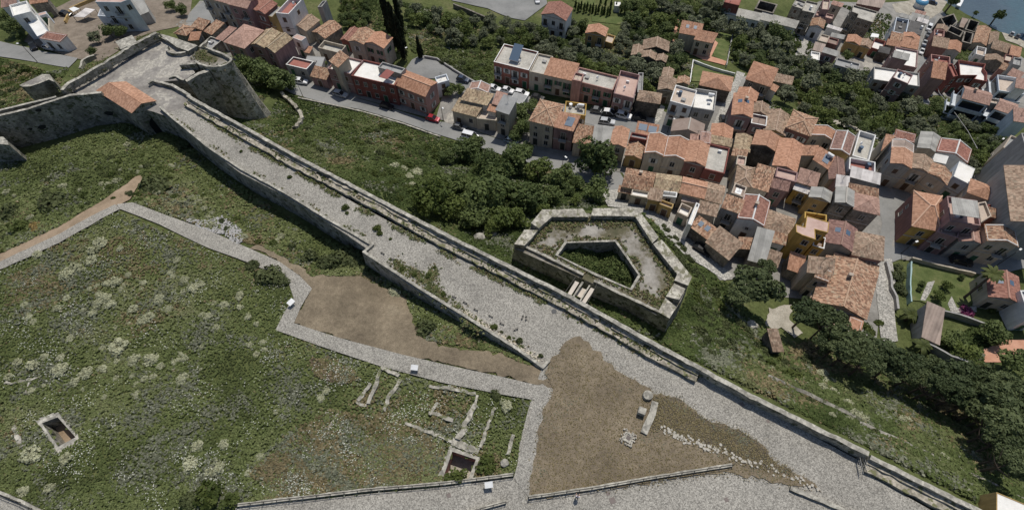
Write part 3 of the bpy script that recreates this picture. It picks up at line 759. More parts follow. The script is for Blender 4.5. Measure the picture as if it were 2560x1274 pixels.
# left curtain wall
cu = thing('curtain_wall', 'tall shaded curtain wall with a pale coping left of the tiled gatehouse', 'wall', P(120, 300, 18))
CW = [P(*q, 28.0) for q in pts('252,233 173,240 145,249 69,274 0,290 -120,318')]
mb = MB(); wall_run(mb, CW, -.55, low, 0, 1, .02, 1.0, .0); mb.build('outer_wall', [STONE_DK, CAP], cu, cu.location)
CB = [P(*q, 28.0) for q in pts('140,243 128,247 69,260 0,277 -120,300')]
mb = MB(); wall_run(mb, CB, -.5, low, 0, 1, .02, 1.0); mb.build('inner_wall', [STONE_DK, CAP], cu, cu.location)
mb = MB()
for a, b, c_, d in zip(CW[1:], CW[2:], CB[1:], CB[2:]):
    mb.poly([(a[0], a[1], 26.9), (b[0], b[1], 26.9), (d[0], d[1], 26.9), (c_[0], c_[1], 26.9)])
mb.build('wall_walk', [WALK], cu, cu.location)
mb = MB()
for q, r in (((112, 260), .55), ((105, 317), .75), ((75, 322), .5), ((272, 283), .9)):
    # weathered gun ports: near-black patches on the face, the hollow's shade put into colour
    k = min(range(len(CW) - 1), key=lambda i: abs((CW[i][0] + CW[i + 1][0]) / 2 - P(*q, 24)[0]))
    d = CW[k + 1] - CW[k]; d[2] = 0; d /= np.linalg.norm(d); n = np.array([-d[1], d[0], 0])
    if n[1] > 0: n = -n
    best = None
    for s_ in np.linspace(-.3, 1.3, 161):
        for z in np.arange(20.5, 27.8, .15):
            p = CW[k] + (CW[k + 1] - CW[k]) * s_; p = np.array([p[0], p[1], z])
            cc = M.T @ (p - [0, 0, H]); e = math.hypot(CX + F * cc[0] / cc[2] - q[0], CY + F * cc[1] / cc[2] - q[1])
            if best is None or e < best[0]: best = (e, p)
    p = best[1] + n * .03
    mb.poly([p + d * r * math.cos(t) * (1 + .15 * math.sin(3 * t)) + np.array([0, 0, 1]) * r * .7 * math.sin(t) for t in np.linspace(0, 2 * math.pi, 12, False)])
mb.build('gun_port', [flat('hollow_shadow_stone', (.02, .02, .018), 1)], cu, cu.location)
# small half-round turret and the corner block
tu = thing('half_round_turret', 'small half round turret with a sloping floor at the left edge of the fort', 'turret', P(90, 210, 15))
mb = MB()
r = [tuple(P(*q, 25.5)[:2]) for q in pts('48,213 56,217 75,216 98,209 122,199 136,205 124,186 106,186')]
mb.prism(ccw(r), [T(*p) - 1 for p in ccw(r)], 25.5, 0, 1); mb.build('wall', [STONE_DK, CAP], tu, tu.location)
mb = MB(); mb.poly([P(*q, 25.52) for q in pts('57,209 80,211 100,204 116,198 104,187')]); mb.build('floor', [PLAZA], tu, tu.location)
cb = thing('corner_buttress', 'wedge of old stone wall cut by the left edge of the photo', 'wall', P(10, 380, 18))
mb = MB(); r = [tuple(P(*q, 25.5)[:2]) for q in pts('-60,362 -60,340 8,342 18,352 22,362 0,360')]
mb.prism(ccw(r), [T(*p) - 1 for p in ccw(r)], 25.5, 0, 1); mb.build('wall', [STONE_DK, CAP], cb, cb.location)
mb = MB(); line = [P(*q, zz) for q, zz in (((18, 350), 25.6), ((36, 372), 23.5), ((54, 395), 20.8))]
wall_run(mb, line, -.9, low, 0, 1, .03, .8); mb.build('sloping_wall', [STONE_DK, CAP], cb, cb.location)

# old walls in the green strip by the street
for px, hh, lb in (('700,232 722,252 738,270', 1.3, 'crumbling stone wall running down from the dark tree to the grass'), ('742,276 750,290 742,304 730,318', .9, 'broken stub of stone wall in the grass below the street')):
    line = [G(q, hh) + [0, 0, hh] for q in pts(px)]
    o = MB(); wall_run(o, line, .8, low, 0, 0, .08, .7, 0, .25)
    tag(o.build('ruined_wall', [STONE, CAP], None, tuple(line[0])), lb, 'wall')
for px, hh, wd, lb, m in (('1920,943 1990,975 2080,1016 2150,1052', .5, .6, 'long low stone terrace wall on the green slope right of the rampart', STONE),
                        ('2150,1060 2250,1105 2350,1152 2470,1210 2580,1262', .4, .6, 'second terrace wall further down the slope, near the corner hut', STONE_DK),
                        ('1060,140 1092,146 1132,172 1180,201 1226,224', .8, .35, 'pale low wall along the outside of the bend in the road', WALL['gy']),
                        ('744,244 800,256 905,279 1000,307 1100,342', .45, .35, 'low kerb wall between the lower street and the green slope', CAP),
                        ('2216,652 2226,690 2228,716 2240,740 2244,770', 1.0, .4, 'grey parapet wall along the stepped lane', WALL['gy']),
                        ('2278,652 2275,700 2278,752', 1.3, .25, 'turquoise topped garden wall on the left of the lawn', flat('turquoise_paint', (.30, .42, .41), .5)),
                        ('2282,644 2310,652 2346,662 2398,674 2440,684', 1.2, .3, 'pale garden wall between the lawn and the street', WALL['cr']),
                        ('2356,776 2400,786 2440,800 2470,812', 1.6, .3, 'dark grey wall behind the lower garden with trees', WALL['gy']),
                        ('2306,852 2340,868 2380,890 2430,908', 2.2, .3, 'tall grey boundary wall below the long shed', WALL['gy']),
                        ('1732,150 1786,170 1838,184', 1.0, .25, 'pale wall behind the walled lawn', WALL['wh']),
                        ('1732,150 1724,205', 1.0, .25, 'white wall at the left of the walled lawn', WALL['wh']),
                        ('1758,62 1800,72 1832,80 1822,130 1816,162', 1.0, .25, 'boundary wall round the lawn of the orange roofed villa', WALL['gy']),
                        ('1132,10 1168,24 1215,44', 1.5, .5, 'brown stone wall below the car park', WALL['st']),
                        ('2196,345 2150,330', 1.0, .4, 'grey wall at the foot of the grove', WALL['gy']),
                        ('162,52 178,18 240,-8', 1.0, .4, 'orange brown wall behind the earth yard', WALL['oc']),
                        ('120,45 122,80', 2.0, .3, 'pale boundary wall between white house and yard', WALL['cr']),
                        ('200,168 208,150 236,137', 1.2, .5, 'grey stone wall at the end of the hill street', STONE_DK),
                        ('1890,270 1940,286 1978,300', .9, .3, 'garden wall behind the roofs below the grove', WALL['cr']),
                        ('1630,1000 1622,1030 1610,1060 1602,1078', .5, .9, 'low ruined stone wall ending in a block on the brown field', CAP),
                        ('497,121 514,106 531,90', 3.0, .5, 'tall stone wall below the terrace corner, beside the three old roofs', STONE_DK),
                        ('1513,906 1500,944', .12, .35, 'thin pale kerb stone line near the tip of the brown field', CAP)):
    line = [(G(q, hh) + [0, 0, hh]) if q[1] < 1000 or q[0] > 1900 else (P(*q, 30 + hh)) for q in pts(px)]
    o = MB(); wall_run(o, line, wd, low, 0, 1, .03, 1.0, 0, .05 if m not in (STONE, STONE_DK) else .2)
    tag(o.build('stone_wall' if m in (STONE, STONE_DK, CAP) else 'boundary_wall', [m, STONE_DK if 'terrace wall' in lb else (CAP if m in (STONE, STONE_DK, CAP) else m)], None, tuple(line[0])), lb, 'wall')

# ------------------------------------------------------------------ the bastion outwork across the ditch
RVZ = 26.9
rv = thing('bastion_outwork', 'five sided stone outwork with an overgrown sunken court, across the ditch from the road', 'bastion', P(1500, 650, 20))
L0 = rv.location
def rr(s, z=RVZ): return [tuple(P(*q, z)[:2]) for q in pts(s, 'R')]
FL = RVZ - 1.25
outer = ccw(rr('563,398 690,232 775,132 1130,128 1495,121 1700,365 1908,640 1840,800 1742,955 1420,778'))
hole = ccw(rr('893,484 960,392 1325,382 1412,505 1500,632 1440,735 1180,620', FL))
mb = MB()
for i in range(len(outer)):
    a, b = outer[i], outer[(i + 1) % len(outer)]
    k = 8
    for j in range(k):
        p = np.array(a) + (np.array(b) - a) * j / k; q = np.array(a) + (np.array(b) - a) * (j + 1) / k
        c0 = np.array(outer).mean(0); po = p + (p - c0) / np.linalg.norm(p - c0) * .7; qo = q + (q - c0) / np.linalg.norm(q - c0) * .7
        mb.poly([(*po, T(*po) - 1.5), (*qo, T(*qo) - 1.5), (*q, FL), (*p, FL)], 0)
mb.build('wall', [STONE_DK], rv, L0)
mb = MB()
for i in range(len(hole)):
    a, b = hole[i], hole[(i + 1) % len(hole)]
    mb.poly([(*b, 18.0), (*a, 18.0), (*a, FL + .3), (*b, FL + .3)], 0)
    c0 = np.array(hole).mean(0); ao = np.array(a) + (np.array(a) - c0) / np.linalg.norm(np.array(a) - c0) * .45; bo = np.array(b) + (np.array(b) - c0) / np.linalg.norm(np.array(b) - c0) * .45
    mb.poly([(*a, FL + .3), (*b, FL + .3), (*bo, FL + .3), (*ao, FL + .3)][::-1], 1); mb.poly([(*ao, FL), (*bo, FL), (*bo, FL + .3), (*ao, FL + .3)], 1)
mb.build('court_wall', [STONE_DK, CAP], rv, L0)
mb = MB(); mb.poly([(*q, 19.0) for q in hole]); mb.build('court_floor', [EARTH], rv, L0)
# floor with the court cut out
co = [Vector(p) for p in outer] + [Vector(p) for p in hole]
no, nh = len(outer), len(hole)
xs = np.array(outer); g = [(x, y) for x in np.arange(xs[:, 0].min(), xs[:, 0].max(), .8) for y in np.arange(xs[:, 1].min(), xs[:, 1].max(), .8)]
g = np.array(g); g = g[inpoly(g, outer) & ~inpoly(g, hole)]
co += [Vector(p) for p in g]
v, e, f, *_ = delaunay_2d_cdt(co, [(i, (i + 1) % no) for i in range(no)] + [(no + i, no + (i + 1) % nh) for i in range(nh)], [], 1, 1e-4)
vv = np.array([tuple(p) for p in v]); ff = [tuple(t) for t in f if not inpoly([vv[list(t)].mean(0)], hole)[0]]
me = bpy.data.meshes.new('floor'); me.from_pydata([(x - L0[0], y - L0[1], FL - L0[2] + .05 * math.sin(x * 1.3) * math.cos(y)) for x, y in vv], [], ff)
me.materials.append(RAVFL); link('floor', me, rv)
for s in ('563,392 640,405 700,345 742,290 640,286', '690,232 750,272 850,186 1125,186 1085,128 775,131', '1160,122 1145,181 1400,180 1482,186 1545,285 1610,386 1657,342 1580,235 1495,120',
          '1615,392 1705,505 1800,620 1778,668 1882,706 1911,640 1800,500 1682,360', '1775,690 1712,792 1815,816 1862,730', '1710,800 1655,905 1740,956 1792,872'):
    mb = MB(); r = ccw(rr(s)); mb.prism(r, FL - .4, [RVZ + rng.uniform(-.08, .08) for _ in r], 0, 1); mb.build('merlon', [STONE_DK, RAVTOP], rv, L0)
for s in ('642,416 860,520 1083,632', '1165,676 1400,790 1652,908'):
    mb = MB(); line = [P(*q, FL + .55) for q in pts(s, 'R')]; wall_run(mb, line, .45, lambda x, y: FL - .8, 0, 1, .03, .8, 0, .08); mb.build('curb', [STONE_DK, CAP], rv, L0)
mb = MB(); p = P(1481, 735, 23.4)
# footbridge of pale boards
br = thing('footbridge', 'narrow footbridge of three pale board walks from the rampart to the outwork', 'bridge', P(1450, 725, 25))
def deck(name, s, z, m=WOOD, th=.18):
    mb = MB(); q = [P(1400 + a / 12.74, 680 + b / 12.74, z) for a, b in s]; q = q if ccw([tuple(t[:2]) for t in q])[0] == tuple(q[0][:2]) else q[::-1]
    mb.prism([tuple(t[:2]) for t in q], z - th, z, 0, bottom=True); mb.build(name, [m], br, br.location)
deck('side_deck', ((240, 690), (350, 745), (610, 330), (480, 275)), 25.3)
deck('side_deck', ((700, 930), (800, 1000), (1105, 540), (985, 490)), 25.3)
deck('middle_deck', ((480, 720), (690, 830), (850, 560), (680, 490)), 24.4)
for s in (((400, 770), (445, 785), (755, 325), (700, 290)), ((620, 905), (660, 915), (970, 420), (925, 405))):
    deck('beam', s, 25.6, CAP, .5)
for s in (((160, 640), (510, 130)), ((860, 1010), (1200, 330))):
    a, b = [P(1400 + x / 12.74, 680 + y / 12.74, 26.4) for x, y in s]; mb = MB(); mb.beam(a, b, .06)
    for t in np.linspace(0.02, .98, 6):
        p = a + (b - a) * t; mb.beam(p, p - [0, 0, 1.1], .06)
    mb.build('handrail', [IRON], br, br.location)

# ------------------------------------------------------------------ pits, ruined walls in the meadow
for i, (pw, lb) in enumerate(zip(PITW, ('square stone lined pit with a dark shadow at the left of the meadow', 'open stone cistern with pink plaster at the right of the meadow'))):
    c = pw.mean(0); z = T(*c)
    t = thing('cistern_pit', lb, 'pit', (c[0], c[1], z - 3))
    ring = ccw([tuple(p) for p in pw]); mb = MB()
    for k in range(4):
        a, b = ring[k], ring[(k + 1) % 4]; mb.poly([(*b, z - 2.6), (*a, z - 2.6), (*a, z + .15), (*b, z + .15)])
    mb.build('side_wall', [WALL['pn'] if i else STONE_DK], t, t.location)
    mb = MB(); mb.poly([(*p, z - 2.3) for p in ring]); mb.build('pit_floor', [SAND if i else DIRT], t, t.location)
    mb = MB()
    for k in range(4):
        a, b = np.array(ring[k]), np.array(ring[(k + 1) % 4]); n = 6
        for j in range(n):
            p, q = a + (b - a) * j / n, a + (b - a) * (j + 1) / n
            f = 1.38 + rng.uniform(-.1, .12)
            po, qo = c + (p - c) * f, c + (q - c) * f
            mb.poly([(*p, z + .16), (*po, z + .12), (*qo, z + .12), (*q, z + .16)][::-1]); mb.poly([(*po, z - .5), (*qo, z - .5), (*qo, z + .12), (*po, z + .12)])
    mb.build('rim', [CAP], t, t.location)
for i, (v, s, hh, wd) in enumerate((('j', '1050,222 1005,350 962,470', .5, .55), ('j', '985,312 940,375 886,440', .45, .5), ('j', '1065,212 1130,240 1200,272', .5, .55), ('j', '1205,280 1180,340 1128,385 1078,520', .4, .6),
        ('j', '1430,346 1600,372 1790,405', .45, .45), ('j', '1490,456 1460,505 1430,550', .4, .4), ('j', '1770,470 1720,570 1680,650 1632,735', .6, .75), ('j', '1928,495 1880,610 1845,700 1810,800', .5, .45),
        ('j', '1248,622 1360,670 1500,725 1620,775', .4, .4), ('j', '1600,782 1690,820 1800,855', .35, .9), ('j', '752,515 700,590 650,665', .16, .4), ('j', '548,700 600,712 632,722', .12, .35),
        ('k', '75,642 105,720 145,808', .22, .6), ('k', '0,312 130,305 290,264', .3, .3), ('k', '200,292 185,340 168,388', .2, .3), ('n', '120,700 100,770 80,850', .35, .5), ('j', '1430,552 1500,562 1560,600 1612,612', .45, .5), ('j', '1790,405 1785,440 1772,472', .35, .4), ('j', '962,470 930,462 886,442', .3, .4))):
    line = [P(*q, 30) for q in pts(s, v)]
    line = [np.array([p[0], p[1], T(p[0], p[1]) + hh * .85]) for p in line]; wd *= .95
    mb = MB(); wall_run(mb, line, wd, low, 0, 0, .06, .5, 0, .16)
    names = ('left leg of the narrow walled strip', 'outer leg beside the narrow walled strip', 'short cross wall at the top of the strip', 'crooked right leg of the strip', 'long wall just below the footpath', 'stub left of the long broken wall',
             'thick broken wall with a rounded end', 'thin straight wall near the right edge of the meadow', 'pale wall reaching down to the open cistern', 'rubble band behind the open cistern', 'faint wall half sunk in dry grass', 'tiny cross wall in dry grass',
             'short wall left of the square pit', 'wall running in from the left edge of the photo', 'stub under the wall at the left edge', 'mossy remnant by the corner of the footpath', 'rubble wall closing the lower side of the room with white flowers', 'short link between long wall and thick broken wall', 'stub closing the bottom of the narrow strip')
    tag(mb.build('ruined_wall', [RUIN, RUIN], None, tuple(line[0])), 'low ruined stone footing, ' + names[i], 'ruin', 'ruined footings in the meadow')

# ------------------------------------------------------------------ houses
WT = {}
def win_mesh(kind, shut):
    """window / door templates: x along the wall, z up, -y outward; one mesh, shared by the copies"""
    key = (kind, shut)
    if key in WT: return WT[key]
    mb = MB(); w, h = {'win': (.95, 1.35), 'door': (1.15, 2.2), 'french': (1.1, 2.15), 'gate': (2.2, 2.5), 'arch': (1.2, 2.2), 'small': (.6, .7)}[kind]
    t = .085
    def bx(x0, x1, z0, z1, y0, y1, m):
        p = [(x0, y1), (x1, y1), (x1, y0), (x0, y0)]
        mb.prism([(x0, y0), (x1, y0), (x1, y1), (x0, y1)], z0, z1, m, bottom=True)
    bx(-w / 2 - t, -w / 2, 0, h + t, -.06, .03, 0); bx(w / 2, w / 2 + t, 0, h + t, -.06, .03, 0)
    bx(-w / 2, w / 2, h, h + t, -.06, .03, 0)
    if kind in ('win', 'small'): bx(-w / 2 - t - .05, w / 2 + t + .05, -.1, 0, -.14, .03, 0)
    mb.poly([(-w / 2, -.025, 0), (w / 2, -.025, 0), (w / 2, -.025, h), (-w / 2, -.025, h)], 1)
    if shut in 'gbw' and kind in ('win', 'french', 'small'):
        if shut == 'b':
            bx(-w / 2, -.02, .02, h - .02, -.07, -.03, 2); bx(.02, w / 2, .02, h - .02, -.07, -.03, 2)
        else:
            bx(-w / 2 - .5, -w / 2, .0, h, -.1, -.05, 2); bx(w / 2, w / 2 + .5, .0, h, -.1, -.05, 2)
            bx(-.03, .03, 0, h, -.05, -.028, 0)
    elif kind in ('door', 'gate', 'arch'):
        bx(-w / 2, -.02, .0, h, -.04, -.027, 2); bx(.02, w / 2, .0, h, -.04, -.027, 2)
    else:
        bx(-.03, .03, 0, h, -.05, -.028, 0)
    me = mb.mesh('door' if kind in ('door', 'gate', 'arch') else 'window', [TRIM, GLASS, SHUT.get(shut, SHUT['d'])])
    WT[key] = me; return me
def balcony_meshes(L):
    key = ('balc', round(L, 1))
    if key in WT: return WT[key]
    mb = MB(); mb.prism([(-L / 2, -.95), (L / 2, -.95), (L / 2, .02), (-L / 2, .02)], -.16, -.02, 0, bottom=True); a = mb.mesh('balcony', [TRIM])
    mb = MB()
    for x0, y0, x1, y1 in ((-L / 2, 0, -L / 2, -.9), (-L / 2, -.9, L / 2, -.9), (L / 2, -.9, L / 2, 0)):
        mb.beam((x0, y0, .95), (x1, y1, .95), .05)
        n = max(2, int(math.hypot(x1 - x0, y1 - y0) / .22))
        for j in range(n + 1):
            x, y = x0 + (x1 - x0) * j / n, y0 + (y1 - y0) * j / n; mb.beam((x, y, -.02), (x, y, .95), .028)
    b = mb.mesh('railing', [IRON]); WT[key] = (a, b); return a, b
CHIM = None
HOUSES = []
def quadfix(q):
    A, B, C, D = [np.array(p[:2]) for p in q]
    u = ((B - A) + (C - D)) / 2; v = ((D - A) + (C - B)) / 2; c = (A + B + C + D) / 4
    uu = u / np.linalg.norm(u); v = v - uu * np.dot(uu, v) * .5
    return [c - u / 2 - v / 2, c + u / 2 - v / 2, c + u / 2 + v / 2, c - u / 2 + v / 2]

def house(line):
    v, co, h, typ, rm, wm, label, *op = line.split('|')
    op = op[0] if op else ''; h = float(h)
    mk = re.search('!(shed|gate|villa|block|ruin|tower|hut|ann)', op); kd = mk.group(1) if mk else ''
    op = re.sub('!(shed|gate|villa|block|ruin|tower|hut|ann)', '', op); px = pts(co, v); rise = 0
    zg = 0.0
    for it in range(10):
        ring = [P(*q, zg + h) for q in px]
        if typ in 'sS' and len(px) == 4:
            dpt = np.linalg.norm(ring[3][:2] - ring[0][:2]); rise = min(1.9, .2 * dpt)
            if it > 2:
                hi = (2, 3) if typ == 's' else (0, 1)
                for i in hi: ring[i] = P(*px[i], zg + h + rise)
        c = np.mean([p[:2] for p in ring], 0)
        zg = zg * .4 + .6 * T(*c)
    R = [p[:2] for p in ring]
    if len(R) == 4 and 'x' not in op: R = quadfix(R)
    R = [np.array(p) for p in ccw([tuple(p) for p in R])] if len(R) > 4 else R
    ze = zg + h
    zb = [T(*p) - 1.0 for p in R]
    HOUSES.append(dict(R=R, ze=ze, zb=min(zb) + 1, typ=typ, rm=rm, wm=wm, label=label, op=op, h=h, zg=zg, rise=rise, kd=kd))

def build_house(hs, idx):
    R, ze, typ, op = hs['R'], hs['ze'], hs['typ'], hs['op']
    n = len(R); c = np.mean(R, 0)
    name = 'house'; cat = 'house'
    for k, nm, ct in (('shed', 'shed', 'shed'), ('gate', 'gatehouse', 'gatehouse'), ('villa', 'villa', 'villa'), ('block', 'apartment_block', 'apartment block'), ('ruin', 'ruined_house', 'ruin'), ('tower', 'tower_house', 'house'), ('hut', 'stone_hut', 'hut'), ('ann', 'house_annex', 'annex')):
        if k == hs['kd']: name, cat = nm, ct
    root = thing(name, hs['label'], cat, (c[0], c[1], hs['zg']), 0, 'houses of the old town' if name in ('house', 'house_annex', 'villa', 'tower_house', 'ruined_house', 'apartment_block') else None)
    l0 = root.location
    wmat = WALL.get(hs['wm'], STONE_DK if hs['wm'] == 'fs' else None); rmat = ROOF[hs['rm']]
    w = MB(); rf = MB(); ridge = MB()
    zb = [T(*p) - 1.0 for p in R]
    top = [ze] * n
    v3 = lambda p, z: np.array([p[0], p[1], z])
    ov, th = .22, .16
    def slab(q):
        """a roof plane with thickness, tiles measured from its eave"""
        q = [np.array(p, float) for p in q]; nn = np.cross(q[1] - q[0], q[-1] - q[0]); nn /= np.linalg.norm(nn)
        e = q[1] - q[0]; e /= np.linalg.norm(e); t = np.cross(nn, e)
        uv = [((p - q[0]) @ e, (p - q[0]) @ t) for p in q]
        up = [p + nn * .10 for p in q]; lo = [p - nn * .06 for p in q]
        rf.poly(up, 0, uv)
        for i in range(len(q)):
            j = (i + 1) % len(q); rf.poly([lo[i], lo[j], up[j], up[i]], 0)
        rf.poly(lo[::-1], 0)
    def cap(a, b):
        d = b - a; d = d / np.linalg.norm(d)
        ridge.tube(a + np.array([0, 0, .10]), b + np.array([0, 0, .10]), .17, .17, 6)
    if n == 4:
        A, B, C, D = R; u = B - A; v = D - A; lu, lv = np.linalg.norm(u), np.linalg.norm(v); uh, vh = u / lu, v / lv
    if typ == 'f':
        pw, ph = .24, (.55 if 'd' not in op else 1.1)
        if 'z' in op: pw, ph = .12, .06
        if 'D' in op: pw, ph = .5, 3.6
        m_in = [np.array(p) for p in offset([v3(p, 0) for p in R + [R[0], R[1]]], pw)]
        I = [m_in[n][:2]] + [m_in[i][:2] for i in range(1, n)]
        for i in range(n):
            j = (i + 1) % n
            w.poly([v3(R[i], zb[i]), v3(R[j], zb[j]), v3(R[j], ze), v3(R[i], ze)], 0)
            w.poly([v3(R[i], ze), v3(R[j], ze), v3(I[j], ze), v3(I[i], ze)], 1)
            w.poly([v3(I[j], ze - ph), v3(I[i], ze - ph), v3(I[i], ze), v3(I[j], ze)], 0)
        rf.poly([v3(p, ze - ph) for p in I], 0)
    else:
        gable = None; rise = hs['rise']
        if typ in 'sS':
            top = [ze, ze, ze + rise, ze + rise] if typ == 's' else [ze + rise, ze + rise, ze, ze]
            k = [R[0] - (uh + vh) * ov, R[1] + (uh - vh) * ov, R[2] + (uh + vh) * ov, R[3] + (vh - uh) * ov]
            sl = rise / lv
            if typ == 's': slab([v3(k[0], ze - sl * ov), v3(k[1], ze - sl * ov), v3(k[2], ze + rise + sl * ov), v3(k[3], ze + rise + sl * ov)])
            else: slab([v3(k[2], ze - sl * ov), v3(k[3], ze - sl * ov), v3(k[0], ze + rise + sl * ov), v3(k[1], ze + rise + sl * ov)])
        elif typ in 'gG':
            if typ == 'g': a, b, cc, d = A, B, C, D; ru, rv_ = uh, vh; span = lu
            else: a, b, cc, d = D, A, B, C; ru, rv_ = -vh, uh; span = lv
            rise = (.36 if 'S' not in op else .55) * span / 2; sl = rise / (span / 2)
            m0, m1 = (a + b) / 2, (d + cc) / 2
            r0, r1 = v3(m0 - rv_ * ov, ze + rise), v3(m1 + rv_ * ov, ze + rise)
            a_, d_ = v3(a - (ru + rv_) * ov, ze - sl * ov), v3(d + (rv_ - ru) * ov, ze - sl * ov)
            b_, c_ = v3(b + (ru - rv_) * ov, ze - sl * ov), v3(cc + (ru + rv_) * ov, ze - sl * ov)
            slab([d_, a_, r0, r1]); slab([b_, c_, r1, r0]); cap(r0, r1)
            w.poly([v3(a, ze), v3(b, ze), v3(m0, ze + rise - .05)], 0); w.poly([v3(cc, ze), v3(d, ze), v3(m1, ze + rise - .05)], 0)
        else:
            a, b, cc, d = (A, B, C, D) if typ in 'hy' else (D, A, B, C)
            ru, rv_ = (uh, vh) if typ in 'hy' else (-vh, uh); span, ln = (lu, lv) if typ in 'hy' else (lv, lu)
            if typ == 'y': ins = ln / 2 - .05
            else: ins = min(span * .5, ln * .42)
            rise = .36 * span / 2; sl = rise / (span / 2)
            m0, m1 = (a + b) / 2 + rv_ * ins, (d + cc) / 2 - rv_ * ins
            k = [a - (ru + rv_) * ov, b + (ru - rv_) * ov, cc + (ru + rv_) * ov, d + (rv_ - ru) * ov]; k = [v3(p, ze - sl * ov) for p in k]
            r0, r1 = v3(m0, ze + rise), v3(m1, ze + rise)
            slab([k[0], k[1], r0]); slab([k[1], k[2], r1, r0]); slab([k[2], k[3], r1]); slab([k[3], k[0], r0, r1])
            cap(r0, r1) if np.linalg.norm(r1 - r0) > .5 else None
            for p, r in ((k[0], r0), (k[1], r0), (k[2], r1), (k[3], r1)): cap(p, r)
        for i in range(4):
            j = (i + 1) % 4; w.poly([v3(R[i], zb[i]), v3(R[j], zb[j]), v3(R[j], top[j]), v3(R[i], top[i])], 2 if (i == 3 and 'M' in op) else 0)
        hs['rise'] = rise
    capm = WALL['wh'] if ('e' in op or hs['wm'] == 'wh') else (CAP if hs['wm'] in ('st', 'fs') else (WALL['st'] if hs['wm'] == 'dk' else wmat))
    w.build('wall', [wmat, capm, WALL['mr']], root, l0)
    ro = rf.build('roof', [rmat], root, l0)
    if ridge.v:
        ridge.v = [(x - l0.x, y - l0.y, z - l0.z) for x, y, z in ridge.v]
        link('ridge_cap', ridge.mesh('ridge_cap', [WALL['wh'] if 'e' in op else RIDGE.get(hs['rm'], TRIM)]), ro)
    if 'e' in op and typ != 'f':
        e = MB(); t_ = [v3(R[i], top[i] + .02) for i in range(4)]
        for i in range(4):
            if typ in 'g' and i in (0, 2): 
                m = (t_[i] + t_[(i + 1) % 4]) / 2; m[2] = ze + hs['rise'] + .06
                e.beam(t_[i] + [0, 0, .1], m + [0, 0, .08], .18, .14); e.beam(m + [0, 0, .08], t_[(i + 1) % 4] + [0, 0, .1], .18, .14)
            else: e.beam(t_[i], t_[(i + 1) % 4], .18, .16)
        e.build('verge_trim', [WALL['wh']], root, l0)
    elif typ != 'f' and hs['h'] > 4 and 'n' not in op:
        e = MB(); e.beam(v3(R[0], ze - .12), v3(R[1], ze - .12), .3, .16); e.build('cornice', [TRIM], root, l0)
    # chimney, solar panels, roof lights, tanks
    if n == 4:
        at = lambda s, t: A + u * s + v * t
        def zroof(s, t):
            if typ == 'f': return ze - .5
            if typ == 's': return ze + hs['rise'] * t
            if typ == 'S': return ze + hs['rise'] * (1 - t)
            k = s if typ in 'ghy' else t
            return ze + hs['rise'] * (1 - abs(2 * k - 1)) if typ in 'gG' else ze + hs['rise'] * min(1, (1 - abs(2 * k - 1)))
        rr_ = random.Random(idx * 7 + 3)
        if typ != 'f' and ('c' in op or (rr_.random() < .28 and lu * lv > 30 and 'n' not in op)):
            p = at(rr_.uniform(.25, .75), rr_.uniform(.55, .8)); q = MB(); z = zroof(*((p - A) @ uh / lu, (p - A) @ vh / lv)) - .2
            q.box((*p, z), .55, .5, 1.15, math.atan2(uh[1], uh[0])); q.box((*p, z + 1.15), .72, .66, .1, math.atan2(uh[1], uh[0]))
            o = q.build('chimney', [WALL['be']], ro, (0, 0, 0)); o.data.transform(Matrix.Translation(-l0))
        def patch(nm, s, t, a, b, mats, lift=.18, tilt=0):
            """flat panel lying on the roof plane"""
            q = []
            for ds, dt in ((-a, -b), (a, -b), (a, b), (-a, b)):
                ss, tt = s + ds / lu, t + dt / lv; q.append(v3(at(ss, tt), zroof(ss, tt) + lift + (dt + b) * tilt))
            k = MB(); k.poly(q, 0)
            for i in range(4):
                j = (i + 1) % 4; k.poly([q[i] - [0, 0, .12], q[j] - [0, 0, .12], q[j], q[i]], 1)
            k.build(nm, mats, root, l0)
        if 'p' in op: patch('solar_panel', .66 if typ != 'f' else .5, .5, min(1.3, lu * .2), min(2.2, lv * .3), [SOLAR, WHITE], .22 if typ != 'f' else .9, 0 if typ != 'f' else .45)
        if 'P' in op: patch('solar_panel', .27, .55, min(1.0, lu * .2), min(2.0, lv * .3), [SOLAR, WHITE]); patch('solar_panel', .75, .5, min(1.4, lu * .2), min(2.0, lv * .3), [SOLAR, WHITE])
        if 'k' in op: patch('skylight', .3, .6, .45, .55, [SOLAR, WHITE]); patch('skylight', .68, .62, .45, .55, [SOLAR, WHITE])
        if 'l' in op: patch('skylight', .5, .5, min(1.2, lu * .25), min(1.2, lv * .25), [WHITE, WHITE], .1)
        if 't' in op:
            k = MB(); p = at(.75, .75); z = zroof(.75, .75); k.tube((*(p - uh * .7), z + .75), (*(p + uh * .7), z + .75), .38, .38, 10); k.box((*p, z), .9, .5, .4); k.build('water_tank', [WHITE], root, l0)
        if 'q' in op:
            k = MB(); a, b = at(.1, .08), at(.9, .08); c2, d2 = at(.9, .55), at(.1, .55); z = ze + 1.6
            k.prism([tuple(a), tuple(b), tuple(c2), tuple(d2)], z, [z + .08, z + .08, z + .5, z + .5], 0)
            for p in (a, b, c2, d2): k.beam((*p, ze - .5), (*p, z), .1)
            k.build('pergola', [ROOF['wr']], root, l0)
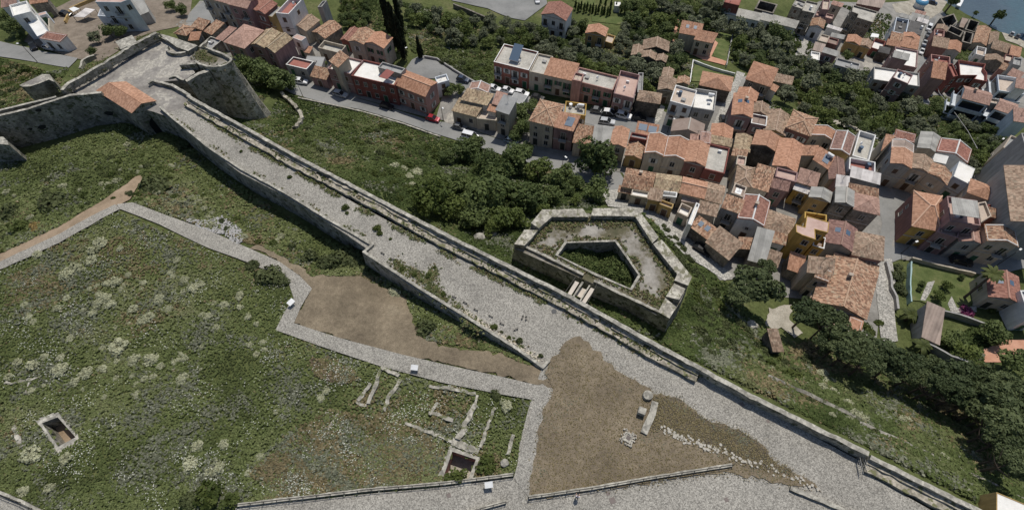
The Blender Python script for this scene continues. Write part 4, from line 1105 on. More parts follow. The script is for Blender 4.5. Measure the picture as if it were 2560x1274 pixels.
    if typ == 'f' and n == 4 and 'D' not in op and lu > 3.5 and lv > 3.5:
        r3 = random.Random(idx * 5 + 1); zf_ = ze - (1.1 if 'd' in op else (.06 if 'z' in op else .55))
        for _ in range(r3.randint(0, 3)):
            p = A + u * r3.uniform(.18, .82) + v * r3.uniform(.3, .85); k = MB(); kind = r3.choice(('air_conditioner', 'water_tank', 'satellite_dish', 'roof_hatch'))
            if kind == 'air_conditioner': k.box((*p, zf_), .8, .35, .6, math.atan2(uh[1], uh[0])); mt = WHITE
            elif kind == 'roof_hatch': k.box((*p, zf_), 1.1, .9, .45, math.atan2(uh[1], uh[0])); mt = WALL['gy']
            elif kind == 'water_tank': k.tube((*p, zf_), (*p, zf_ + 1.1), .42, .42, 10); mt = r3.choice((WHITE, IRON, SOLAR))
            else: k.beam((*p, zf_), (*p, zf_ + .8), .06); k.tube((*p, zf_ + .8), (p[0] + .1, p[1] - .12, zf_ + .86), .42, .36, 12); mt = WHITE
            k.build(kind, [mt], root, l0)
    elif n == 4 and hs['h'] > 4.5:
        r3 = random.Random(idx * 5 + 2)
        if r3.random() < .55:
            p = A + u * .5 + v * r3.uniform(.5, .9); z = zroof(.5, (p - A) @ vh / lv); k = MB(); k.beam((*p, z), (*p, z + 1.9), .05)
            for q_ in (1.3, 1.6, 1.85): k.beam((p[0] - .45, p[1], z + q_), (p[0] + .45, p[1], z + q_), .03)
            k.build('aerial', [IRON], ro); ro.children[-1].data.transform(Matrix.Translation(-l0))
    if 'n' in op: return root
    if 'L' in op:
        for i in (0, 3):
            a, b = R[i], R[(i + 1) % n]; d = (b - a) / np.linalg.norm(b - a); nn = np.array([d[1], -d[0]]); zz = ze - 3.0
            while zz > hs['zg'] + 1:
                k = MB(); r = [a, b, b + nn * 1.3, a + nn * 1.3]; k.prism(ccw([tuple(t) for t in r]), zz - .2, zz, 0, bottom=True)
                k.beam(v3(a + nn * 1.25, zz + .45), v3(b + nn * 1.25, zz + .45), .12, .9); k.build('long_balcony', [wmat], root, l0)
                k = MB(); k.poly([v3(a + nn * .03 + d * .5, zz + .05), v3(b + nn * .03 - d * .5, zz + .05), v3(b + nn * .03 - d * .5, zz + 2.3), v3(a + nn * .03 + d * .5, zz + 2.3)]); k.build('glazing', [GLASS], root, l0)
                zz -= 3.0
        return root
    if n == 4 and hs['h'] >= 6 and random.Random(idx + 77).random() < .6:
        k = MB(); zz = ze - hs['h'] * .5; nn = np.array([uh[1], -uh[0]]); k.beam(v3(A + nn * .04, zz), v3(B + nn * .04, zz), .14, .18); k.build('string_course', [TRIM], root, l0)
    # windows and doors on the sides that can be seen
    rnd = random.Random(idx * 13 + 5)
    shut = 'g' if 'g' in op else ('w' if 'w' in op else rnd.choice('ddbdwd'))
    for i in range(n):
        a, b = R[i], R[(i + 1) % n]; d = b - a; L = np.linalg.norm(d)
        if L < 1.6: continue
        d = d / L; nn = np.array([d[1], -d[0]]); m = (a + b) / 2
        if np.dot(-m, nn) < 2: continue
        front = (i == 0) if n == 4 else nn[1] < -.3
        if not front and n == 4 and 's' not in op and L < 5 and rnd.random() < .7: continue
        zt = min(top[i], top[(i + 1) % n]); zl = max(T(*a), T(*b))
        hh = zt - zl
        st = max(1, int(round(hh / 3.05)))
        cols = max(1, int((L - .5) / (2.3 if front else 3.6)))
        rot = math.atan2(d[1], d[0])
        for s in range(st):
            zs = zt - .55 - (s + 1) * min(3.05, hh / st) + .9
            ground_f = (s == st - 1)
            for k in range(cols):
                if not front and rnd.random() < .45: continue
                p = a + d * L * (k + .5) / cols + d * rnd.uniform(-.12, .12)
                q = p + nn * .5
                if any(o is not hs and o['ze'] > zs + .3 and inpoly([q], [tuple(t) for t in o['R']])[0] for o in NEAR(q)): continue
                french = (not ground_f and front and (s + k) % 2 == (0 if 'B' in op else 1) and ('B' in op or rnd.random() < .45))
                if ground_f and front and (k % 2 == (1 if cols > 2 else 0)): kind, z0 = 'door', zl + .02
                elif french: kind, z0 = 'french', zs - .8
                else: kind, z0 = ('small' if rnd.random() < .12 else 'win'), max(zs, zl + .8)
                if z0 + 1.3 > zt: continue
                o = link('door' if kind == 'door' else 'window', win_mesh(kind, shut if kind != 'door' else rnd.choice('bdg')), root, (p[0] - l0.x, p[1] - l0.y, z0 - l0.z), rot)
                o.parent = root
                if french:
                    bm_, rm_ = balcony_meshes(1.9)
                    bo = link('balcony', bm_, root, (p[0] - l0.x, p[1] - l0.y, z0 - l0.z), rot); link('railing', rm_, bo)
    return root
def NEAR(q):
    return [o for o in HOUSES if np.hypot(*(np.mean(o['R'], 0) - q)) < 22]
RIDGE = {'or': flat('pale_ridge_tile', (.56, .36, .25), .85), 'ob': flat('old_ridge_tile', (.46, .31, .21), .9), 'rd': flat('red_ridge_tile', (.42, .24, .18), .85), 'br': flat('brown_ridge_tile', (.42, .31, .23), .9),
         'ms': flat('mossy_ridge_tile', (.42, .34, .24), .9), 'pk': flat('pink_ridge_tile', (.48, .33, .27), .9), 'mr': flat('maroon_ridge_tile', (.30, .19, .15), .9)}
TOWN = '''
a|632,612 797,540 592,208 392,288|5|f|wt|bl|long white house with a roof terrace stepping down to the hill street|z
a|270,252 525,197 440,10 100,108|8|f|wt|wh|tall white house behind the stepped terrace, top left|s
a|60,140 205,62 330,-40 0,-30|7|s|pk|wh|white house with a pale pink roof in the top left corner|n
a|522,72 786,16 772,-70 480,-50|5|s|or|st|low house with an orange roof over a dark porch at the top left edge|n
a|640,272 782,237 770,192 604,237|3.2|f|pt|bl|small white annex with a pink terrace below the orange roofed porch|z!ann
a|632,638 1000,694 1122,604 848,545|3.8|s|rd|wh|low red roofed white house beside the parked silver car|e
b|395,40 822,48 968,-10 480,-60|9.5|f|pt|bl|upper storey of the big white modern house with a pale pink roof|zx
b|430,272 828,292 1036,124 480,140|5.5|f|gf|bl|white terrace block in front of the big modern house|dx
b|1080,282 1282,196 1186,-20 962,0|4|s|gr|gy|grey sheet metal shed leaning on the modern house|nx!shed
c|560,-62 1008,60 1170,-92 700,-205|9|G|pk|cr|long cream town house with shaded balconies on the back street|B
c|1012,62 1318,142 1500,-22 1172,-92|9|G|pk|mv|pale mauve house next to the long cream one on the back street|
c|1340,148 1472,172 1672,24 1532,-20|7.5|g|rd|mv|narrow mauve house with the left one of two red roofs|
c|1476,174 1622,238 1822,62 1674,22|7.5|g|rd|mr|narrow maroon house with the right one of two red roofs|
d|135,252 288,292 398,110 290,90|6.5|f|gf|oc|thin ochre house with a grey roof strip beside the red roofs|z
d|285,216 502,232 832,-20 612,-40|9.5|f|rf|wh|tall white house with a red roof terrace and a blank white side wall|d
d|590,442 852,512 1042,352 852,250|4.5|g|br|cr|low cream house with an old brown roof under the blank white wall|
d|932,530 1160,642 1422,456 1246,356|4|g|ob|st|low stone house with a plain orange roof between two overgrown yards|
d|992,132 1062,112 1232,10 1150,8|8|f|gf|gy|bare grey gable end standing in the trees|n
d|1392,656 1560,692 1728,492 1622,480|4|g|rd|dr|low house with a red roof left of the cream gabled house|
2|1126,312 1232,332 1322,242 1212,216|6.5|g|ob|cr|cream house with a mottled brown roof joined to the gabled house|
2|1236,326 1396,362 1452,292 1316,246|6.5|g|or|cr|cream house with green shutters and an orange gable by the cypresses|gs
c|112,550 302,602 452,460 262,432|3.6|h|ob|st|small faded orange roof nearest the fort terrace corner|n
c|330,690 500,655 560,552 420,540|3.2|s|or|st|ragged bright orange roof below the fort terrace|n!ann
c|392,432 560,514 722,352 512,322|4|s|ob|st|left one of two brown orange roofs along the back street|n
c|572,514 742,574 932,404 852,352|4|s|ob|st|right one of two brown orange roofs along the back street|n
c|762,642 882,664 1176,500 1082,458|4.2|s|pk|wh|pinkish grey roof with a white balustrade left of the faded hipped roof|n
c|500,788 742,800 900,690 740,590|3|f|gf|st|grey stone courtyard house under the fort wall|n
c|902,718 1318,790 1560,534 1318,400|6.5|h|pk|mv|mauve villa with a faded hipped roof behind the big dark tree|
c|1350,744 1602,786 1882,556 1682,502|7|g|ms|mv|mauve mansion with the left one of two mossy roofs|
c|1604,788 1788,880 2078,650 1884,556|7|g|ms|mv|mauve mansion with the right one of two mossy roofs and a plain side wall|s
d|602,622 752,688 848,624 692,576|6|f|pt|wh|small white building tucked behind the mauve mansion|z!ann
d|490,1082 832,1158 984,1036 630,950|4|f|rf|gy|little grey house with curvy white parapets round a red roof|e
d|845,1136 1062,1104 1190,986 806,902|3|f|gf|gy|flat grey garage roof behind the curvy parapets|z!ann
2|816,572 980,606 968,526 900,508|3.5|s|ob|mv|low pink house with a rusty roof left of the white roofed row|
d|1070,802 1370,888 1546,772 1110,672|4|f|cn|cr|flat concrete roofed house with a little walled yard|d
d|810,862 890,896 942,792 850,790|3|s|or|cr|tiny orange roofed annex beside the walled yard|n!ann
2|950,510 1134,566 1244,456 1082,426|7|f|wt|mv|left end of the white roofed row, pale mauve front|
2|986,462 1050,512 1122,432 1062,390|9.3|s|ob|cr|stair head with a patched orange roof on the white terrace|n!ann
2|1136,568 1480,652 1562,522 1246,456|7|f|wt|dr|middle of the white roofed row with a dark red front|
2|1346,512 1522,556 1556,522 1386,466|8.6|f|gf|gy|grey rooftop room on the dark red house|n!ann
2|1482,646 1706,724 1796,632 1560,532|6.8|G|or|pn|pink house with a bright orange roof at the right end of the row|s
2|1796,642 1886,602 1872,566 1782,576|4.8|f|wt|bl|low white terrace house right of the pink one|
3|465,472 736,530 806,396 548,328|7.2|f|cn|rd|red house with cream parapets and a solar heater on its flat roof|epwBs
3|738,542 850,564 922,430 806,402|6.8|f|cn|cr|narrow cream house between the red house and the orange roof|
3|852,566 1058,606 1118,492 906,440|6.6|s|or|cr|cream house with green shutters and a long orange roof, mid block|gB
3|1062,602 1376,690 1412,576 1118,514|6.8|f|cn|pn|pink house with a big stained flat roof|gB
3|1062,604 1132,618 1150,562 1086,546|8|f|bg|pn|small pink stair head at the left of the stained roof|n!ann
3|1380,706 1546,752 1562,562 1426,534|7|f|pt|mv|mauve house with a smooth pink roof terrace|wd
3|1550,704 1582,696 1618,556 1572,546|6.6|f|gf|gy|thin grey wing beside the pink roof terrace|n!ann
3|1556,756 1722,786 1740,710 1576,690|5.5|y|br|dk|roof of broken brown tiles on a dark stone ruin|n!ruin
3|150,838 322,878 400,796 216,746|4.5|s|ms|cr|low cream house with a pale mossy roof beside the red car|
3|216,748 402,798 478,716 276,680|6|s|ms|wh|white sided house with a second mossy roof behind it|n
3|486,834 580,862 642,756 548,722|8.2|s|gf|cr|tall narrow cream house under a flat grey sheet roof|sB
3|326,892 482,918 532,820 392,812|4|f|bg|cr|low cream house with a cluttered terrace left of the tall narrow house|
3|418,832 482,852 494,808 448,800|5.2|s|or|wh|tiny orange roof over the cluttered terrace|n!ann
3|470,786 530,806 572,716 486,694|6|s|pk|wh|brownish roof behind the grey sheet roof|n
3|600,762 662,792 748,726 612,700|3.2|f|gf|wh|low white garage beside the narrow green garden|z
3|282,682 420,700 442,652 302,622|5|g|pk|wh|pinkish gable with white edges at the bend of the road|ne
3|736,912 912,952 1002,800 830,758|8.4|y|ob|cr|tall cream house with a patched pyramid roof and stone window frames|s
3|916,956 1062,992 1126,882 986,856|7.6|s|or|mv|mauve house with a blue solar panel on its roof|pB
3|1012,852 1166,882 1172,782 1006,768|7.2|f|cn|ye|pale yellow roof terrace with a white dish|dt
3|1060,1076 1226,1102 1234,966 1112,946|5|s|ob|cr|low cream house with a faded brown roof behind the round tree|
3|1216,1086 1350,1104 1386,970 1238,950|5|s|gr|cr|grey corrugated roof right of the faded brown one|
p|125,492 320,532 342,312 186,286|5.5|g|or|cr|narrow cream house with a neat orange gable by the round tree|
p|316,626 522,682 556,492 362,436|4|g|ob|oc|low olive walled house with a blotched orange roof|
p|360,404 576,442 592,384 396,344|6|f|gf|dr|dark red blank wall house behind the blotched roof|n
p|556,592 774,640 850,406 602,366|7|g|or|cr|first and leftmost of three joined orange gables|e
p|776,638 1050,692 1090,452 850,402|7|g|or|cr|middle one of three joined orange gables, with a white pediment|e
p|1052,696 1280,762 1332,510 1092,456|7|g|or|mr|third joined orange gable with a brown front wall|
p|1266,792 1526,852 1592,542 1346,482|6.4|f|cn|dr|dark red house with a big pale grey roof terrace|
p|1352,472 1600,516 1612,442 1372,386|6|s|ms|cr|strip of old brown roof behind the grey terrace|n
p|1362,388 1600,442 1622,302 1376,246|6|g|or|cr|house with two orange slopes behind the brown strip|n
p|882,322 1232,384 1292,252 906,202|6|g|bf|gy|brown sheeted gable with pink edges in front of the white building|n
p|1112,442 1242,442 1262,390 1116,374|6|s|pk|mv|small mauve roof squeezed behind the joined gables|n
p|1252,462 1336,482 1362,350 1226,340|6.6|s|pk|wh|pink strip of roof with a white edge wall|ne
p|436,346 690,392 716,266 476,222|5|s|or|dk|orange roof carrying two blue solar panels|Pn
p|262,1006 646,1066 712,862 346,792|4.8|G|ob|cr|long orange roof at the head of the cobbled lane|
p|222,1064 388,1102 402,1030 250,1012|3|s|ob|cr|low cream porch with tiles at the head of the lane|
p|376,1106 576,1162 616,1066 396,1046|3.3|f|wt|cr|cream house with a white terrace facing the outwork|
p|652,1032 956,1082 996,892 712,862|5.4|G|ms|cr|house with an old brown double roof beside a white terrace|n
p|582,1152 746,1192 762,1052 636,1042|4.4|s|br|oc|ochre front house with a brown tiled roof on the cobbled lane|
s|730,142 882,212 906,142 744,96|3.6|f|bg|oc|ochre house with a peach terrace beside the lane|
p|752,1122 930,1142 956,1082 762,1060|5|f|wt|wh|white walled terrace among the brown roofs|d
p|988,1082 1260,1152 1312,962 1022,902|5.8|G|or|cr|house with a rusty orange double roof in the front row|n
p|1002,1182 1190,1212 1222,1130 1036,1102|4|s|bc|cr|brown sheet roof in front of the rusty orange one|n!ann
s|956,232 1076,326 1132,172 986,140|4|f|wt|be|beige house with a bright white sun terrace on the lane|d
s|1092,392 1132,412 1216,142 1162,122|6.4|f|wt|wh|thin white party wall house beside the sun terrace|n
p|1242,1152 1482,1218 1516,1012 1312,962|5.8|G|br|cr|house with an old brown double roof right of the rusty orange one|n
s|1196,242 1412,292 1450,172 1236,112|4.8|s|br|cr|front house with a brown roof over three small windows|
s|1512,192 1692,250 1772,112 1546,32|6.6|s|ob|gy|orange roofed house with a shaded balcony above the lane|B
q|40,1082 192,1146 232,1012 86,966|7.6|f|bf|be|brown rooftop room with a white skylight|ln
t|120,312 436,412 506,122 216,32|6.8|g|rd|wh|large red brown gable with a white end wall|e
s|1132,422 1292,572 1442,452 1192,302|4|s|ob|st|stone house with a pale skewed orange roof at the lane corner|nk
s|1292,592 1602,852 1712,602 1482,452|4|s|br|st|stone house with a large brown tiled roof above the parked black car|n
t|130,682 272,692 302,572 142,560|3.6|s|ob|st|patch of old orange roof behind the brown one|n!ann
t|236,832 432,862 566,502 386,432|4|s|gr|st|long grey sheet roof stained orange at its end|n
t|456,432 722,522 846,346 492,216|5.4|h|br|st|house with a broad untidy brown hip roof|n
t|532,592 692,652 722,522 566,502|4.4|s|ob|wh|small orange roof under the yellow tower house|
t|416,842 596,916 652,752 466,692|4|s|br|cr|small two tone tiled roof above the big pine|n
t|766,952 896,986 946,802 746,722|3.6|s|or|st|orange red lean-to roof left of the church like roof|n!shed
t|836,486 910,526 1075,581 1066,455 1224,495 1240,370 966,290 944,428 830,392|9|f|pt|ye|yellow tower house with a stepped pink roof|z!tower
t|1022,652 1180,692 1206,562 1072,520|5.6|f|bf|ye|yellow terrace wing with a white parapet|ed
t|932,332 1206,352 1216,290 946,226|8|f|bf|ye|back terrace of the yellow tower house|d!ann
t|1202,622 1522,716 1572,472 1242,332|6|g|mr|gy|grey house with a purple brown roof and two roof lights|kn
t|1496,762 1882,822 1912,562 1586,482|6.4|y|br|pn|pink walled house with a square pyramid roof at the street corner|
q|1320,1196 1532,1250 1536,1072 1336,1022|7.6|g|gr|st|stone house with a grey panelled gable roof|
t|1556,202 1842,276 1842,76 1540,16|7.6|y|pk|st|stone house with a dusty hipped roof beside the grey panels|s
q|1500,1082 1832,1142 1832,1052 1480,972|7.6|s|ob|st|narrow brown roof behind the dusty hipped roof|n
q|980,1122 1250,1202 1256,1082 1056,1032|6.2|g|gr|oc|ochre house half grey sheets and half tiles|
q|800,1036 1036,1116 1066,1042 850,966|5|s|wr|ye|ochre house with a pink white corrugated awning over its balcony|B
q|846,952 1082,1012 1112,862 896,790|6.4|s|pk|cr|pinkish brown roof behind the corrugated awning|n
q|530,1012 722,1066 756,962 560,922|6|s|mr|mv|mauve house with a maroon lean-to roof|
q|576,892 832,952 862,842 602,770|6.6|f|pt|mv|mauve roof terrace with a chimney and pale parapets|n
q|286,1002 480,1076 572,792 372,746|6|s|ob|cr|sloping orange roof between the brown hip and the mauve terrace|n
q|88,972 276,1012 326,792 130,750|6|h|br|cr|brown hipped roof beside the grey roof terrace|n
q|96,732 200,762 242,642 116,630|6|f|pt|cr|little peach terrace between two brown roofs|n!ann
q|76,552 246,582 296,412 110,370|6|g|ms|cr|narrow brown gable behind the peach terrace|
q|46,622 212,642 242,574 76,552|5.4|s|ob|cr|lower step of the narrow brown gable|n!ann
q|552,752 832,826 912,512 642,422|7.2|g|or|cr|largest orange roof in the middle of the town|n
q|302,492 602,588 648,424 356,322|7.2|g|or|dk|orange wing with a dark stone yard wall|n
q|886,622 1080,622 1112,520 910,516|6.4|s|or|cr|orange roof strip with a roof light over a shady yard|n
q|1072,692 1240,802 1282,632 1108,522|6.4|s|or|cr|orange roof with a solar water heater|pt
q|736,296 986,376 1112,192 792,70|6.8|h|ob|mr|maroon house with a wide lichen covered hip roof|
q|460,312 682,386 752,132 482,70|5.4|g|br|oc|house with a reddish tiled gable and a blue roof light|
q|1006,376 1296,456 1332,342 1062,266|6.2|g|or|cr|cream house with an orange gable and pale eaves below the grove|e
q|1250,552 1466,622 1572,402 1332,330|6.6|g|mr|oc|ochre house with a smooth purple brown gable|e
q|1502,622 1722,692 1822,382 1632,330|6.4|f|cn|wh|white edged concrete roof terrace beside the grove|d
q|1470,802 1800,842 1812,722 1502,642|6.8|f|rf|wh|white terrace house with a red tiled floor|d
q|1510,892 1852,976 1856,862 1512,766|6|s|wr|gy|large striped grey and white awning roof|n
q|1216,932 1402,902 1432,702 1262,652|5.8|g|mr|cr|purple brown roof by the solar water heater|n
q|1322,1012 1462,1022 1482,902 1342,870|5.8|s|wr|pn|small pink and white corrugated roof|n!ann
4|172,772 334,806 372,692 206,636|8.4|f|bg|wh|left half of the bright white building with glass doors|Bs
4|332,812 502,842 526,692 368,670|7.2|f|wt|gy|right half of the bright white building with a sun terrace|dt
4|392,646 622,686 642,592 422,540|4.8|h|or|dk|ruined house with an orange hip roof and a broken corner|!ruinn
4|746,596 922,656 986,522 806,470|6.4|y|or|st|stone house with a four sided orange roof by the grove|s
4|952,612 1086,642 1102,586 972,560|4|s|br|st|brown lean-to beside the four sided roof|n!ann
4|916,666 966,696 986,656 936,636|4|s|or|wh|little orange porch roof below the brown lean-to|n!ann
4|632,866 782,892 804,732 662,712|7.8|g|or|mv|tall mauve house with a round window and an orange roof|kB
4|682,722 812,772 836,706 692,666|6.6|g|or|mv|shorter orange roof behind the tall mauve house|n
4|780,936 896,952 908,886 792,856|5.8|f|bf|mv|flat brown roofed wing of the mauve house|e
4|792,852 902,872 912,802 802,772|5.8|g|br|cr|mottled brown roof behind the flat wing|n
4|236,246 392,276 416,186 268,160|6.4|s|or|cr|upper half of the hillside villa with a roof light|!villakn
4|332,292 492,326 522,256 412,236|5.6|s|or|cr|lower half of the hillside villa beside its lawn|!villas
3|1592,376 1786,386 1802,322 1616,302|4|g|br|dk|old ruin with a long sagging brown roof|n!ruin
3|1512,412 1592,432 1594,352 1532,346|3.8|g|br|dk|left shed of the old ruins with a brown gable|n!ruin
3|1592,426 1692,456 1694,402 1612,392|3.8|g|br|dk|front shed of the old ruins with a low brown gable|n!ruin
3|1696,456 1772,472 1782,426 1722,416|3.8|g|br|dk|smallest shed at the right of the old ruins|n!ruin
3|1742,582 1816,592 1832,532 1762,516|4|g|br|st|small brown gable above the stair lane|n
3|1712,676 1836,692 1852,602 1736,592|5|g|br|st|brown gable with a ridge beside the stair lane|
4|222,626 306,642 316,592 236,586|4|g|ob|st|short brown roof behind the bright white building|n
3|846,108 1006,156 1072,66 872,18|8|g|rd|wh|tall white house with a red gable by the car park|sB
3|1162,246 1312,276 1332,216 1196,194|6|g|or|oc|ochre house with an orange roof in the olive trees|s
3|1306,312 1372,332 1388,272 1326,254|3|f|bg|oc|low ochre terrace beside the ochre house|n!ann
3|1386,44 1430,48 1430,16 1386,14|2.6|f|wt|wh|tiny white shed in the trees at the top|nz!shed
4|562,96 842,152 860,106 596,44|4.4|s|cn|wh|left one of two long white sheds above the grove|s
4|846,146 1116,206 1146,166 872,90|4.4|s|cn|wh|right one of two long white sheds above the grove|s
4|582,12 690,42 722,-30 602,-52|8|f|rf|dr|dark red house at the top edge above the long sheds|
4|802,62 952,102 986,32 852,0|6|f|dk|dk|roofless grey ruin at the top edge|D!ruinn
e|302,166 502,212 602,50 382,0|9.5|f|cn|st|grey stone block with a flat concrete roof and tall windows|s
e|160,76 302,160 386,12 192,-20|9|f|cn|st|left wing of the grey stone block|
e|532,242 682,282 702,216 562,180|4.6|f|pt|mv|left one of two small peach roofs|
e|696,282 812,312 852,246 722,216|4.6|f|pt|mv|right one of two small peach roofs|
e|602,142 722,156 812,-10 692,-12|7.6|f|bg|mv|tall beige roofed house at the top edge|
e|802,62 962,112 1002,60 832,14|7|s|pk|cr|pink roof beside the tall beige one|
e|442,422 652,462 702,352 492,300|5.4|g|ob|bl|bluish white house with half a pink and half an orange gable|s
e|1145,182 1254,226 1234,282 1500,365 1582,186 1168,70|10.5|f|cn|st|big grey stone school like building with a stepped flat roof|
e|1212,32 1602,132 1722,0 1302,-42|8.6|s|bc|mr|broad brown roof behind the stone building|n
e|572,672 726,702 776,602 642,556|5|f|bg|cr|cream flat roof beside the grove lane|n
e|728,702 902,752 922,652 772,610|4.4|f|bf|mr|brown flat roof right of the cream one|n
e|782,602 1002,642 1022,592 822,550|4.4|s|gr|gy|grey sheet roof behind the cream and brown flat roofs|n
e|726,442 952,512 976,482 752,410|4|s|wr|wh|bright white awning roof over a dark yard|n!shed
e|492,822 652,862 692,742 542,700|4|s|bc|cr|striped beige roof at the end of the grove lane|n
e|652,862 902,932 912,862 692,790|6|s|gr|mv|grey roof over a mauve wall facing the grove|
e|442,972 592,1002 622,872 472,850|3.6|f|wt|wh|dazzling white terrace above the grove|n
e|852,1062 1242,1192 1288,1052 906,970|5.6|f|gf|gy|long smooth grey roof above the grove|
5|692,576 1006,672 1052,532 676,520|6.8|f|wt|gy|long white roof terrace above the grove|s
5|832,592 946,626 982,572 862,510|9|f|wt|mv|white topped rooftop room with a mauve wall|
5|822,472 1012,502 1026,382 866,344|7.6|f|wt|mv|white roof with a mauve side wall by the shore street|s
5|832,422 942,452 956,406 846,384|10|s|gr|mv|grey green roof of the rooftop room by the shore street|n
e|1052,692 1272,742 1302,642 1092,570|5|g|or|oc|olive walled house with the left orange gable of two|
e|1272,746 1452,802 1482,692 1312,640|5|g|br|oc|olive walled house with the right brown gable of two|
f|132,792 292,832 392,692 192,620|4|f|wt|dr|dark red terrace house with a white awning|d
f|252,852 420,892 442,802 282,770|4|s|dk|dk|small dark roof below the red terrace|n!shed
f|452,642 642,682 672,562 482,530|6|s|ob|mr|left of the orange brown roofs by the shore street|n
f|662,602 922,662 942,622 692,520|6.4|g|or|cr|bright orange ridge by the shore street|n
f|382,742 612,762 642,702 420,642|5.4|s|or|st|low orange roof at the back of the gardens|n
f|642,762 912,812 922,662 672,604|6|s|or|cr|orange roof facing the shore street|n
f|722,472 962,592 1052,382 792,340|6.8|f|dk|gy|big dark flat roof by the shore street|z
f|482,522 702,552 782,332 572,270|7|f|dk|bl|dark terrace inside a bluish white house|d
f|612,262 852,332 882,292 642,210|6.6|s|gr|gy|grey lean-to roof at the shore end|n
f|802,262 1082,322 1102,272 832,200|6|s|gr|gy|grey roof row nearest the shore|n
f|902,332 1062,382 1092,332 932,280|6|s|wr|gy|pale grey roof behind the big dark flat roof|n
f|862,192 1032,242 1042,192 902,160|5|s|pk|gy|brownish pink roof by the blue dome|n
g|252,562 472,612 492,542 302,466|6|g|br|mv|brown gable beside the roofless ruin|n
g|196,692 412,722 440,600 250,566|5.6|f|pt|pn|pink roof terrace by the shore street|d
g|182,892 472,962 532,762 222,720|5.6|s|br|mr|large grey brown tiled roof by the shore street|n
g|482,962 742,1022 782,852 562,790|5|g|or|gy|orange and brown gable beside the green garden|
g|472,602 772,742 800,600 540,480|5|f|dk|dk|front part of the dark roofless ruin|D!ruinn
g|342,342 492,600 700,420 620,252|5.6|f|dk|dk|left part of the dark roofless ruin|D!ruinnx
g|696,522 822,552 942,372 802,340|4|f|bf|dk|sunlit brown floor inside the dark ruin|zn!ruin
g|822,572 1052,632 1152,432 952,362|5.6|f|dk|dk|right part of the dark roofless ruin|D!ruinn
g|780,822 940,860 1050,660 830,600|4.4|f|dk|dk|shaded lower hall of the dark ruin|D!ruinn
h|456,192 790,250 800,120 490,88|9|f|rf|pn|red roof terrace with a long red parapet|d
h|526,486 626,494 800,256 470,190|9|s|or|mv|wedge shaped orange roof with balconies on the alley side|ns
h|800,480 880,440 880,240 800,232|8|f|rf|dr|narrow red block beside the white roofed red house|
h|960,432 1240,432 1200,492 1420,536 1420,390 1370,320 1400,240 935,172|8.6|f|wt|dr|dark red building with a big stepped white roof|d
h|1002,842 1406,916 1476,762 1012,610|9.5|G|pk|bl|bluish white apartment house with a brown ridge roof and deep balconies|Ls!block
h|1412,892 1682,942 1692,862 1442,810|9|f|bg|gy|beige flat roof between the two brown ridge roofs|n
h|1482,992 1842,1092 1902,942 1692,850|8.6|G|pk|bl|pinkish brown roof over a white roof deck|L
h|1852,1192 2102,1262 2102,1012 1862,1010|8|s|pk|bl|plain red roof cut by the right edge of the photo|n
h|1552,682 2052,762 2002,492 1642,440|7.6|f|bg|bl|long bluish white balcony block with a planted roof|Ld!block
h|1872,632 2082,682 2092,512 1932,490|9|s|pk|wh|pink roof at the right edge behind the planted roof|n
g|952,852 1252,872 1372,602 1162,490|5|g|ob|cr|house by the sea with a faded orange brown gable|
g|1252,862 1402,880 1610,650 1440,640|5.4|g|br|gy|brown gable with a white edge by the sea|n
g|1042,1062 1252,1112 1282,952 1112,910|4.6|f|bg|wh|cream flat roof with a curved white edge|d
g|1392,962 1752,1052 1772,892 1422,762|5|s|br|st|large brown roof near the right edge by the sea|n
g|1252,1192 1602,1252 1622,1162 1262,1080|5|g|br|st|wide low brown gable below the large brown roof|n
g|1762,1062 1952,1132 1982,932 1782,900|5|s|or|mr|orange roof strip near the right edge by the sea|n
g|1612,1192 1772,1232 1832,1112 1682,1070|5|f|bg|mr|small beige flat roof near the right edge|
g|1790,1274 1960,1300 2020,1180 1850,1130|6|f|gf|gy|dark grey flat roof near the right edge|n
h|1600,330 1690,350 1780,270 1690,240|5|s|ob|mr|red lean-to roof below the small beige flat roof|n
h|1740,440 1930,500 2020,420 1850,330|5.5|s|pk|wh|pinkish roof by the bushes at the right edge|n
r|342,722 556,776 602,602 346,532|7.6|g|or|gy|tall grey house with an orange gable at the square|s
r|346,530 596,600 602,502 356,440|7.6|g|bc|gy|grey brown sheeted ridge behind the tall grey house|ne
r|216,562 340,442 382,402 272,372|6.6|s|or|cr|sliver of orange roof left of the tall grey house|nx
r|380,402 592,472 632,372 392,326|6.6|s|rd|wh|red roof with white edges below the grove|ne
r|562,776 816,852 832,692 602,612|7.2|g|br|be|beige house with a brown gable and a long balcony|B
r|816,862 1032,992 1042,852 832,712|7|g|ob|be|beige house with an orange brown gable right of the long balcony|
r|656,532 900,602 942,422 712,342|6.6|g|gr|cr|roof half grey sheets and half orange tiles below the grove|n
r|896,582 1266,716 1302,562 956,420|6.6|g|rd|wh|wide red roof with white edges below the grove|en
r|832,692 986,722 1022,652 892,622|6|s|wt|gy|pale grey flat patch between the brown gables|n!ann
r|1116,892 1312,992 1342,782 1152,690|7|f|wt|bl|pale building with a whitish ribbed roof|ez
r|1252,1082 1626,1192 1632,1052 1342,920|6.6|y|or|be|orange hip roof with a round roof light|n
z|2531,548 2650,582 2640,440 2511,418|11|g|br|gy|huge grey gable wall with a brown tiled roof at the right edge|n!block
z|2562,402 2660,422 2650,330 2566,340|13|f|gf|gy|tallest grey block at the right edge|n!block
z|2505,368 2533,378 2562,352 2530,338|8|f|gf|be|beige side building behind the huge grey wall|s
u|600,412 850,456 1022,72 622,-8|6.6|H|or|ye|corner house with an orange hip roof, yellow front and red side|sM
u|1010,352 1424,406 1392,106 1056,50|9.6|f|pt|mv|mauve tower floor with a grey glass canopy|ds
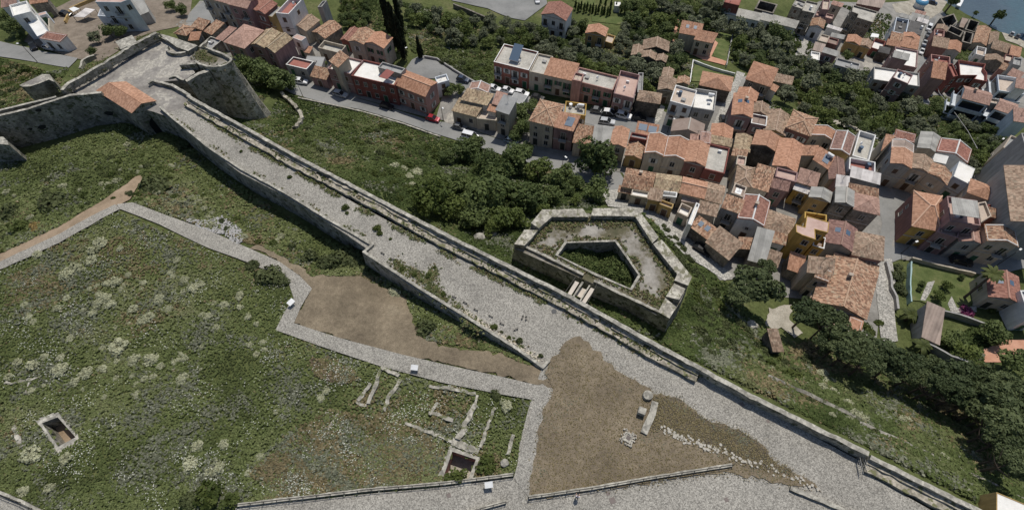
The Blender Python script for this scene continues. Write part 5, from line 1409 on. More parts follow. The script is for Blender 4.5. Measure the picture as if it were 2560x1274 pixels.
u|840,470 1150,560 1200,420 1010,360|6.6|f|bf|mv|shaded balcony front below the mauve tower floor|B
u|1136,582 1442,636 1422,422 1182,410|6|g|pk|gy|pale grey house with a brown gable facing the lawn|
u|1516,582 1880,666 1838,472 1492,410|7.6|g|ob|be|tall beige house with white roof edges beside the street lamp|es
u|1432,372 1562,292 1492,112 1392,130|9|f|bg|be|windowless beige stair tower|nx
u|1576,286 1896,402 1866,266 1522,206|7.2|s|ob|rd|bright red house with a small white framed window|
u|1522,202 1692,222 1702,182 1512,142|6.6|f|pt|dr|pink roof terrace behind the bright red house|d!ann
w|1332,426 1642,492 1652,232 1306,150|4.6|g|rd|cr|house with a red gable and a roof light beside the palm|k
w|1722,642 1902,682 1852,342 1692,380|5.6|f|gf|wh|white building with a big dark window at the right edge|
w|656,866 826,946 806,546 646,480|3.4|s|bc|gy|long shed with a brown ribbed roof beside the lawn|n!shed
t|966,986 1266,990 1312,842 1006,780|7.6|s|br|be|raised brown tiled roof on the left of the church like roof|n
t|1076,1032 1220,1086 1276,976 1106,916|7.2|s|ob|be|small orange roof on a beige tower box|e
t|952,1280 1690,1572 1832,962 1302,832|6|g|ob|be|biggest church like roof of bright worn orange tiles|
v|952,382 1172,458 1216,336 1052,320|3.6|s|br|be|left one of three low tiled aisles under the church like roof|n
v|1272,612 1462,692 1502,482 1282,470|3.6|s|br|be|middle one of three low tiled aisles under the church like roof|n
v|1472,712 1602,772 1642,602 1502,550|3.6|s|or|be|right one of three low tiled aisles under the church like roof|en
t|1302,802 1836,962 1832,902 1312,760|4.6|s|ob|be|long narrow orange strip behind the church like roof|n
v|546,946 696,976 562,692 502,722|2.6|s|br|st|small tiled hut on the green slope in the pine shade|n!hut
z|2492,1278 2600,1322 2600,1276 2489,1227|3|f|wt|oc|white roofed hut at the bottom right corner|nz!hut
'''
for ln in TOWN.strip().splitlines():
    f = ln.split('|')
    if f[-1] == 'x' and len(f) == 7: continue
    if len(f) == 7: ln += '|'
    house(ln)
house('l|1685,515 1970,370 1600,135 1245,235|7.4|g|or|fs|stone gatehouse with a smooth orange roof at the end of the cobbled ramp|nx!gate')
for i, hs in enumerate(HOUSES): build_house(hs, i)

# ------------------------------------------------------------------ plants
def cards(name, C, N, size, mat, tint=None, col=None, aspect=.7, wob=.55):
    """one mesh of leaf clumps: C centres, N outward directions, size half lengths"""
    n = len(C); N = N + rng.normal(0, wob, (n, 3)); N /= np.linalg.norm(N, axis=1)[:, None] + 1e-9
    r = rng.normal(0, 1, (n, 3)); U = np.cross(N, r); U /= np.linalg.norm(U, axis=1)[:, None] + 1e-9; V_ = np.cross(N, U)
    s = np.asarray(size)[:, None]; a = rng.uniform(.55, 1, (n, 1)) * aspect / .7 * .8
    bend = N * s * rng.uniform(-.25, .25, (n, 1))
    v = np.stack([C - U * s, C - V_ * s * a + bend, C + U * s, C + V_ * s * a + bend], 1).reshape(-1, 3).astype(np.float32)
    me = bpy.data.meshes.new(name); me.vertices.add(4 * n); me.vertices.foreach_set('co', v.ravel())
    me.loops.add(4 * n); me.loops.foreach_set('vertex_index', np.arange(4 * n, dtype=np.int32))
    me.polygons.add(n); me.polygons.foreach_set('loop_start', np.arange(0, 4 * n, 4, dtype=np.int32))
    me.update(calc_edges=True)
    if tint is not None:
        at = me.attributes.new('tint', 'FLOAT', 'POINT'); at.data.foreach_set('value', np.repeat(tint, 4).astype(np.float32))
    if col is not None:
        at = me.attributes.new('leafcol', 'FLOAT_COLOR', 'POINT')
        c = np.ones((n, 4), np.float32); c[:, :3] = col; at.data.foreach_set('color', np.repeat(c, 4, 0).ravel())
    me.materials.append(mat); return me

def crown_mesh(name, mat, n, shape, leaf, nb=14, seed=0, low=.25):
    """unit crown (radius about 1, from z=-1 to 1) of lumpy leaf clusters with gaps between them"""
    r = np.random.default_rng(seed)
    B = []
    while len(B) < nb:
        p = r.uniform(-1, 1, 3)
        if shape == 'round' and np.linalg.norm(p) < 1: B.append((p * [.72, .72, .62], r.uniform(.26, .46)))
        elif shape == 'umbrella' and np.hypot(p[0], p[1]) < 1: B.append((np.array([p[0] * .8, p[1] * .8, .25 + .25 * (1 - np.hypot(p[0], p[1]) ** 2) + .12 * p[2]]), r.uniform(.2, .34)))
        elif shape == 'column' and np.hypot(p[0], p[1]) < 1:
            t = (p[2] + 1) / 2; w_ = (1 - t) ** .6 * min(1, .55 + t * 3); B.append((np.array([p[0] * .55 * w_, p[1] * .55 * w_, p[2] * .95]), .13 + .32 * w_))
        elif shape == 'bush' and np.linalg.norm(p) < 1: B.append((np.array([p[0] * .7, p[1] * .7, abs(p[2]) * .55]), r.uniform(.25, .5)))
    k = r.integers(0, nb, n); d = r.normal(0, 1, (n, 3)); d[:, 2] = np.where(d[:, 2] < -.2, -d[:, 2] * low * 2, d[:, 2]); d /= np.linalg.norm(d, axis=1)[:, None]
    bc = np.array([b[0] for b in B])[k]; br_ = np.array([b[1] for b in B])[k]
    sq = np.array([1, 1, .8 if shape != 'column' else 1.6])
    C = bc + d * (br_ * r.uniform(.7, 1.08, n))[:, None] * sq
    tb = r.uniform(0, 1, nb)[k]
    return cards(name, C, d + [0, 0, .3], leaf * r.uniform(.6, 1.3, n), mat, np.clip(.55 * tb + .45 * r.uniform(0, 1, n), 0, 1))

def trunk_mesh(name, h, r0, limbs=4, spread=.5, seed=0, lean=.1):
    r = random.Random(seed); mb = MB(); p = np.array([0, 0, -.6]); q = np.array([r.uniform(-lean, lean) * h, r.uniform(-lean, lean) * h, h * .55])
    mb.tube(p, q, r0, r0 * .72, 7, caps=False)
    for k in range(limbs):
        a = 6.283 * k / limbs + r.uniform(-.4, .4); e = q + np.array([math.cos(a) * spread * h, math.sin(a) * spread * h, h * r.uniform(.3, .5)])
        m = (q + e) / 2 + np.array([0, 0, -.03 * h]); mb.tube(q, m, r0 * .5, r0 * .34, 6, caps=False); mb.tube(m, e, r0 * .34, r0 * .1, 5, caps=False)
    return mb.mesh(name, [BARK])

KINDS = {  # material, leaf cards, shape, leaf size, blobs, trunk height fraction of width, height ratio
    'olive': ('olive', 1300, 'round', .11, 18), 'broad': ('broad', 2000, 'round', .092, 22), 'bright': ('bright', 1000, 'round', .10, 14),
    'pine': ('pine', 1900, 'umbrella', .085, 22), 'cypress': ('cypress', 1500, 'column', .13, 40), 'cone': ('broad', 700, 'column', .16, 26),
    'bushd': ('bushd', 520, 'bush', .15, 12), 'bushg': ('bushg', 520, 'bush', .15, 12), 'pale': ('pale', 650, 'bush', .13, 11), 'yellow': ('yellow', 420, 'bush', .15, 10), 'purple': ('purple', 520, 'bush', .14, 10)}
CR = {k: [crown_mesh('crown', LEAF[v[0]], v[1], v[2], v[3], v[4], i * 17 + 3) for i in range(5 if k in ('olive', 'pale') else 4)] for k, v in KINDS.items()}
TK = {k: [trunk_mesh('trunk', 1.0, r, l, s, i, le) for i in range(3)] for k, (r, l, s, le) in {'tree': (.055, 4, .3, .06), 'pine': (.035, 5, .32, .07), 'cypress': (.05, 0, 0, .0)}.items()}
NAME = {'olive': 'olive_tree', 'broad': 'broadleaf_tree', 'bright': 'bright_tree', 'pine': 'pine_tree', 'cypress': 'cypress_tree', 'cone': 'garden_conifer', 'bushd': 'bush', 'bushg': 'bush', 'pale': 'pale_shrub', 'yellow': 'bush', 'purple': 'flowering_bush'}
def plant(kind, px, rad, label, group=None, ht=None, base=None, zfix=None):
    """a plant whose crown centre is seen at photo pixel px, crown radius rad photo pixels"""
    bush = KINDS[kind][2] == 'bush'
    g = G(px) if base is None else np.asarray(base, float)
    rm = rad * depth_at([g[0], g[1], g[2] + 3]) / F if base is None or rad > 3 else rad
    if bush: hc, sc_ = 0.0, (rm, rm, rm * (ht or 1.0))
    elif kind in ('cypress', 'cone'): hh = ht or rm * 5; hc = hh * .52; sc_ = (rm, rm, hh * .5)
    elif kind == 'pine': hh = ht or 7.5; hc = hh * .72; sc_ = (rm, rm, rm * .95)
    else: hh = ht or rm * 1.9; hc = hh - rm * .85; sc_ = (rm, rm, rm * .92)
    if base is None:
        up = hc + (rm * .35 if bush else (sc_[2] * .35 if kind == 'pine' else 0))
        if kind not in ('cypress', 'cone'): g = G(px, up)
    if zfix is not None: g = P(*px, zfix); 
    o = thing(NAME[kind], label, 'shrub' if kind == 'pale' else ('bush' if bush else 'tree'), g, 0, group)
    c = link('crown', random.choice(CR[kind]), o, (0, 0, hc), random.uniform(0, 6.28)); c.scale = tuple(s * random.uniform(.92, 1.08) for s in sc_)
    if not bush:
        t = link('trunk', random.choice(TK['pine' if kind == 'pine' else ('cypress' if kind in ('cypress', 'cone') else 'tree')]), o, (0, 0, 0), random.uniform(0, 6.28))
        th = hc + (sc_[2] * .1 if kind == 'pine' else 0); t.scale = (th, th, th)
    else:
        mb = TWIG; t = link('stem', mb, o, (0, 0, 0)); t.scale = (rm, rm, rm * .8)
    return o
_tw = MB()
for k in range(6):
    a = k * 1.05; _tw.tube((0, 0, -.15), (.5 * math.cos(a), .5 * math.sin(a), .55), .04, .012, 5, caps=False)
TWIG = _tw.mesh('stem', [BARK])

def fill(poly, kind, rlo, rhi, label, group, dens=1.0, cap=400, ht=None):
    """trees standing crown to crown over a patch of the photo, biggest gaps first"""
    pl = pts(poly); A = np.array(pl); got = []
    for _ in range(int(9000 * dens)):
        p = rng.uniform(A.min(0), A.max(0))
        if not inpoly([p], pl)[0]: continue
        r = rng.uniform(rlo, rhi)
        if any((p[0] - q[0]) ** 2 + (p[1] - q[1]) ** 2 < (.62 * (r + q[2])) ** 2 for q in got): continue
        got.append((p[0], p[1], r))
        if len(got) >= cap: break
    for x, y, r in got:
        k = kind if isinstance(kind, str) else random.choice(kind)
        g = G((x, y), 2.5)
        if any(inpoly([g[:2]], [tuple(t) for t in h_['R']])[0] for h_ in NEAR(g[:2])): continue
        o = plant(k, (x, y), r, label if isinstance(label, str) else label[k], group, ht * random.uniform(.8, 1.2) if ht else None)
        if 'reed' in o['label']: o.name = 'reed_clump'
    return got
EXG = ['1290,62 1350,75 1368,95 1450,110 1500,122 1540,150 1590,158 1640,122 1690,120 1702,150 1660,178 1640,172 1565,166 1480,158 1420,133 1356,108', '1405,44 1462,54 1478,76 1400,82', '1545,84 1600,98 1625,128 1590,150 1545,125']
GR = 'olive and carob trees of the groves'
la = lambda w_: {'olive': 'grey green olive tree ' + w_, 'broad': 'dark leafy tree ' + w_, 'bright': 'lighter green tree ' + w_}
fill('985,5 1110,28 1228,48 1330,66 1356,110 1420,135 1480,160 1565,168 1640,176 1655,200 1642,228 1585,205 1500,178 1440,150 1385,140 1320,112 1240,104 1180,118 1120,88 1058,66', ['olive', 'olive', 'broad', 'bright'], 14, 27, la('in the grove behind the red house'), GR)
for _e in EXG: fill(_e, ['olive', 'broad', 'olive'], 13, 22, la('around the ochre house and the old ruins'), GR)
fill('1560,2 1800,2 1806,22 1810,66 1700,48 1690,98 1690,120 1650,118 1600,96 1545,84 1560,60', ['olive', 'broad', 'olive', 'bright'], 14, 26, la('in the grove left of the long white sheds'), GR)
fill('1835,66 1900,66 1960,74 2004,98 1988,140 2080,166 2150,196 2240,236 2290,246 2338,300 2330,342 2240,350 2150,322 2090,296 2010,268 1965,235 1985,200 1920,172 1846,160 1832,120', ['olive', 'olive', 'olive', 'broad', 'bright'], 14, 29, la('in the big grove right of the four sided orange roof'), GR)
fill('2350,330 2420,290 2500,300 2510,345 2478,395 2430,425 2380,380 2352,360', ['broad', 'olive', 'bright'], 14, 24, la('between the red white edged roof and the balcony blocks'), GR)
fill('855,2 915,2 925,40 905,66 870,70 850,40', ['broad', 'bright'], 10, 16, la('behind the bare grey gable'), GR)
fill('1060,84 1118,95 1178,127 1230,138 1230,205 1182,194 1130,163 1082,138 1062,118', ['bushg', 'bushg', 'bushd'], 8, 15, {'bushg': 'light green reed clump inside the bend of the road', 'bushd': 'darker reed clump inside the bend of the road'}, 'reed clumps in the bend of the road', 1.0)
for x, y, r in ((1420, 425, 26), (1440, 452, 30), (1418, 470, 24), (1360, 520, 26), (1118, 392, 24), (1192, 352, 22), (1315, 372, 22), (1440, 500, 18), (1168, 372, 40), (1218, 402, 34), (1288, 398, 46), (1345, 420, 34), (1242, 438, 40), (1396, 440, 42), (1092, 486, 52), (1150, 468, 48), (1208, 492, 56), (1268, 478, 48), (1330, 492, 46), (1386, 486, 34), (1060, 505, 40), (1180, 536, 46), (1250, 540, 44), (1300, 545, 34), (1130, 520, 40), (1225, 570, 30)):
    plant('bright' if (x * 7 + y) % 5 == 0 else 'broad', (x, y), r * random.uniform(.8, 1.1), 'dark green tree in the thicket between the street and the outwork', 'thicket trees between street and rampart')
for x, y, r, lb in ((1490, 392, 54, 'large round dark tree in front of the faded brown roof'), (1494, 470, 36, 'smaller tree at the head of the cobbled lane'), (612, 165, 32, 'dark tree against the round tower'), (652, 178, 42, 'largest dark tree below the mauve villa'), (694, 192, 40, 'dark tree at the end of the lower street'), (722, 205, 24, 'small outer tree by the white car at the street end'),
                    (1298, 284, 30, 'tree at the top of the narrow green garden between houses'), (1306, 318, 26, 'middle tree of the narrow green garden between houses'), (1330, 262, 20, 'small tree behind the low white garage'), (1290, 338, 18, 'lowest tree of the narrow garden beside the street'), (1125, 225, 18, 'tree by the brown wall at the end of the pink house'), (1150, 222, 16, 'second tree by the brown wall at the end of the pink house'),
                    (808, 160, 14, 'clipped round tree between grey garage and white roofed row'), (1700, 152, 22, 'round tree on the lawn below the villa'), (1690, 170, 14, 'small tree left of the walled lawn'), (2162, 188, 20, 'tall dark tree in front of the white roof terrace'), (2120, 138, 15, 'tree in the concrete yard'), (2010, 60, 16, 'tree at the top of the grove lane'),
                    (2384, 850, 32, 'dark tree right of the long shed'), (2416, 880, 34, 'bright leafy tree above the terracotta yard'), (2492, 832, 36, 'dark tree casting shade on the terracotta yard'), (2540, 902, 44, 'dark tree in front of the terracotta yard'), (2458, 722, 20, 'dark hedge tree left of the red gable with roof light'), (2345, 262, 18, 'tree in the shady yard at the end of the shore street'), (2362, 278, 20, 'second tree in the shady yard at the end of the shore street'), (2352, 352, 22, 'tree at the top of the right grove'),
                    (237, 92, 18, 'olive tree left of the fort parapet'), (268, 76, 20, 'middle tree behind the fort parapet'), (298, 78, 20, 'tree below the big modern house'), (228, 128, 12, 'small tree at the street end of the fort parapet'), (455, 24, 17, 'dark tree at the corner of the back street'), (425, 12, 16, 'tree in the yard left of the back street'), (28, 64, 24, 'big tree beside the tall white house'), (50, 88, 14, 'lower tree beside the hill street'), (10, 40, 18, 'tree at the left edge above the hill street'),
                    (122, 40, 11, 'small dark tree by the pale boundary wall'), (2366, 712, 15, 'rounded citrus tree on the lawn'), (2349, 736, 19, 'larger citrus tree near the shed roof'), (2306, 708, 9, 'young tree on the left of the lawn'), (2300, 722, 8, 'smallest young tree by the turquoise wall'), (2405, 692, 9, 'thin little tree in the middle of the lawn')):
    plant('bright' if 'bright' in lb or 'citrus' in lb or 'clipped' in lb else ('olive' if 'olive' in lb else 'broad'), (x, y), r, lb)
for x, y, hh, r, lb in ((1012, 146, 12.5, 1.5, 'front cypress of the tall dark group by the road bend'), (998, 128, 14, 1.7, 'tallest cypress of the dark group by the road bend'), (984, 104, 14, 1.6, 'left cypress of the tall dark group'), (972, 74, 13, 1.5, 'rear cypress at the back of the tall dark group'), (1052, 144, 6.5, 1.0, 'lone short cypress right of the tall dark group'), (1006, 88, 12, 1.5, 'cypress hidden behind the tallest one')):
    plant('cypress', (x, y), 1, lb, None, hh, G((x, y))).children[0].scale = (r * 1.3, r * 1.3, hh * .52)
for i in range(18):
    t = i / 17; q = (1438 + 122 * t, 24 + 20 * t + (4 if i % 2 else 0)) if i < 13 else (1500 + (i - 13) * 13, 12 + (i - 13) * 5)
    o = plant('cone', q, 1, 'small dark conifer in the row along the bright lawns', 'row of garden conifers', 3.2, G(q)); o.children[0].scale = (.75, .75, 1.7)
# pines right of the outwork
for x, y, r, hh, lb in ((1892, 702, 62, 8, 'largest pine above the little clearing'), (1850, 735, 34, 6, 'dark crown left of the largest pine'), (1918, 668, 26, 6.5, 'upper lobe pine beside the grey sheet roof'), (2026, 776, 42, 9, 'first pine under the church like roof'), (2076, 806, 48, 9, 'second pine under the church like roof'), (2118, 838, 46, 9, 'pine in front of the tiled aisles'), (2160, 862, 42, 8.5, 'pine in front of the low planted bed')):
    plant('pine', (x, y), r, lb, None, hh)
PG = 'row of pines below the gardens'
for x, y, r in ((2204, 880, 44), (2250, 894, 40), (2292, 908, 46), (2342, 918, 44), (2385, 930, 46), (2428, 938, 44), (2474, 948, 44), (2514, 962, 46), (2552, 990, 48), (2500, 1000, 44), (2458, 986, 40), (2410, 975, 34), (2350, 960, 32), (2540, 1040, 46), (2508, 1060, 44), (2548, 1090, 44), (2520, 1110, 36), (2575, 1130, 44), (2130, 880, 32), (2060, 850, 30), (2480, 1040, 34), (2590, 1050, 44), (2180, 905, 30), (2230, 922, 32), (2280, 935, 30), (2325, 952, 30), (2375, 968, 32), (2425, 1002, 32), (2455, 1022, 34), (2490, 1085, 30), (2515, 1140, 34), (2550, 1150, 36), (2100, 868, 28), (2148, 892, 28)):
    plant('pine', (x, y), r * random.uniform(.82, 1.12), 'dark green umbrella pine in the row below the gardens', PG, random.uniform(6.2, 9.8))
for x, y, r, k, lb in ((2018, 905, 26, 'bushd', 'shaded bush right of the tiled hut'), (2250, 690, 22, 'bushd', 'dark hedge bush beside the stepped lane, upper'), (2252, 722, 22, 'bushd', 'dark hedge bush beside the stepped lane, lower'), (2246, 668, 15, 'bushd', 'dark hedge bush at the top of the stepped lane'), (2164, 816, 18, 'bushg', 'green planted bed beside the lower church aisle'), (2180, 832, 14, 'bushg', 'bright bush in the planted bed'), (2420, 775, 20, 'purple', 'purple flowering bush by the palm trunk'), (2480, 770, 18, 'bushg', 'light green bush left of the house with red gable'), (2200, 806, 14, 'bushg', 'small bush at the foot of the stepped lane'),
                       (385, 458, 40, 'bushd', 'dark wild olive bush at the fork of the paths'), (118, 502, 40, 'bushd', 'large dark bush on the left slope'), (18, 528, 30, 'bushd', 'dark bush at the left edge above the dirt path'), (40, 565, 26, 'bushg', 'green bush beside the dirt path'), (84, 566, 18, 'yellow', 'orange tinged bush beside the dirt path'), (452, 362, 24, 'bushd', 'leggy plant in the shade under the retaining wall'), (478, 392, 18, 'bushd', 'second leggy plant in the shade of the retaining wall'),
                       (872, 640, 42, 'bushd', 'big dark bush at the jog of the retaining wall'), (820, 655, 36, 'bushd', 'bush left of the jog of the retaining wall'), (925, 672, 34, 'bushd', 'dark bush right below the jog of the retaining wall'), (770, 640, 28, 'bushd', 'bush above the brown soil by the footpath'), (985, 730, 20, 'pale', 'pale shrub at the edge of the brown soil'), (1064, 820, 30, 'bushd', 'bush at the right edge of the brown soil'), (665, 690, 38, 'bushd', 'dark bush inside the bend of the footpath'), (705, 700, 24, 'bushd', 'bush by the info board in the bend of the footpath'), (630, 660, 22, 'bushd', 'bush along the upper footpath'),
                       (1150, 1188, 26, 'bushg', 'green bush below the open cistern'), (1212, 1158, 30, 'bushg', 'green bush right of the open cistern'), (1120, 1195, 18, 'bushg', 'small green bush left below the open cistern'), (520, 1235, 44, 'bushg', 'big yellow green bush at the bottom edge of the meadow'), (570, 1250, 30, 'bushg', 'second bush at the bottom edge of the meadow'), (470, 1250, 26, 'bushd', 'third bush at the bottom edge of the meadow'), (1265, 1010, 22, 'pale', 'pale shrub inside the corner of the footpath'), (1240, 985, 16, 'bushd', 'dark bush inside the corner of the footpath'),
                       (1210, 545, 26, 'bushd', 'grey green bush in front of the dark thicket'), (1195, 600, 14, 'bushd', 'small bush beside the pale boulder'), (1160, 562, 24, 'bushd', 'bush at the outer foot of the rampart'), (1390, 545, 18, 'bushd', 'grey bush on the outwork floor, upper left'), (1370, 570, 15, 'bushd', 'second grey bush on the outwork floor'), (1425, 552, 14, 'bushd', 'third grey bush on the outwork floor')):
    plant(k, (x, y), r, lb, None, .8)
for x, y, r, lb in ((603, 379, 5, 'tiny green tuft on the upper road'), (724, 444, 7, 'low weed clump on the road'), (864, 521, 11, 'round green bush on the road'), (868, 533, 6, 'small bush touching the round one on the road'), (943, 573, 12, 'flat spreading bush on the road'), (951, 583, 9, 'bush joined to the spreading one'), (976, 598, 5, 'small tuft below the spreading bush'), (1088, 668, 6, 'tuft at the top of the weed strip'), (1070, 690, 9, 'weed bush in the strip crossing the road edge'), (1036, 688, 8, 'weed bush near the retaining wall top'), (1005, 672, 8, 'olive weed patch at the retaining wall top'), (1108, 735, 8, 'weed near the wall rubble'),
                    (1235, 818, 10, 'round bush by the retaining wall end, left'), (1272, 844, 7, 'smallest round bush by the retaining wall end'), (1298, 852, 11, 'taller dark bush by the retaining wall end'), (1254, 830, 5, 'grey tuft between the round bushes'), (1350, 890, 8, 'dry brown bush at the wall corner')):
    g = RZ((x, y)); o = plant('bushd' if 'dry' in lb or 'grey' in lb or 'dark' in lb else 'bushg', (x, y), 1, lb, None, 1, g); rm = r * depth_at(g) / F
    o.children[0].scale = (rm, rm, rm * 1.2); o.children[1].scale = (rm, rm, rm)
# pale shrubs of the meadow: the ones that stand out in the photo, then a scatter in the same drifts
PS = '245,605,22 232,625,20 225,648,18 180,672,26 165,685,20 300,620,12 285,705,18 265,708,14 258,742,20 245,755,16 275,760,16 330,770,16 370,790,20 352,800,16 232,780,16 290,865,28 335,898,18 375,895,22 460,895,14 400,915,12 360,945,12 380,942,12 330,938,10 455,945,18 340,985,12 260,990,9 185,955,16 150,922,22 215,930,20 255,920,16 80,912,20 40,905,14 20,940,14 70,1135,30 160,1145,20 490,1115,18 560,1110,16 470,1160,22 545,1165,22 520,1180,16 55,1225,18 120,1220,16 650,1140,12 620,1180,12 815,975,14 800,995,12 690,1028,10 480,720,18 500,710,12 460,700,14 600,735,12 560,760,14 620,790,12 640,810,10 440,650,12 430,690,10 395,745,16 420,770,12 520,790,14 90,635,14 140,770,14 60,760,12 985,412,14 1040,430,18 1020,440,14 1010,420,12 1030,460,12 940,380,9 270,460,12 262,470,9 740,70,6 700,590,12 690,600,9 1440,580,9 1525,570,9'
for i, q in enumerate(PS.split()):
    x, y, r = map(float, q.split(','))
    o = plant('pale', (x, y), r * 1.0, 'pale grey green shrub standing out in the rough meadow', 'pale shrubs in the meadow', .85) if y > 500 else plant('pale', (x, y), r, 'pale grey green shrub on the slopes around the castle road', 'pale shrubs on the slopes', .75)
mead = pts('20,800 250,640 450,680 640,740 690,830 620,960 400,960 200,1000 40,1000')
k = 0
while k < 48:
    x, y = rng.uniform(20, 700), rng.uniform(640, 1200)
    if inpoly([(x, y)], mead)[0]:
        plant('pale', (x, y), rng.uniform(6, 13), 'pale grey green shrub standing out in the rough meadow', 'pale shrubs in the meadow', .7); k += 1
for i in range(46):
    t = rng.uniform(0, 1); x, y = 1990 + 520 * t, 950 + 290 * t - rng.uniform(-5, 75) * (1 - .2 * t)
    plant('pale' if i % 3 else 'bushd', (x, y), rng.uniform(10, 20), 'grey green shrub on the slope right of the rampart' if i % 3 else 'dark bush on the slope right of the rampart', 'shrubs on the slope right of the rampart', .7)
fill('0,165 40,160 120,190 140,200 60,205 30,230 0,262', ['bushd', 'bushg'], 10, 20, {'bushd': 'dark bush on the far left slope below the hill street', 'bushg': 'green bush on the far left slope below the hill street'}, 'bushes below the hill street', .5)
fill('1660,850 1740,780 1800,830 1900,905 1990,950 2100,960 2200,1010 2320,1060 2440,1130 2540,1200 2400,1200 2250,1130 2100,1060 1950,990 1800,920', ['bushd', 'bushg', 'bushd', 'pale'], 8, 16, {'bushd': 'dark bush in the dense scrub outside the rampart', 'bushg': 'green bush in the dense scrub outside the rampart', 'pale': 'pale bush in the dense scrub outside the rampart'}, 'bushes in the scrub outside the rampart', .035)
fill('1690,640 1740,680 1790,720 1850,790 1900,850 1990,930 1990,960 1900,930 1800,880 1740,840 1735,760 1740,700', ['bushd', 'bushg', 'bushd'], 12, 22, {'bushd': 'dark bush on the bank between outwork and clearing', 'bushg': 'green bush on the bank between outwork and clearing'}, 'bushes on the bank below the outwork', .8)
fill('690,300 760,262 850,285 950,312 1060,345 1100,372 1060,440 1000,500 950,470 860,410 760,360', ['bushg', 'bushd', 'bushg'], 7, 15, {'bushg': 'green bush on the bank between rampart and lower street', 'bushd': 'dark bush on the bank between rampart and lower street'}, 'bushes on the bank below the street', .03)
fill('0,470 60,450 180,400 290,350 390,390 470,440 560,520 640,560 760,620 700,635 560,585 420,530 335,500 260,495 150,560 0,630', ['bushg', 'bushd', 'bushg', 'pale'], 6, 14, {'bushg': 'green bush on the slope under the curtain wall', 'bushd': 'dark bush on the slope under the curtain wall', 'pale': 'pale shrub on the slope under the curtain wall'}, 'bushes under the curtain wall', .03)
fill('1655,560 1700,600 1730,650 1700,640 1660,600', ['bushd'], 8, 13, {'bushd': 'bush between the outwork and the cobbled lane'}, 'bushes by the cobbled lane', .5)
# tree by the sea and palm
for q, r, hh, lb in (((2362, 30), 2.6, 9, 'dark tree leaning over the quay at the top edge'), ((2478, 62), 2.3, 8, 'yellow green tree at the edge of the sea'), ((2556, 90), 3, 8, 'dark tree at the right edge by the sea'), ((2432, 42), 1.2, 3, 'small bush by the white roof at the shore')):
    g = G(q); o = plant('broad', q, 1, lb, None, hh, g); o.children[0].location = (0, 0, hh * .62); o.children[0].scale = (r, r, hh * .42)
PALMH = MB()
def frond(mb, a, L, droop, up):
    d = np.array([math.cos(a), math.sin(a), 0]); s = np.array([-math.sin(a), math.cos(a), 0]); n = 9; prev = None
    for i in range(n + 1):
        t = i / n; p = d * L * t * (1 - .18 * t) + np.array([0, 0, up * t - droop * t * t]); w_ = .36 * math.sin(math.pi * min(1, .12 + t * .88)) + .03
        if prev is not None:
            q, w0 = prev
            for sg in (1, -1): mb.poly([q, p, p + s * sg * w_ + d * .18 - [0, 0, .12], q + s * sg * w0 + d * .12 - [0, 0, .12]])
        prev = (p, w_)
def palm(base, hh, lean, label, nf=22, L=2.3):
    o = thing('palm_tree', label, 'palm tree', base); top = np.array([lean[0], lean[1], hh]); mb = MB(); n = 6
    for i in range(n):
        a, b = top * (i / n) ** 1.0, top * ((i + 1) / n); mb.tube(a - ([0, 0, .4] if i == 0 else [0, 0, 0]), b, .26 - .012 * i, .25 - .012 * i, 9, caps=False)
    mb.build('trunk', [BARK], o)
    mb = MB()
    for k in range(nf): frond(mb, k * 2.4, L * random.uniform(.8, 1.1), random.uniform(.6, 2.2), random.uniform(.2, 1.6))
    me = mb.mesh('crown', [LEAF['palm']]); at = me.attributes.new('tint', 'FLOAT', 'POINT'); at.data.foreach_set('value', rng.uniform(0, 1, len(me.vertices)).astype(np.float32))
    link('crown', me, o, tuple(top)); return o
pb = G((2410, 744)); pt_ = P(2484, 684, pb[2] + 7.5)
palm(pb, 7.5, (pt_[0] - pb[0], pt_[1] - pb[1]), 'tall leaning palm on the garden lawn')
palm(G((2262, 800)), 2.2, (.2, .1), 'low bushy palm beside the long shed', 20, 2.4); palm(G((2290, 875)), 2.0, (.1, .1), 'second low palm below the long shed', 18, 2.2)

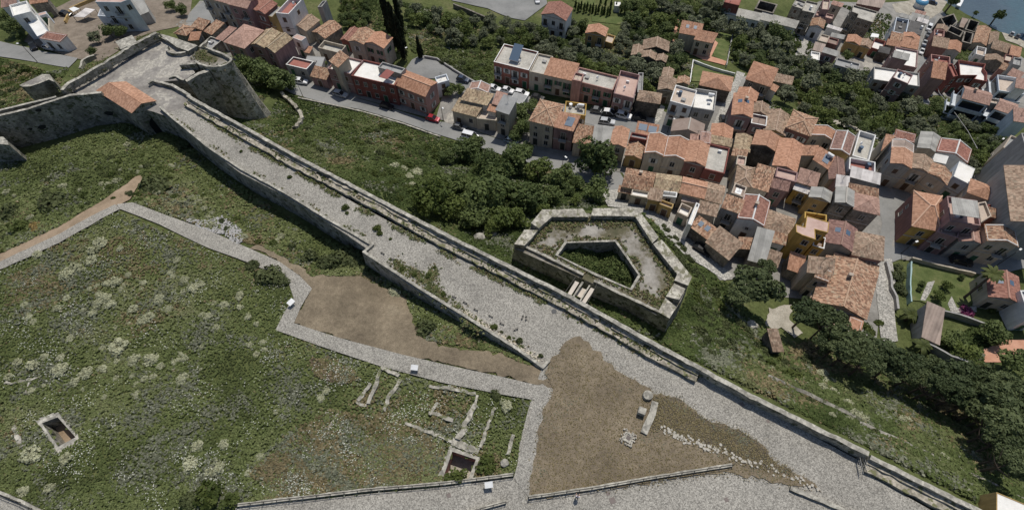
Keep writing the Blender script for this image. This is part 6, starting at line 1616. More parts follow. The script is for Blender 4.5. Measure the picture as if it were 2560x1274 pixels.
# ------------------------------------------------------------------ ground cover nobody could count
def ramp(t, cols):
    cols = np.array(cols); k = np.clip(t, 0, .999) * (len(cols) - 1); i = k.astype(int); f = (k - i)[:, None]
    return cols[i] * (1 - f) + cols[i + 1] * f
GREEN = [(.082, .098, .038), (.122, .150, .054), (.164, .192, .074), (.205, .226, .10), (.25, .252, .138)]
SCRUB = [(.036, .052, .018), (.060, .084, .027), (.088, .116, .038), (.122, .147, .054), (.16, .17, .08)]
DRYC = [(.12, .10, .05), (.20, .165, .085), (.29, .235, .135), (.21, .185, .10)]
GREY = [(.13, .14, .09), (.19, .20, .14), (.26, .265, .19)]
def cover(name, label, poly, n, holes=(), per=11, size=(.12, .28), hgt=.5, dry=.35, grey=.3, patch=.16, zf=None, flowers=0, palette=None, seed=1, fray=0):
    pl = pts(poly) if isinstance(poly, str) else poly; A = np.array(pl)
    p = rng.uniform(A.min(0), A.max(0), (int(n * 4), 2)); p = p[inpoly(p, pl)][:n]
    for h_ in holes: p = p[~inpoly(p, h_)]
    if fray: p = p + rng.normal(0, fray, p.shape)
    if name == 'pale_drifts': p = p[smooth_noise(p[:, 0] * .021, p[:, 1] * .03, 77, ((.9, 1), (2.3, .8), (5.1, .5))) > .55 + .5 * rng.random(len(p)) + np.clip((p[:, 0] - 500) / 900, -.3, .8)]
    g = Gv(p) if zf is None else np.array([zf(q) for q in p])
    if zf is None:
        bad = np.zeros(len(g), bool)
        for s in SHEETS: bad |= inpoly(g[:, :2], s)
        for h_ in HOUSES:
            c = np.mean(h_['R'], 0); near = np.hypot(g[:, 0] - c[0], g[:, 1] - c[1]) < 16
            if near.any(): bad[near] |= inpoly(g[near][:, :2], [tuple(t) for t in h_['R']])
        g = g[~bad]
    m = len(g); x, y = g[:, 0], g[:, 1]
    f1 = smooth_noise(x * patch, y * patch, seed, ((.9, 1), (2.3, .7), (5.9, .5))); f2 = smooth_noise(x * patch, y * patch, seed + 5, ((1.4, 1), (3.1, .7), (8.3, .4)))
    tall = np.clip(.55 + .3 * f1, .15, 1.3) * hgt
    f3 = smooth_noise(x * .07, y * .07, seed + 2, ((.9, 1), (2.1, .6)))
    base = ramp(np.clip(.5 + .2 * f1 + .2 * f3 + rng.normal(0, .09, m), 0, 1), palette or GREEN)
    wd = (f2 * .6 + f3 * .6 + rng.normal(0, .3, m)) > (1.1 - dry * 2.4); wg = (smooth_noise(x * patch * 1.7, y * patch * 1.7, seed + 9) + rng.normal(0, .4, m)) > (1.2 - grey * 2.2)
    base[wd] = ramp(rng.uniform(0, 1, wd.sum()), DRYC); base[wg] = ramp(rng.uniform(0, 1, wg.sum()), GREY)
    C = np.repeat(g, per, 0); M_ = len(C); d = rng.normal(0, 1, (M_, 3)); d[:, 2] = abs(d[:, 2]); d /= np.linalg.norm(d, axis=1)[:, None]
    T_ = np.repeat(tall, per); C = C + d * np.stack([T_ * .8, T_ * .8, T_ * .9], 1) * rng.uniform(.35, 1, (M_, 1)) + [0, 0, .04]
    col = np.repeat(base, per, 0) * rng.uniform(.82, 1.2, (M_, 1))
    sz = rng.uniform(*size, M_)
    if flowers:
        k = rng.random(M_) < flowers * np.clip(np.repeat(smooth_noise(x * .4, y * .4, 21), per) , 0, 1.5)
        col[k] = (.72, .72, .62); sz[k] = .085; C[k, 2] += .18
    me = cards(name, C, d * (.7 if hgt > .1 else .2) + [0, 0, .9], sz, COVER, None, col, .7, .5 if hgt > .1 else .16)
    o = link(name, me); tag(o, label, 'vegetation', None, 'stuff'); return o
SHEETS = []
for o in list(bpy.data.objects):
    if o.get('kind') == 'structure' and o.type == 'MESH' and o.name.split('.')[0] not in ('terrain', 'sea', 'outer_land', 'town_ground', 'lawn', 'villa_lawn', 'walled_lawn', 'back_lawn', 'hedge_lawn'):
        e = {}
        for pgon in o.data.polygons:
            vs = list(pgon.vertices)
            for i in range(len(vs)):
                k_ = (min(vs[i], vs[(i + 1) % len(vs)]), max(vs[i], vs[(i + 1) % len(vs)])); e[k_] = e.get(k_, 0) + 1
        nb = {}
        for (a, b), c_ in e.items():
            if c_ == 1: nb.setdefault(a, []).append(b); nb.setdefault(b, []).append(a)
        if not nb: continue
        st_ = next(iter(nb)); loop = [st_]; prev = None; cur = st_
        while True:
            nx = [q for q in nb[cur] if q != prev]
            if not nx or nx[0] == st_ or len(loop) > 6000: break
            prev, cur = cur, nx[0]; loop.append(cur)
        SHEETS.append([tuple(o.data.vertices[i].co[:2]) for i in loop])
FIELD = '1391,886 1412,862 1440,852 1482,878 1517,904 1560,938 1635,982 1700,998 1765,1048 1840,1072 1885,1094 1935,1149 2002,1188 2045,1225 1985,1216 1900,1199 1832,1186 1725,1194 1600,1213 1450,1231 1322,1248 1336,1130 1358,1020 1383,975 1358,935 1370,910'
for p in PITW: SHEETS.append([tuple(p.mean(0) + (q - p.mean(0)) * 1.3) for q in p])
SHEETS.append([tuple(q) for q in outer])
MEADOW = '-40,700 0,678 150,608 290,526 330,540 520,622 640,668 718,702 733,745 690,826 800,868 950,918 1100,958 1250,988 1334,1002 1320,1050 1300,1130 1284,1190 1100,1214 850,1240 590,1266 110,1290 0,1234 -40,1222'
cover('meadow_plants', 'rough green meadow of weeds, grasses and flowers inside the footpath', MEADOW, 36000, (), 9, (.07, .18), .36, .12, .30, .22, None, .05)
cover('dry_meadow_grass', 'straw coloured grass patches in the lower right of the meadow', '620,1180 700,1120 760,1060 830,1020 900,1040 980,1030 1060,1080 1110,1120 1100,1180 1070,1208 860,1234 700,1246', 4200, (), 9, (.08, .19), .45, .62, .35, .3, None, .02, [(.12, .10, .055), (.18, .15, .08), (.25, .205, .12), (.30, .245, .15)], 4)
cover('pale_drifts', 'drifts of small whitish plants through the meadow', MEADOW, 5200, (), 6, (.05, .11), .42, 0, 0, .3, None, .02, [(.24, .25, .165), (.31, .32, .22), (.38, .385, .27), (.45, .45, .33)], 61)
for _i, (_p, _n2) in enumerate((('770,900 820,890 880,920 900,950 850,960 790,940', 500), ('20,690 100,660 200,700 150,760 60,800 10,780', 700), ('880,1110 960,1080 1060,1100 1090,1140 1040,1190 940,1190', 700))):
    cover('dry_patch', ('pinkish dry grass patch below the footpath', 'brownish weeds at the left of the meadow', 'dead grey brown stalks left of the open cistern')[_i], _p, _n2, (), 9, (.08, .19), .42, .7, .4, .3, None, .02, [(.13, .105, .07), (.19, .15, .10), (.24, .19, .13)], 50 + _i)
_keep = SHEETS; SHEETS = []
cover('dry_field_grass', 'short dry grass stubble on the brown field between the cobbled roads', FIELD, 7000, (), 5, (.04, .10), .03, .95, .0, .3, lambda q: np.array([*P(q[0], q[1], 30.16)[:2], 30.16]), 0, [(.15, .122, .085), (.185, .152, .106), (.215, .177, .124), (.26, .217, .155)], 41, 6)
cover('dark_soil_stubble', 'greyish stubble on the dark soil right of the ruined wall', '1640,985 1700,1002 1765,1051 1840,1076 1885,1098 1932,1152 1990,1188 1940,1180 1850,1152 1760,1114 1650,1068 1622,1078 1630,1030', 3600, (), 5, (.04, .10), .05, .95, .0, .3, lambda q: np.array([*P(q[0], q[1], 30.22)[:2], 30.22]), 0, [(.088, .073, .058), (.118, .099, .08), (.145, .123, .102), (.18, .155, .13)], 45, 6)
cover('bare_soil_grass', 'sparse dry grass on the bare soil beside the footpath', '627,622 650,627 700,654 748,689 781,719 752,767 735,805 850,844 1000,884 1200,925 1386,971 1372,926 1350,920 1290,897 1250,881 1150,869 1060,850 1030,800 1012,740 900,690 780,686 700,638 645,611', 6000, (), 5, (.04, .10), .04, .85, .0, .3, None, 0, [(.12, .095, .062), (.19, .15, .098), (.25, .20, .135), (.30, .25, .18)], 43, 6)
SHEETS = _keep
cover('slope_plants', 'green undergrowth between the curtain wall, dirt path and retaining wall', '-40,420 60,388 200,345 300,308 345,312 400,350 425,318 520,405 620,478 700,530 800,590 905,640 1000,715 1180,822 1340,918 1350,930 1250,880 1060,850 1012,745 900,690 780,690 640,615 520,572 420,536 330,505 350,462 260,500 150,565 0,635 -40,655', 15000, (), 9, (.11, .27), .55, .12, .14, .2, None, .01, None, 7)
cover('bank_plants', 'green bank between the rampart and the lower street', '660,300 700,240 745,240 800,256 905,282 1000,310 1100,345 1200,372 1290,405 1400,430 1500,470 1530,500 1480,525 1370,530 1320,570 1290,600 1290,672 1150,604 1000,524 860,446 735,388 650,340', 15000, (), 9, (.12, .32), .6, .12, .15, .18, None, 0, SCRUB, 9)
cover('ditch_plants', 'weeds in the ditch between rampart and outwork', '1280,610 1290,660 1420,740 1540,800 1660,860 1680,830 1560,780 1480,740 1300,650', 1500, (), 9, (.12, .3), .5, .15, .1, .2, None, 0, SCRUB, 11)
cover('rampart_slope_plants', 'thick scrub on the slope right of the rampart', '1640,850 1690,800 1735,700 1760,700 1850,800 1960,920 2060,900 2150,930 2300,1010 2420,1080 2480,1130 2620,1230 2620,1330 2480,1270 2180,1120 1900,980', 19000, (), 9, (.14, .36), .95, .10, .26, .17, None, 0, SCRUB, 13)
cover('hill_plants', 'scrub on the slope below the hill street', '-60,140 0,146 120,180 170,172 150,210 60,262 -60,300', 3000, (), 9, (.2, .42), .7, .15, .1, .2, None, 0, SCRUB, 15)
cover('tower_foot_plants', 'weeds at the foot of the round tower', '480,235 560,300 670,335 700,300 672,285 650,260 690,215 640,205 600,215 660,290 560,300', 1500, (), 9, (.16, .34), .6, .1, .2, .2, None, 0, SCRUB, 17)
for i, (q, n) in enumerate((('1000,5 1230,60 1350,120 1480,165 1655,180 1650,262 1560,200 1400,150 1290,115 1232,112 1180,122 1060,75', 5200), ('1560,0 1810,0 1810,70 1690,120 1560,90', 2600), ('1830,64 2010,90 2090,165 2240,230 2340,300 2330,350 2190,352 2000,280 1960,200 1830,160', 5200), ('2340,300 2500,290 2520,380 2440,440 2360,400', 2000), ('1012,60 1240,120 1236,215 1180,200 1130,172 1080,142 1030,130', 2800), ('1630,150 1735,150 1726,210 1760,215 1740,250 1660,240', 900), ('1860,230 1960,270 2100,320 2190,350 2200,375 2080,335 1960,300 1880,280', 900), ('2300,880 2470,800 2480,880 2440,930 2560,960 2560,1060 2450,1080 2300,1000 2060,900 2000,850 2060,840 2200,880', 3000), ('850,0 960,0 960,80 930,110 880,90', 900), ('2095,10 2150,40 2190,100 2180,90 2170,30', 400), ('2380,90 2440,130 2420,165 2390,150', 400), ('2150,25 2230,40 2220,110 2160,100', 500), ('1290,60 1500,80 1560,90 1640,120 1710,130 1700,160 1640,178 1480,162 1356,112', 3000), ('1590,518 1650,588 1700,640 1760,672 1815,706 1850,760 1900,800 1930,840 1990,862 2060,850 2060,905 1960,920 1850,800 1760,700 1735,690 1700,600 1640,540', 2600), ('2325,240 2400,250 2420,300 2350,330 2320,290', 500))):
    cover('grove_undergrowth', ('undergrowth in the grove behind the red house', 'undergrowth left of the long white sheds', 'undergrowth of the big grove', 'undergrowth between the red roof and the balcony blocks', 'rough grass and reeds in the bend of the road', 'garden plants by the old ruins', 'weeds along the walls below the grove', 'shaded undergrowth below the pines', 'undergrowth behind the bare gable', 'garden plots beside the stone building', 'green garden by the dark ruin', 'allotment plants near the dark blue roofs', 'undergrowth around the ochre house', 'weeds on the bank below the outwork', 'weeds at the end of the shore street')[i], q, n, (), 8, (.2, .45), .8, .1, .12, .15, None, 0, SCRUB, 30 + i)
cover('outer_scrub', 'scrub growing on beyond the right edge of the photo', '2600,430 2760,420 2900,700 2900,1300 2640,1330 2560,1230 2610,1050 2620,700', 5000, (), 8, (.2, .5), .8, .15, .2, .15, None, 0, SCRUB, 71)
cover('outer_meadow', 'meadow growing on beyond the left edge of the photo', '-260,420 -30,420 -30,1230 -60,1330 -300,1330', 4000, (), 8, (.12, .3), .45, .2, .2, .2, None, 0, None, 73)
ins = offset(dense([RZ(q) for q in pts('480,262 560,320 650,375 745,425 900,515 1050,595 1200,670 1400,765 1560,850 1740,935')], .6), -.45)
def strip_cover(name, label, line, n, wd, hgt, seed, prob=.55):
    L = np.array(line); k = rng.integers(0, len(L), n); g = L[k] + rng.normal(0, 1, (n, 3)) * [wd, wd, 0]
    s_ = smooth_noise(g[:, 0] * .5, g[:, 1] * .5, seed); g = g[s_ > (1 - prob * 2) * .8]; per = 8
    base = ramp(rng.uniform(0, 1, len(g)), GREEN); w_ = rng.random(len(g)) < .25; base[w_] = ramp(rng.uniform(0, 1, w_.sum()), DRYC)
    C = np.repeat(g, per, 0); d = rng.normal(0, 1, C.shape); d[:, 2] = abs(d[:, 2]); d /= np.linalg.norm(d, axis=1)[:, None]
    C = C + d * hgt * rng.uniform(.3, 1, (len(C), 1)); me = cards(name, C, d + [0, 0, .4], rng.uniform(.06, .16, len(C)), COVER, None, np.repeat(base, per, 0) * rng.uniform(.7, 1.3, (len(C), 1)))
    tag(link(name, me), label, 'vegetation', None, 'stuff')
for p in ins: p[2] = float(roadz(p[None, :2])[0])
strip_cover('walkway_weeds', 'weeds growing along the foot of the rampart walkway', ins, 2300, .28, .32, 3, .75)
wl = offset(dense(OUT, .6), -1.1)
for p in wl: p[2] = float(roadz(p[None, :2])[0]) + .75
strip_cover('walkway_top_weeds', 'small weeds on top of the rampart walkway', wl, 1100, .4, .14, 5, .5)
rl = offset(dense(RET, .6), .75)
for p in rl: p[2] = float(roadz(p[None, :2])[0])
strip_cover('wall_foot_weeds', 'weeds along the inner side of the retaining wall', rl, 700, .3, .22, 6, .35)
L_ = [RZ(q) for q in pts('985,655 1010,672 1040,685 1050,700 1070,700 1085,672 1075,715 1100,740 1120,760 1150,775 1170,800 1200,820')]
ll = [P(*q, TZ + 1.3) for q in pts('160,214 208,185 262,154 326,114 386,86')]
strip_cover('ledge_weeds', 'weeds on the grassy ledge behind the fort parapet', dense(ll, .5), 1500, .8, .25, 12, .8)
gl = [P(*q, TWZ - .35) for q in pts('495,140 530,150 560,155 575,155 540,140 505,128')]
strip_cover('tower_top_weeds', 'weeds on the top of the round tower', dense(gl, .4), 500, .9, .25, 13, .9)
strip_cover('road_weed_strip', 'olive strip of weeds crossing the road edge near the retaining wall', dense(L_, .4), 1100, .5, .25, 8, 1.0)
cs = '893,484 960,392 1325,382 1412,505 1500,632 1440,735 1180,620'
cpl = [tuple(p[:2]) for p in hole]; A = np.array(cpl); p = rng.uniform(A.min(0), A.max(0), (6000, 2)); p = p[inpoly(p, cpl)][:1500]
g = np.column_stack([p, 22.2 + 1.0 * smooth_noise(p[:, 0] * .5, p[:, 1] * .5, 2) + .7]); per = 14; C = np.repeat(g, per, 0); d = rng.normal(0, 1, C.shape); d[:, 2] = abs(d[:, 2]); d /= np.linalg.norm(d, axis=1)[:, None]
C += d * .8 * rng.uniform(.3, 1, (len(C), 1)); tag(link('court_plants', cards('court_plants', C, d + [0, 0, .3], rng.uniform(.14, .3, len(C)), COVER, None, np.repeat(ramp(rng.uniform(.1, .8, len(g)), SCRUB), per, 0) * rng.uniform(.7, 1.3, (len(C), 1)))), 'ivy and brambles filling the sunken court of the outwork', 'vegetation', None, 'stuff')
pl_ = [tuple(p) for p in outer]; A = np.array(pl_); p = rng.uniform(A.min(0), A.max(0), (9000, 2)); ri = np.array(hole).mean(0)
p = p[inpoly(p, pl_) & ~inpoly(p, [tuple(ri + (np.array(q) - ri) * 1.06) for q in hole])]
def dpl(p, ring):
    b = np.full(len(p), 99.0)
    for i in range(len(ring)):
        a, c_ = np.array(ring[i]), np.array(ring[(i + 1) % len(ring)]); t = np.clip(((p - a) @ (c_ - a)) / ((c_ - a) @ (c_ - a)), 0, 1); b = np.minimum(b, np.hypot(*(p - a - t[:, None] * (c_ - a)).T))
    return b
s_ = np.minimum(abs(dpl(p, pl_) - 2.2), dpl(p, hole)) + .55 * smooth_noise(p[:, 0] * .7, p[:, 1] * .7, 4) + rng.normal(0, .35, len(p)); p = p[s_ < .8][:4600]
g = np.column_stack([p, np.full(len(p), FL + .05)]); per = 8; C = np.repeat(g, per, 0); d = rng.normal(0, 1, C.shape); d[:, 2] = abs(d[:, 2]); d /= np.linalg.norm(d, axis=1)[:, None]
base = ramp(rng.uniform(0, 1, len(g)), GREEN); w_ = rng.random(len(g)) < .45; base[w_] = ramp(rng.uniform(0, 1, w_.sum()), DRYC)
C += d * .3 * rng.uniform(.3, 1, (len(C), 1)); tag(link('outwork_weeds', cards('outwork_weeds', C, d + [0, 0, .4], rng.uniform(.08, .2, len(C)), COVER, None, np.repeat(base, per, 0) * rng.uniform(.7, 1.3, (len(C), 1)))), 'weeds and dry grass on the floor of the outwork', 'vegetation', None, 'stuff')

# ------------------------------------------------------------------ cars
def loft(mb, secs, m=0):
    """secs: list of rings (same count) from front to back"""
    n = len(secs[0])
    for a, b in zip(secs, secs[1:]):
        for i in range(n):
            j = (i + 1) % n; mb.poly([a[i], a[j], b[j], b[i]], m)
    mb.poly(secs[0][::-1], m); mb.poly(secs[-1], m)
def car_meshes(style):
    L, Wd, Hh = {'hatch': (3.75, 1.62, 1.48), 'wagon': (4.25, 1.70, 1.50), 'suv': (4.35, 1.82, 1.68), 'van': (4.4, 1.80, 1.95)}[style]
    hw = Wd / 2; b = MB()
    def ring(x, w_, z0, z1, r=.10):
        return [(x, -w_ + r, z0), (x, w_ - r, z0), (x, w_, z0 + r * 1.4), (x, w_ - .03, z1 - r), (x, w_ - r * 1.3, z1), (x, -w_ + r * 1.3, z1), (x, -w_ + .03, z1 - r), (x, -w_, z0 + r * 1.4)]
    hood = Hh * .60 if style != 'van' else Hh * .58
    f = {'hatch': .30, 'wagon': .29, 'suv': .29, 'van': .16}[style]; rear = {'hatch': .985, 'wagon': .98, 'suv': .975, 'van': .99}[style]
    X = lambda t: L / 2 - L * t
    loft(b, [ring(X(0), hw * .80, .30, hood * .80), ring(X(.03), hw * .93, .24, hood * .88), ring(X(.12), hw, .22, hood * .95), ring(X(f), hw, .22, hood), ring(X(.6), hw, .22, hood * 1.03), ring(X(.9), hw, .22, hood * 1.03), ring(X(.97), hw * .96, .25, hood), ring(X(1), hw * .84, .32, hood * .86)])
    body = b.mesh('body', [])
    g = MB(); r2 = lambda x, w_, z: [(x, -w_, z), (x, w_, z)]
    t0, t1, t2, t3 = f - .02, f + (.16 if style != 'van' else .13), {'hatch': .80, 'wagon': .88, 'suv': .86, 'van': .94}[style], rear
    zb, zt = hood - .02, Hh - .05
    q = [(X(t0), hw * .92, zb), (X(t1), hw * .76, zt), (X(t2), hw * .76, zt), (X(t3), hw * .90, zb)]
    Lf = [(x, w_, z) for x, w_, z in q]; Rt = [(x, -w_, z) for x, w_, z in q]
    g.poly(Lf, 0); g.poly(Rt[::-1], 0)
    for i in range(3): g.poly([Lf[i], Rt[i], Rt[i + 1], Lf[i + 1]][::-1], 0)
    glass = g.mesh('windows', [GLASS])
    rf = MB(); rf.prism([(X(t2 - .01) , -hw * .75), (X(t1 + .02), -hw * .75), (X(t1 + .02), hw * .75), (X(t2 - .01), hw * .75)], zt - .02, [zt + .02, zt + .06, zt + .06, zt + .02], 0)
    for s in (1, -1):
        for a, c in ((0, 1), (2, 3)):
            p0, p1 = np.array(q[a]) * [1, s, 1], np.array(q[c]) * [1, s, 1]; rf.beam(p0, p1, .07)
        mx = X((t1 + t2) / 2 + .02); rf.beam((mx, s * hw * .90, zb), (mx, s * hw * .765, zt), .09)
    roof = rf.mesh('roof', [])
    w_ = MB(); w_.tube((0, -.10, 0), (0, .10, 0), .31, .31, 14, 0); w_.tube((0, -.105, 0), (0, .105, 0), .19, .19, 10, 1); wheel = w_.mesh('wheel', [flat('tyre_rubber', (.02, .02, .02), .9) if 'tyre_rubber' not in bpy.data.materials else bpy.data.materials['tyre_rubber'], RIMM])
    hl = MB(); hl.box((0, 0, 0), .08, .34, .14); head = hl.mesh('headlight', [WHITE])
    tl = MB(); tl.box((0, 0, 0), .07, .26, .18); tail = tl.mesh('tail_light', [REDL])
    return dict(body=body, glass=glass, roof=roof, wheel=wheel, head=head, tail=tail, L=L, W=Wd, hood=hood)
RIMM = flat('wheel_rim', (.45, .45, .46), .35, .7); REDL = flat('red_lamp', (.35, .02, .02), .3)
CM = {k: car_meshes(k) for k in ('hatch', 'wagon', 'suv', 'van')}
PAINT = {}
def paint(c):
    if c not in PAINT: PAINT[c] = flat('car_paint', c, .28, .1, .5)
    return PAINT[c]
def car(style, px, hd, col, label, roofcol=None, zf=None):
    """hd: photo direction of the nose"""
    g = G(px); a, b = G(px), G((px[0] + hd[0], px[1] + hd[1])); d = b - a; rz = math.atan2(d[1], d[0]); pitch = math.atan2(d[2], math.hypot(d[0], d[1]))
    g[2] += .11; m = CM[style]; o = thing('parked_car', label, 'car', g, 0, 'cars parked in the streets'); o.rotation_euler = (0, -max(-.14, min(.14, pitch)), rz)
    def part(n, me, mat=None, loc=(0, 0, 0)):
        if mat is not None:
            me = me.copy(); me.materials.clear(); me.materials.append(mat)
        return link(n, me, o, loc)
    part('body', m['body'], paint(col)); part('windows', m['glass']); part('roof', m['roof'], paint(roofcol or col))
    for sx in (.30, -.32):
        for sy in (1, -1): part('wheel', m['wheel'], None, (m['L'] * sx, sy * (m['W'] / 2 - .1), .31))
    for sy in (1, -1):
        part('headlight', m['head'], None, (m['L'] / 2 - .05, sy * m['W'] * .31, m['hood'] * .62)); part('tail_light', m['tail'], None, (-m['L'] / 2 + .05, sy * m['W'] * .33, m['hood'] * .66))
Wh, Sv, Bk, Gy, Rd, Bl, Db = (.72, .72, .72), (.42, .43, .44), (.018, .018, .02), (.16, .165, .17), (.30, .015, .028), (.30, .38, .45), (.03, .045, .08)
st1 = (30, 8)
for a in (('wagon', (853, 240), st1, Sv, 'silver wagon parked below the pale mauve end of the white roofed row'), ('hatch', (968, 270), st1, Bk, 'black car with a shiny roof rim in the shade of the dark red house'), ('hatch', (1083, 301), st1, Rd, 'bright red car parked at the corner of the lower street'),
          ('hatch', (1150, 322), st1, Gy, 'grey hatchback parked below the mossy roofed house'), ('van', (1176, 346), st1, Wh, 'white van half hidden by the thicket'), ('hatch', (1279, 356), st1, Bl, 'pale blue car below the narrow green garden'), ('hatch', (1284, 381), st1, Gy, 'dark grey car half hidden under the thicket trees'), ('hatch', (753, 208), (30, 4), Wh, 'small white car at the end of the lower street'),
          ('wagon', (129, 124), (30, 6), Sv, 'silver car by the low red roofed house'), ('hatch', (88, 122), (8, 20), Bk, 'black car in the shade beside the white wall'), ('hatch', (1158, 203), (30, 8), Db, 'dark blue car on the bend of the road'), ('hatch', (1236, 226), (30, 7), Wh, 'first white car in front of the red house, leftmost of three'), ('hatch', (1269, 231), (30, 7), Wh, 'second white car in front of the red house, middle of three'),
          ('wagon', (1304, 238), (30, 7), Wh, 'third white car in front of the red house, rightmost of three'), ('hatch', (1344, 249), (30, 7), Bk, 'black car in front of the narrow cream house'), ('suv', (1524, 288), (30, 4), Bk, 'black off-roader with a white roof below the pink roof terrace', Wh), ('suv', (1558, 294), (30, 7), Wh, 'white off-roader below the pink roof terrace'), ('wagon', (1517, 309), (30, 4), Sv, 'silver car on the near side of the upper street'),
          ('hatch', (1494, 281), (30, 5), Gy, 'grey car below the stained flat roof'), ('hatch', (1596, 300), (30, 6), Bk, 'black car below the ruin of broken tiles'), ('hatch', (1806, 304), (-4, -20), Bk, 'dark car nosing up the alley'), ('hatch', (1752, 628), (24, 14), Bk, 'black car in the shade on the cobbled lane below the outwork'), ('wagon', (2398, 656), (30, 7), Bk, 'black car between the lawn and the tall houses'),
          ('hatch', (2541, 634), (30, 10), Wh, 'white car beside the tall beige house'), ('hatch', (2312, 239), (20, 6), Bk, 'dark round car at the end of the shore street'), ('van', (2319, 74), (-6, 20), Wh, 'white van in the shore street'), ('hatch', (2317, 91), (-5, 20), Gy, 'grey car behind the van in the shore street'), ('hatch', (2313, 102), (-5, 20), Bk, 'black car in the shore street'), ('hatch', (2308, 112), (-4, 20), Sv, 'silver car in the shore street'),
          ('hatch', (2304, 124), (-3, 20), Db, 'blue car in the shore street'), ('hatch', (2301, 133), (-2, 20), Wh, 'last white car in the shore street'), ('hatch', (1343, 6), (4, 20), Wh, 'white car driving into the car park'), ('hatch', (2527, 88), (8, -14), Sv, 'silver car on the quay'), ('hatch', (2541, 94), (8, -14), Gy, 'grey car on the quay'), ('hatch', (2330, 10), (20, 6), Db, 'blue car on the waterfront under the tree'), ('hatch', (168, 40), (20, 3), Bk, 'black car in the earth yard')):
    car(*a)

# ------------------------------------------------------------------ railings on low walls, info boards, person, poles
def railing(px, label, base=30.05, hgt=.95, hw=.35, wd=.42):
    pp = [np.array([*P(*q, base)[:2], base]) for q in pts(px)]; o = thing('railing_wall', label, 'railing', pp[0])
    line = [p + [0, 0, hw] for p in pp]; mb = MB(); wall_run(mb, line, wd, lambda x, y: base - .4, 0, 1, .02, 1.0, 0, .02); mb.build('low_wall', [STONE_DK, CAP], o, o.location)
    mid = offset(dense(line, 1.55), wd * .3)
    mb = MB()
    for a, b in zip(mid, mid[1:]):
        for z in (.32, .72, hgt - hw + .1): mb.beam(a + [0, 0, z], b + [0, 0, z], .045)
    mb.build('rail', [IRON], o, o.location)
    pm = MB(); pm.beam((0, 0, -.1), (0, 0, hgt - hw + .2), .07); me = pm.mesh('post', [IRON])
    for p in mid: link('post', me, o, tuple(p - np.array(pp[0])))
railing('596,1266 760,1247 930,1227 1100,1213 1284,1190', 'iron railing on a low stone wall along the bottom of the meadow')
railing('1322,1247 1480,1224 1640,1196 1830,1166', 'iron railing on a low stone wall below the brown field')
railing('1170,1284 1266,1258', 'short railing at the bottom edge of the photo')
railing('-30,1222 0,1236 55,1258 112,1288', 'railing beside the path in the bottom left corner')
mb = MB(); line = [np.array([*P(*q, 30.5)[:2], 30.5]) for q in pts('1978,1214 2060,1248 2190,1302')]; wall_run(mb, line, -.5, lambda x, y: 29.5, 0, 1, .03, .8, 0, .06)
tag(mb.build('stone_wall', [STONE_DK, CAP], None, tuple(line[0])), 'low stone wall between the two cobbled roads, bottom right', 'wall')
def board(px, rot, label, base=None):
    g = G(px) if base is None else np.array([*P(*px, base)[:2], base]); o = thing('info_board', label, 'sign', g, rot)
    mb = MB(); q = [(-.52, -.36, .92), (.52, -.36, .92), (.52, .36, 1.18), (-.52, .36, 1.18)]
    mb.poly(q); mb.poly([(x, y, z - .05) for x, y, z in q][::-1])
    for i in range(4): a, b = q[i], q[(i + 1) % 4]; mb.poly([(a[0], a[1], a[2] - .05), (b[0], b[1], b[2] - .05), b, a])
    mb.build('panel', [WHITE], o)
    for s in (-.36, .36):
        m_ = MB(); m_.beam((s, .05, -.2), (s, .05, 1.0), .08); m_.build('leg', [IRON], o)
board((733, 762), .9, 'white info board in the bend of the footpath'); board((1039, 924), -.15, 'white info board on the lower edge of the footpath'); board((1223, 1214), .12, 'white info board on the railing at the bottom', 30.05)

# the person by the railing: one continuous skinned body
def skin_body(name, joints, bones, mat, parent):
    me = bpy.data.meshes.new(name); me.from_pydata([j[0] for j in joints], bones, []); o = link(name, me, parent)
    md = o.modifiers.new('skin', 'SKIN'); md.use_smooth_shade = True
    for i, j in enumerate(joints): me.skin_vertices[0].data[i].radius = (j[1], j[1] * (j[2] if len(j) > 2 else 1))
    me.skin_vertices[0].data[0].use_root = True
    o.modifiers.new('sub', 'SUBSURF').levels = 1; o.modifiers['sub'].render_levels = 1
    me.materials.append(mat); return o
pg = np.array([*P(1442, 1243, 30.05)[:2], 30.05])
pe = thing('person', 'person in a pale top and dark trousers standing at the railing', 'person', pg, 2.9)
SKIN = flat('skin', (.42, .26, .19), .6); TROU = flat('dark_cloth', (.05, .048, .055), .9); TOP = flat('pale_cloth', (.62, .60, .66), .85)
J = [((0, 0, .95), .145, .8), ((0, .02, 1.15), .14, .75), ((0, .03, 1.38), .17, .62), ((0, .02, 1.50), .06), ((0, .0, 1.58), .075), ((0, -.01, 1.68), .10), ((0, -.01, 1.77), .065),
     ((.19, .02, 1.42), .06), ((.25, -.03, 1.16), .046), ((.20, -.22, 1.05), .036), ((-.19, .02, 1.42), .06), ((-.25, -.03, 1.16), .046), ((-.20, -.22, 1.05), .036),
     ((.10, 0, .86), .095), ((.11, -.02, .48), .062), ((.11, .03, .10), .042), ((.12, -.13, .05), .038), ((-.10, 0, .86), .095), ((-.11, .03, .48), .062), ((-.12, .10, .10), .042), ((-.13, -.05, .05), .038)]
Bn = [(0, 1), (1, 2), (2, 3), (3, 4), (4, 5), (5, 6), (2, 7), (7, 8), (8, 9), (2, 10), (10, 11), (11, 12), (0, 13), (13, 14), (14, 15), (15, 16), (0, 17), (17, 18), (18, 19), (19, 20)]
skin_body('body', J, Bn, SKIN, pe)
skin_body('trousers', [((0, 0, .97), .165, .84), ((.10, 0, .86), .115), ((.11, -.02, .48), .082), ((.11, .03, .12), .065), ((-.10, 0, .86), .115), ((-.11, .03, .48), .082), ((-.12, .10, .12), .065)], [(0, 1), (1, 2), (2, 3), (0, 4), (4, 5), (5, 6)], TROU, pe)
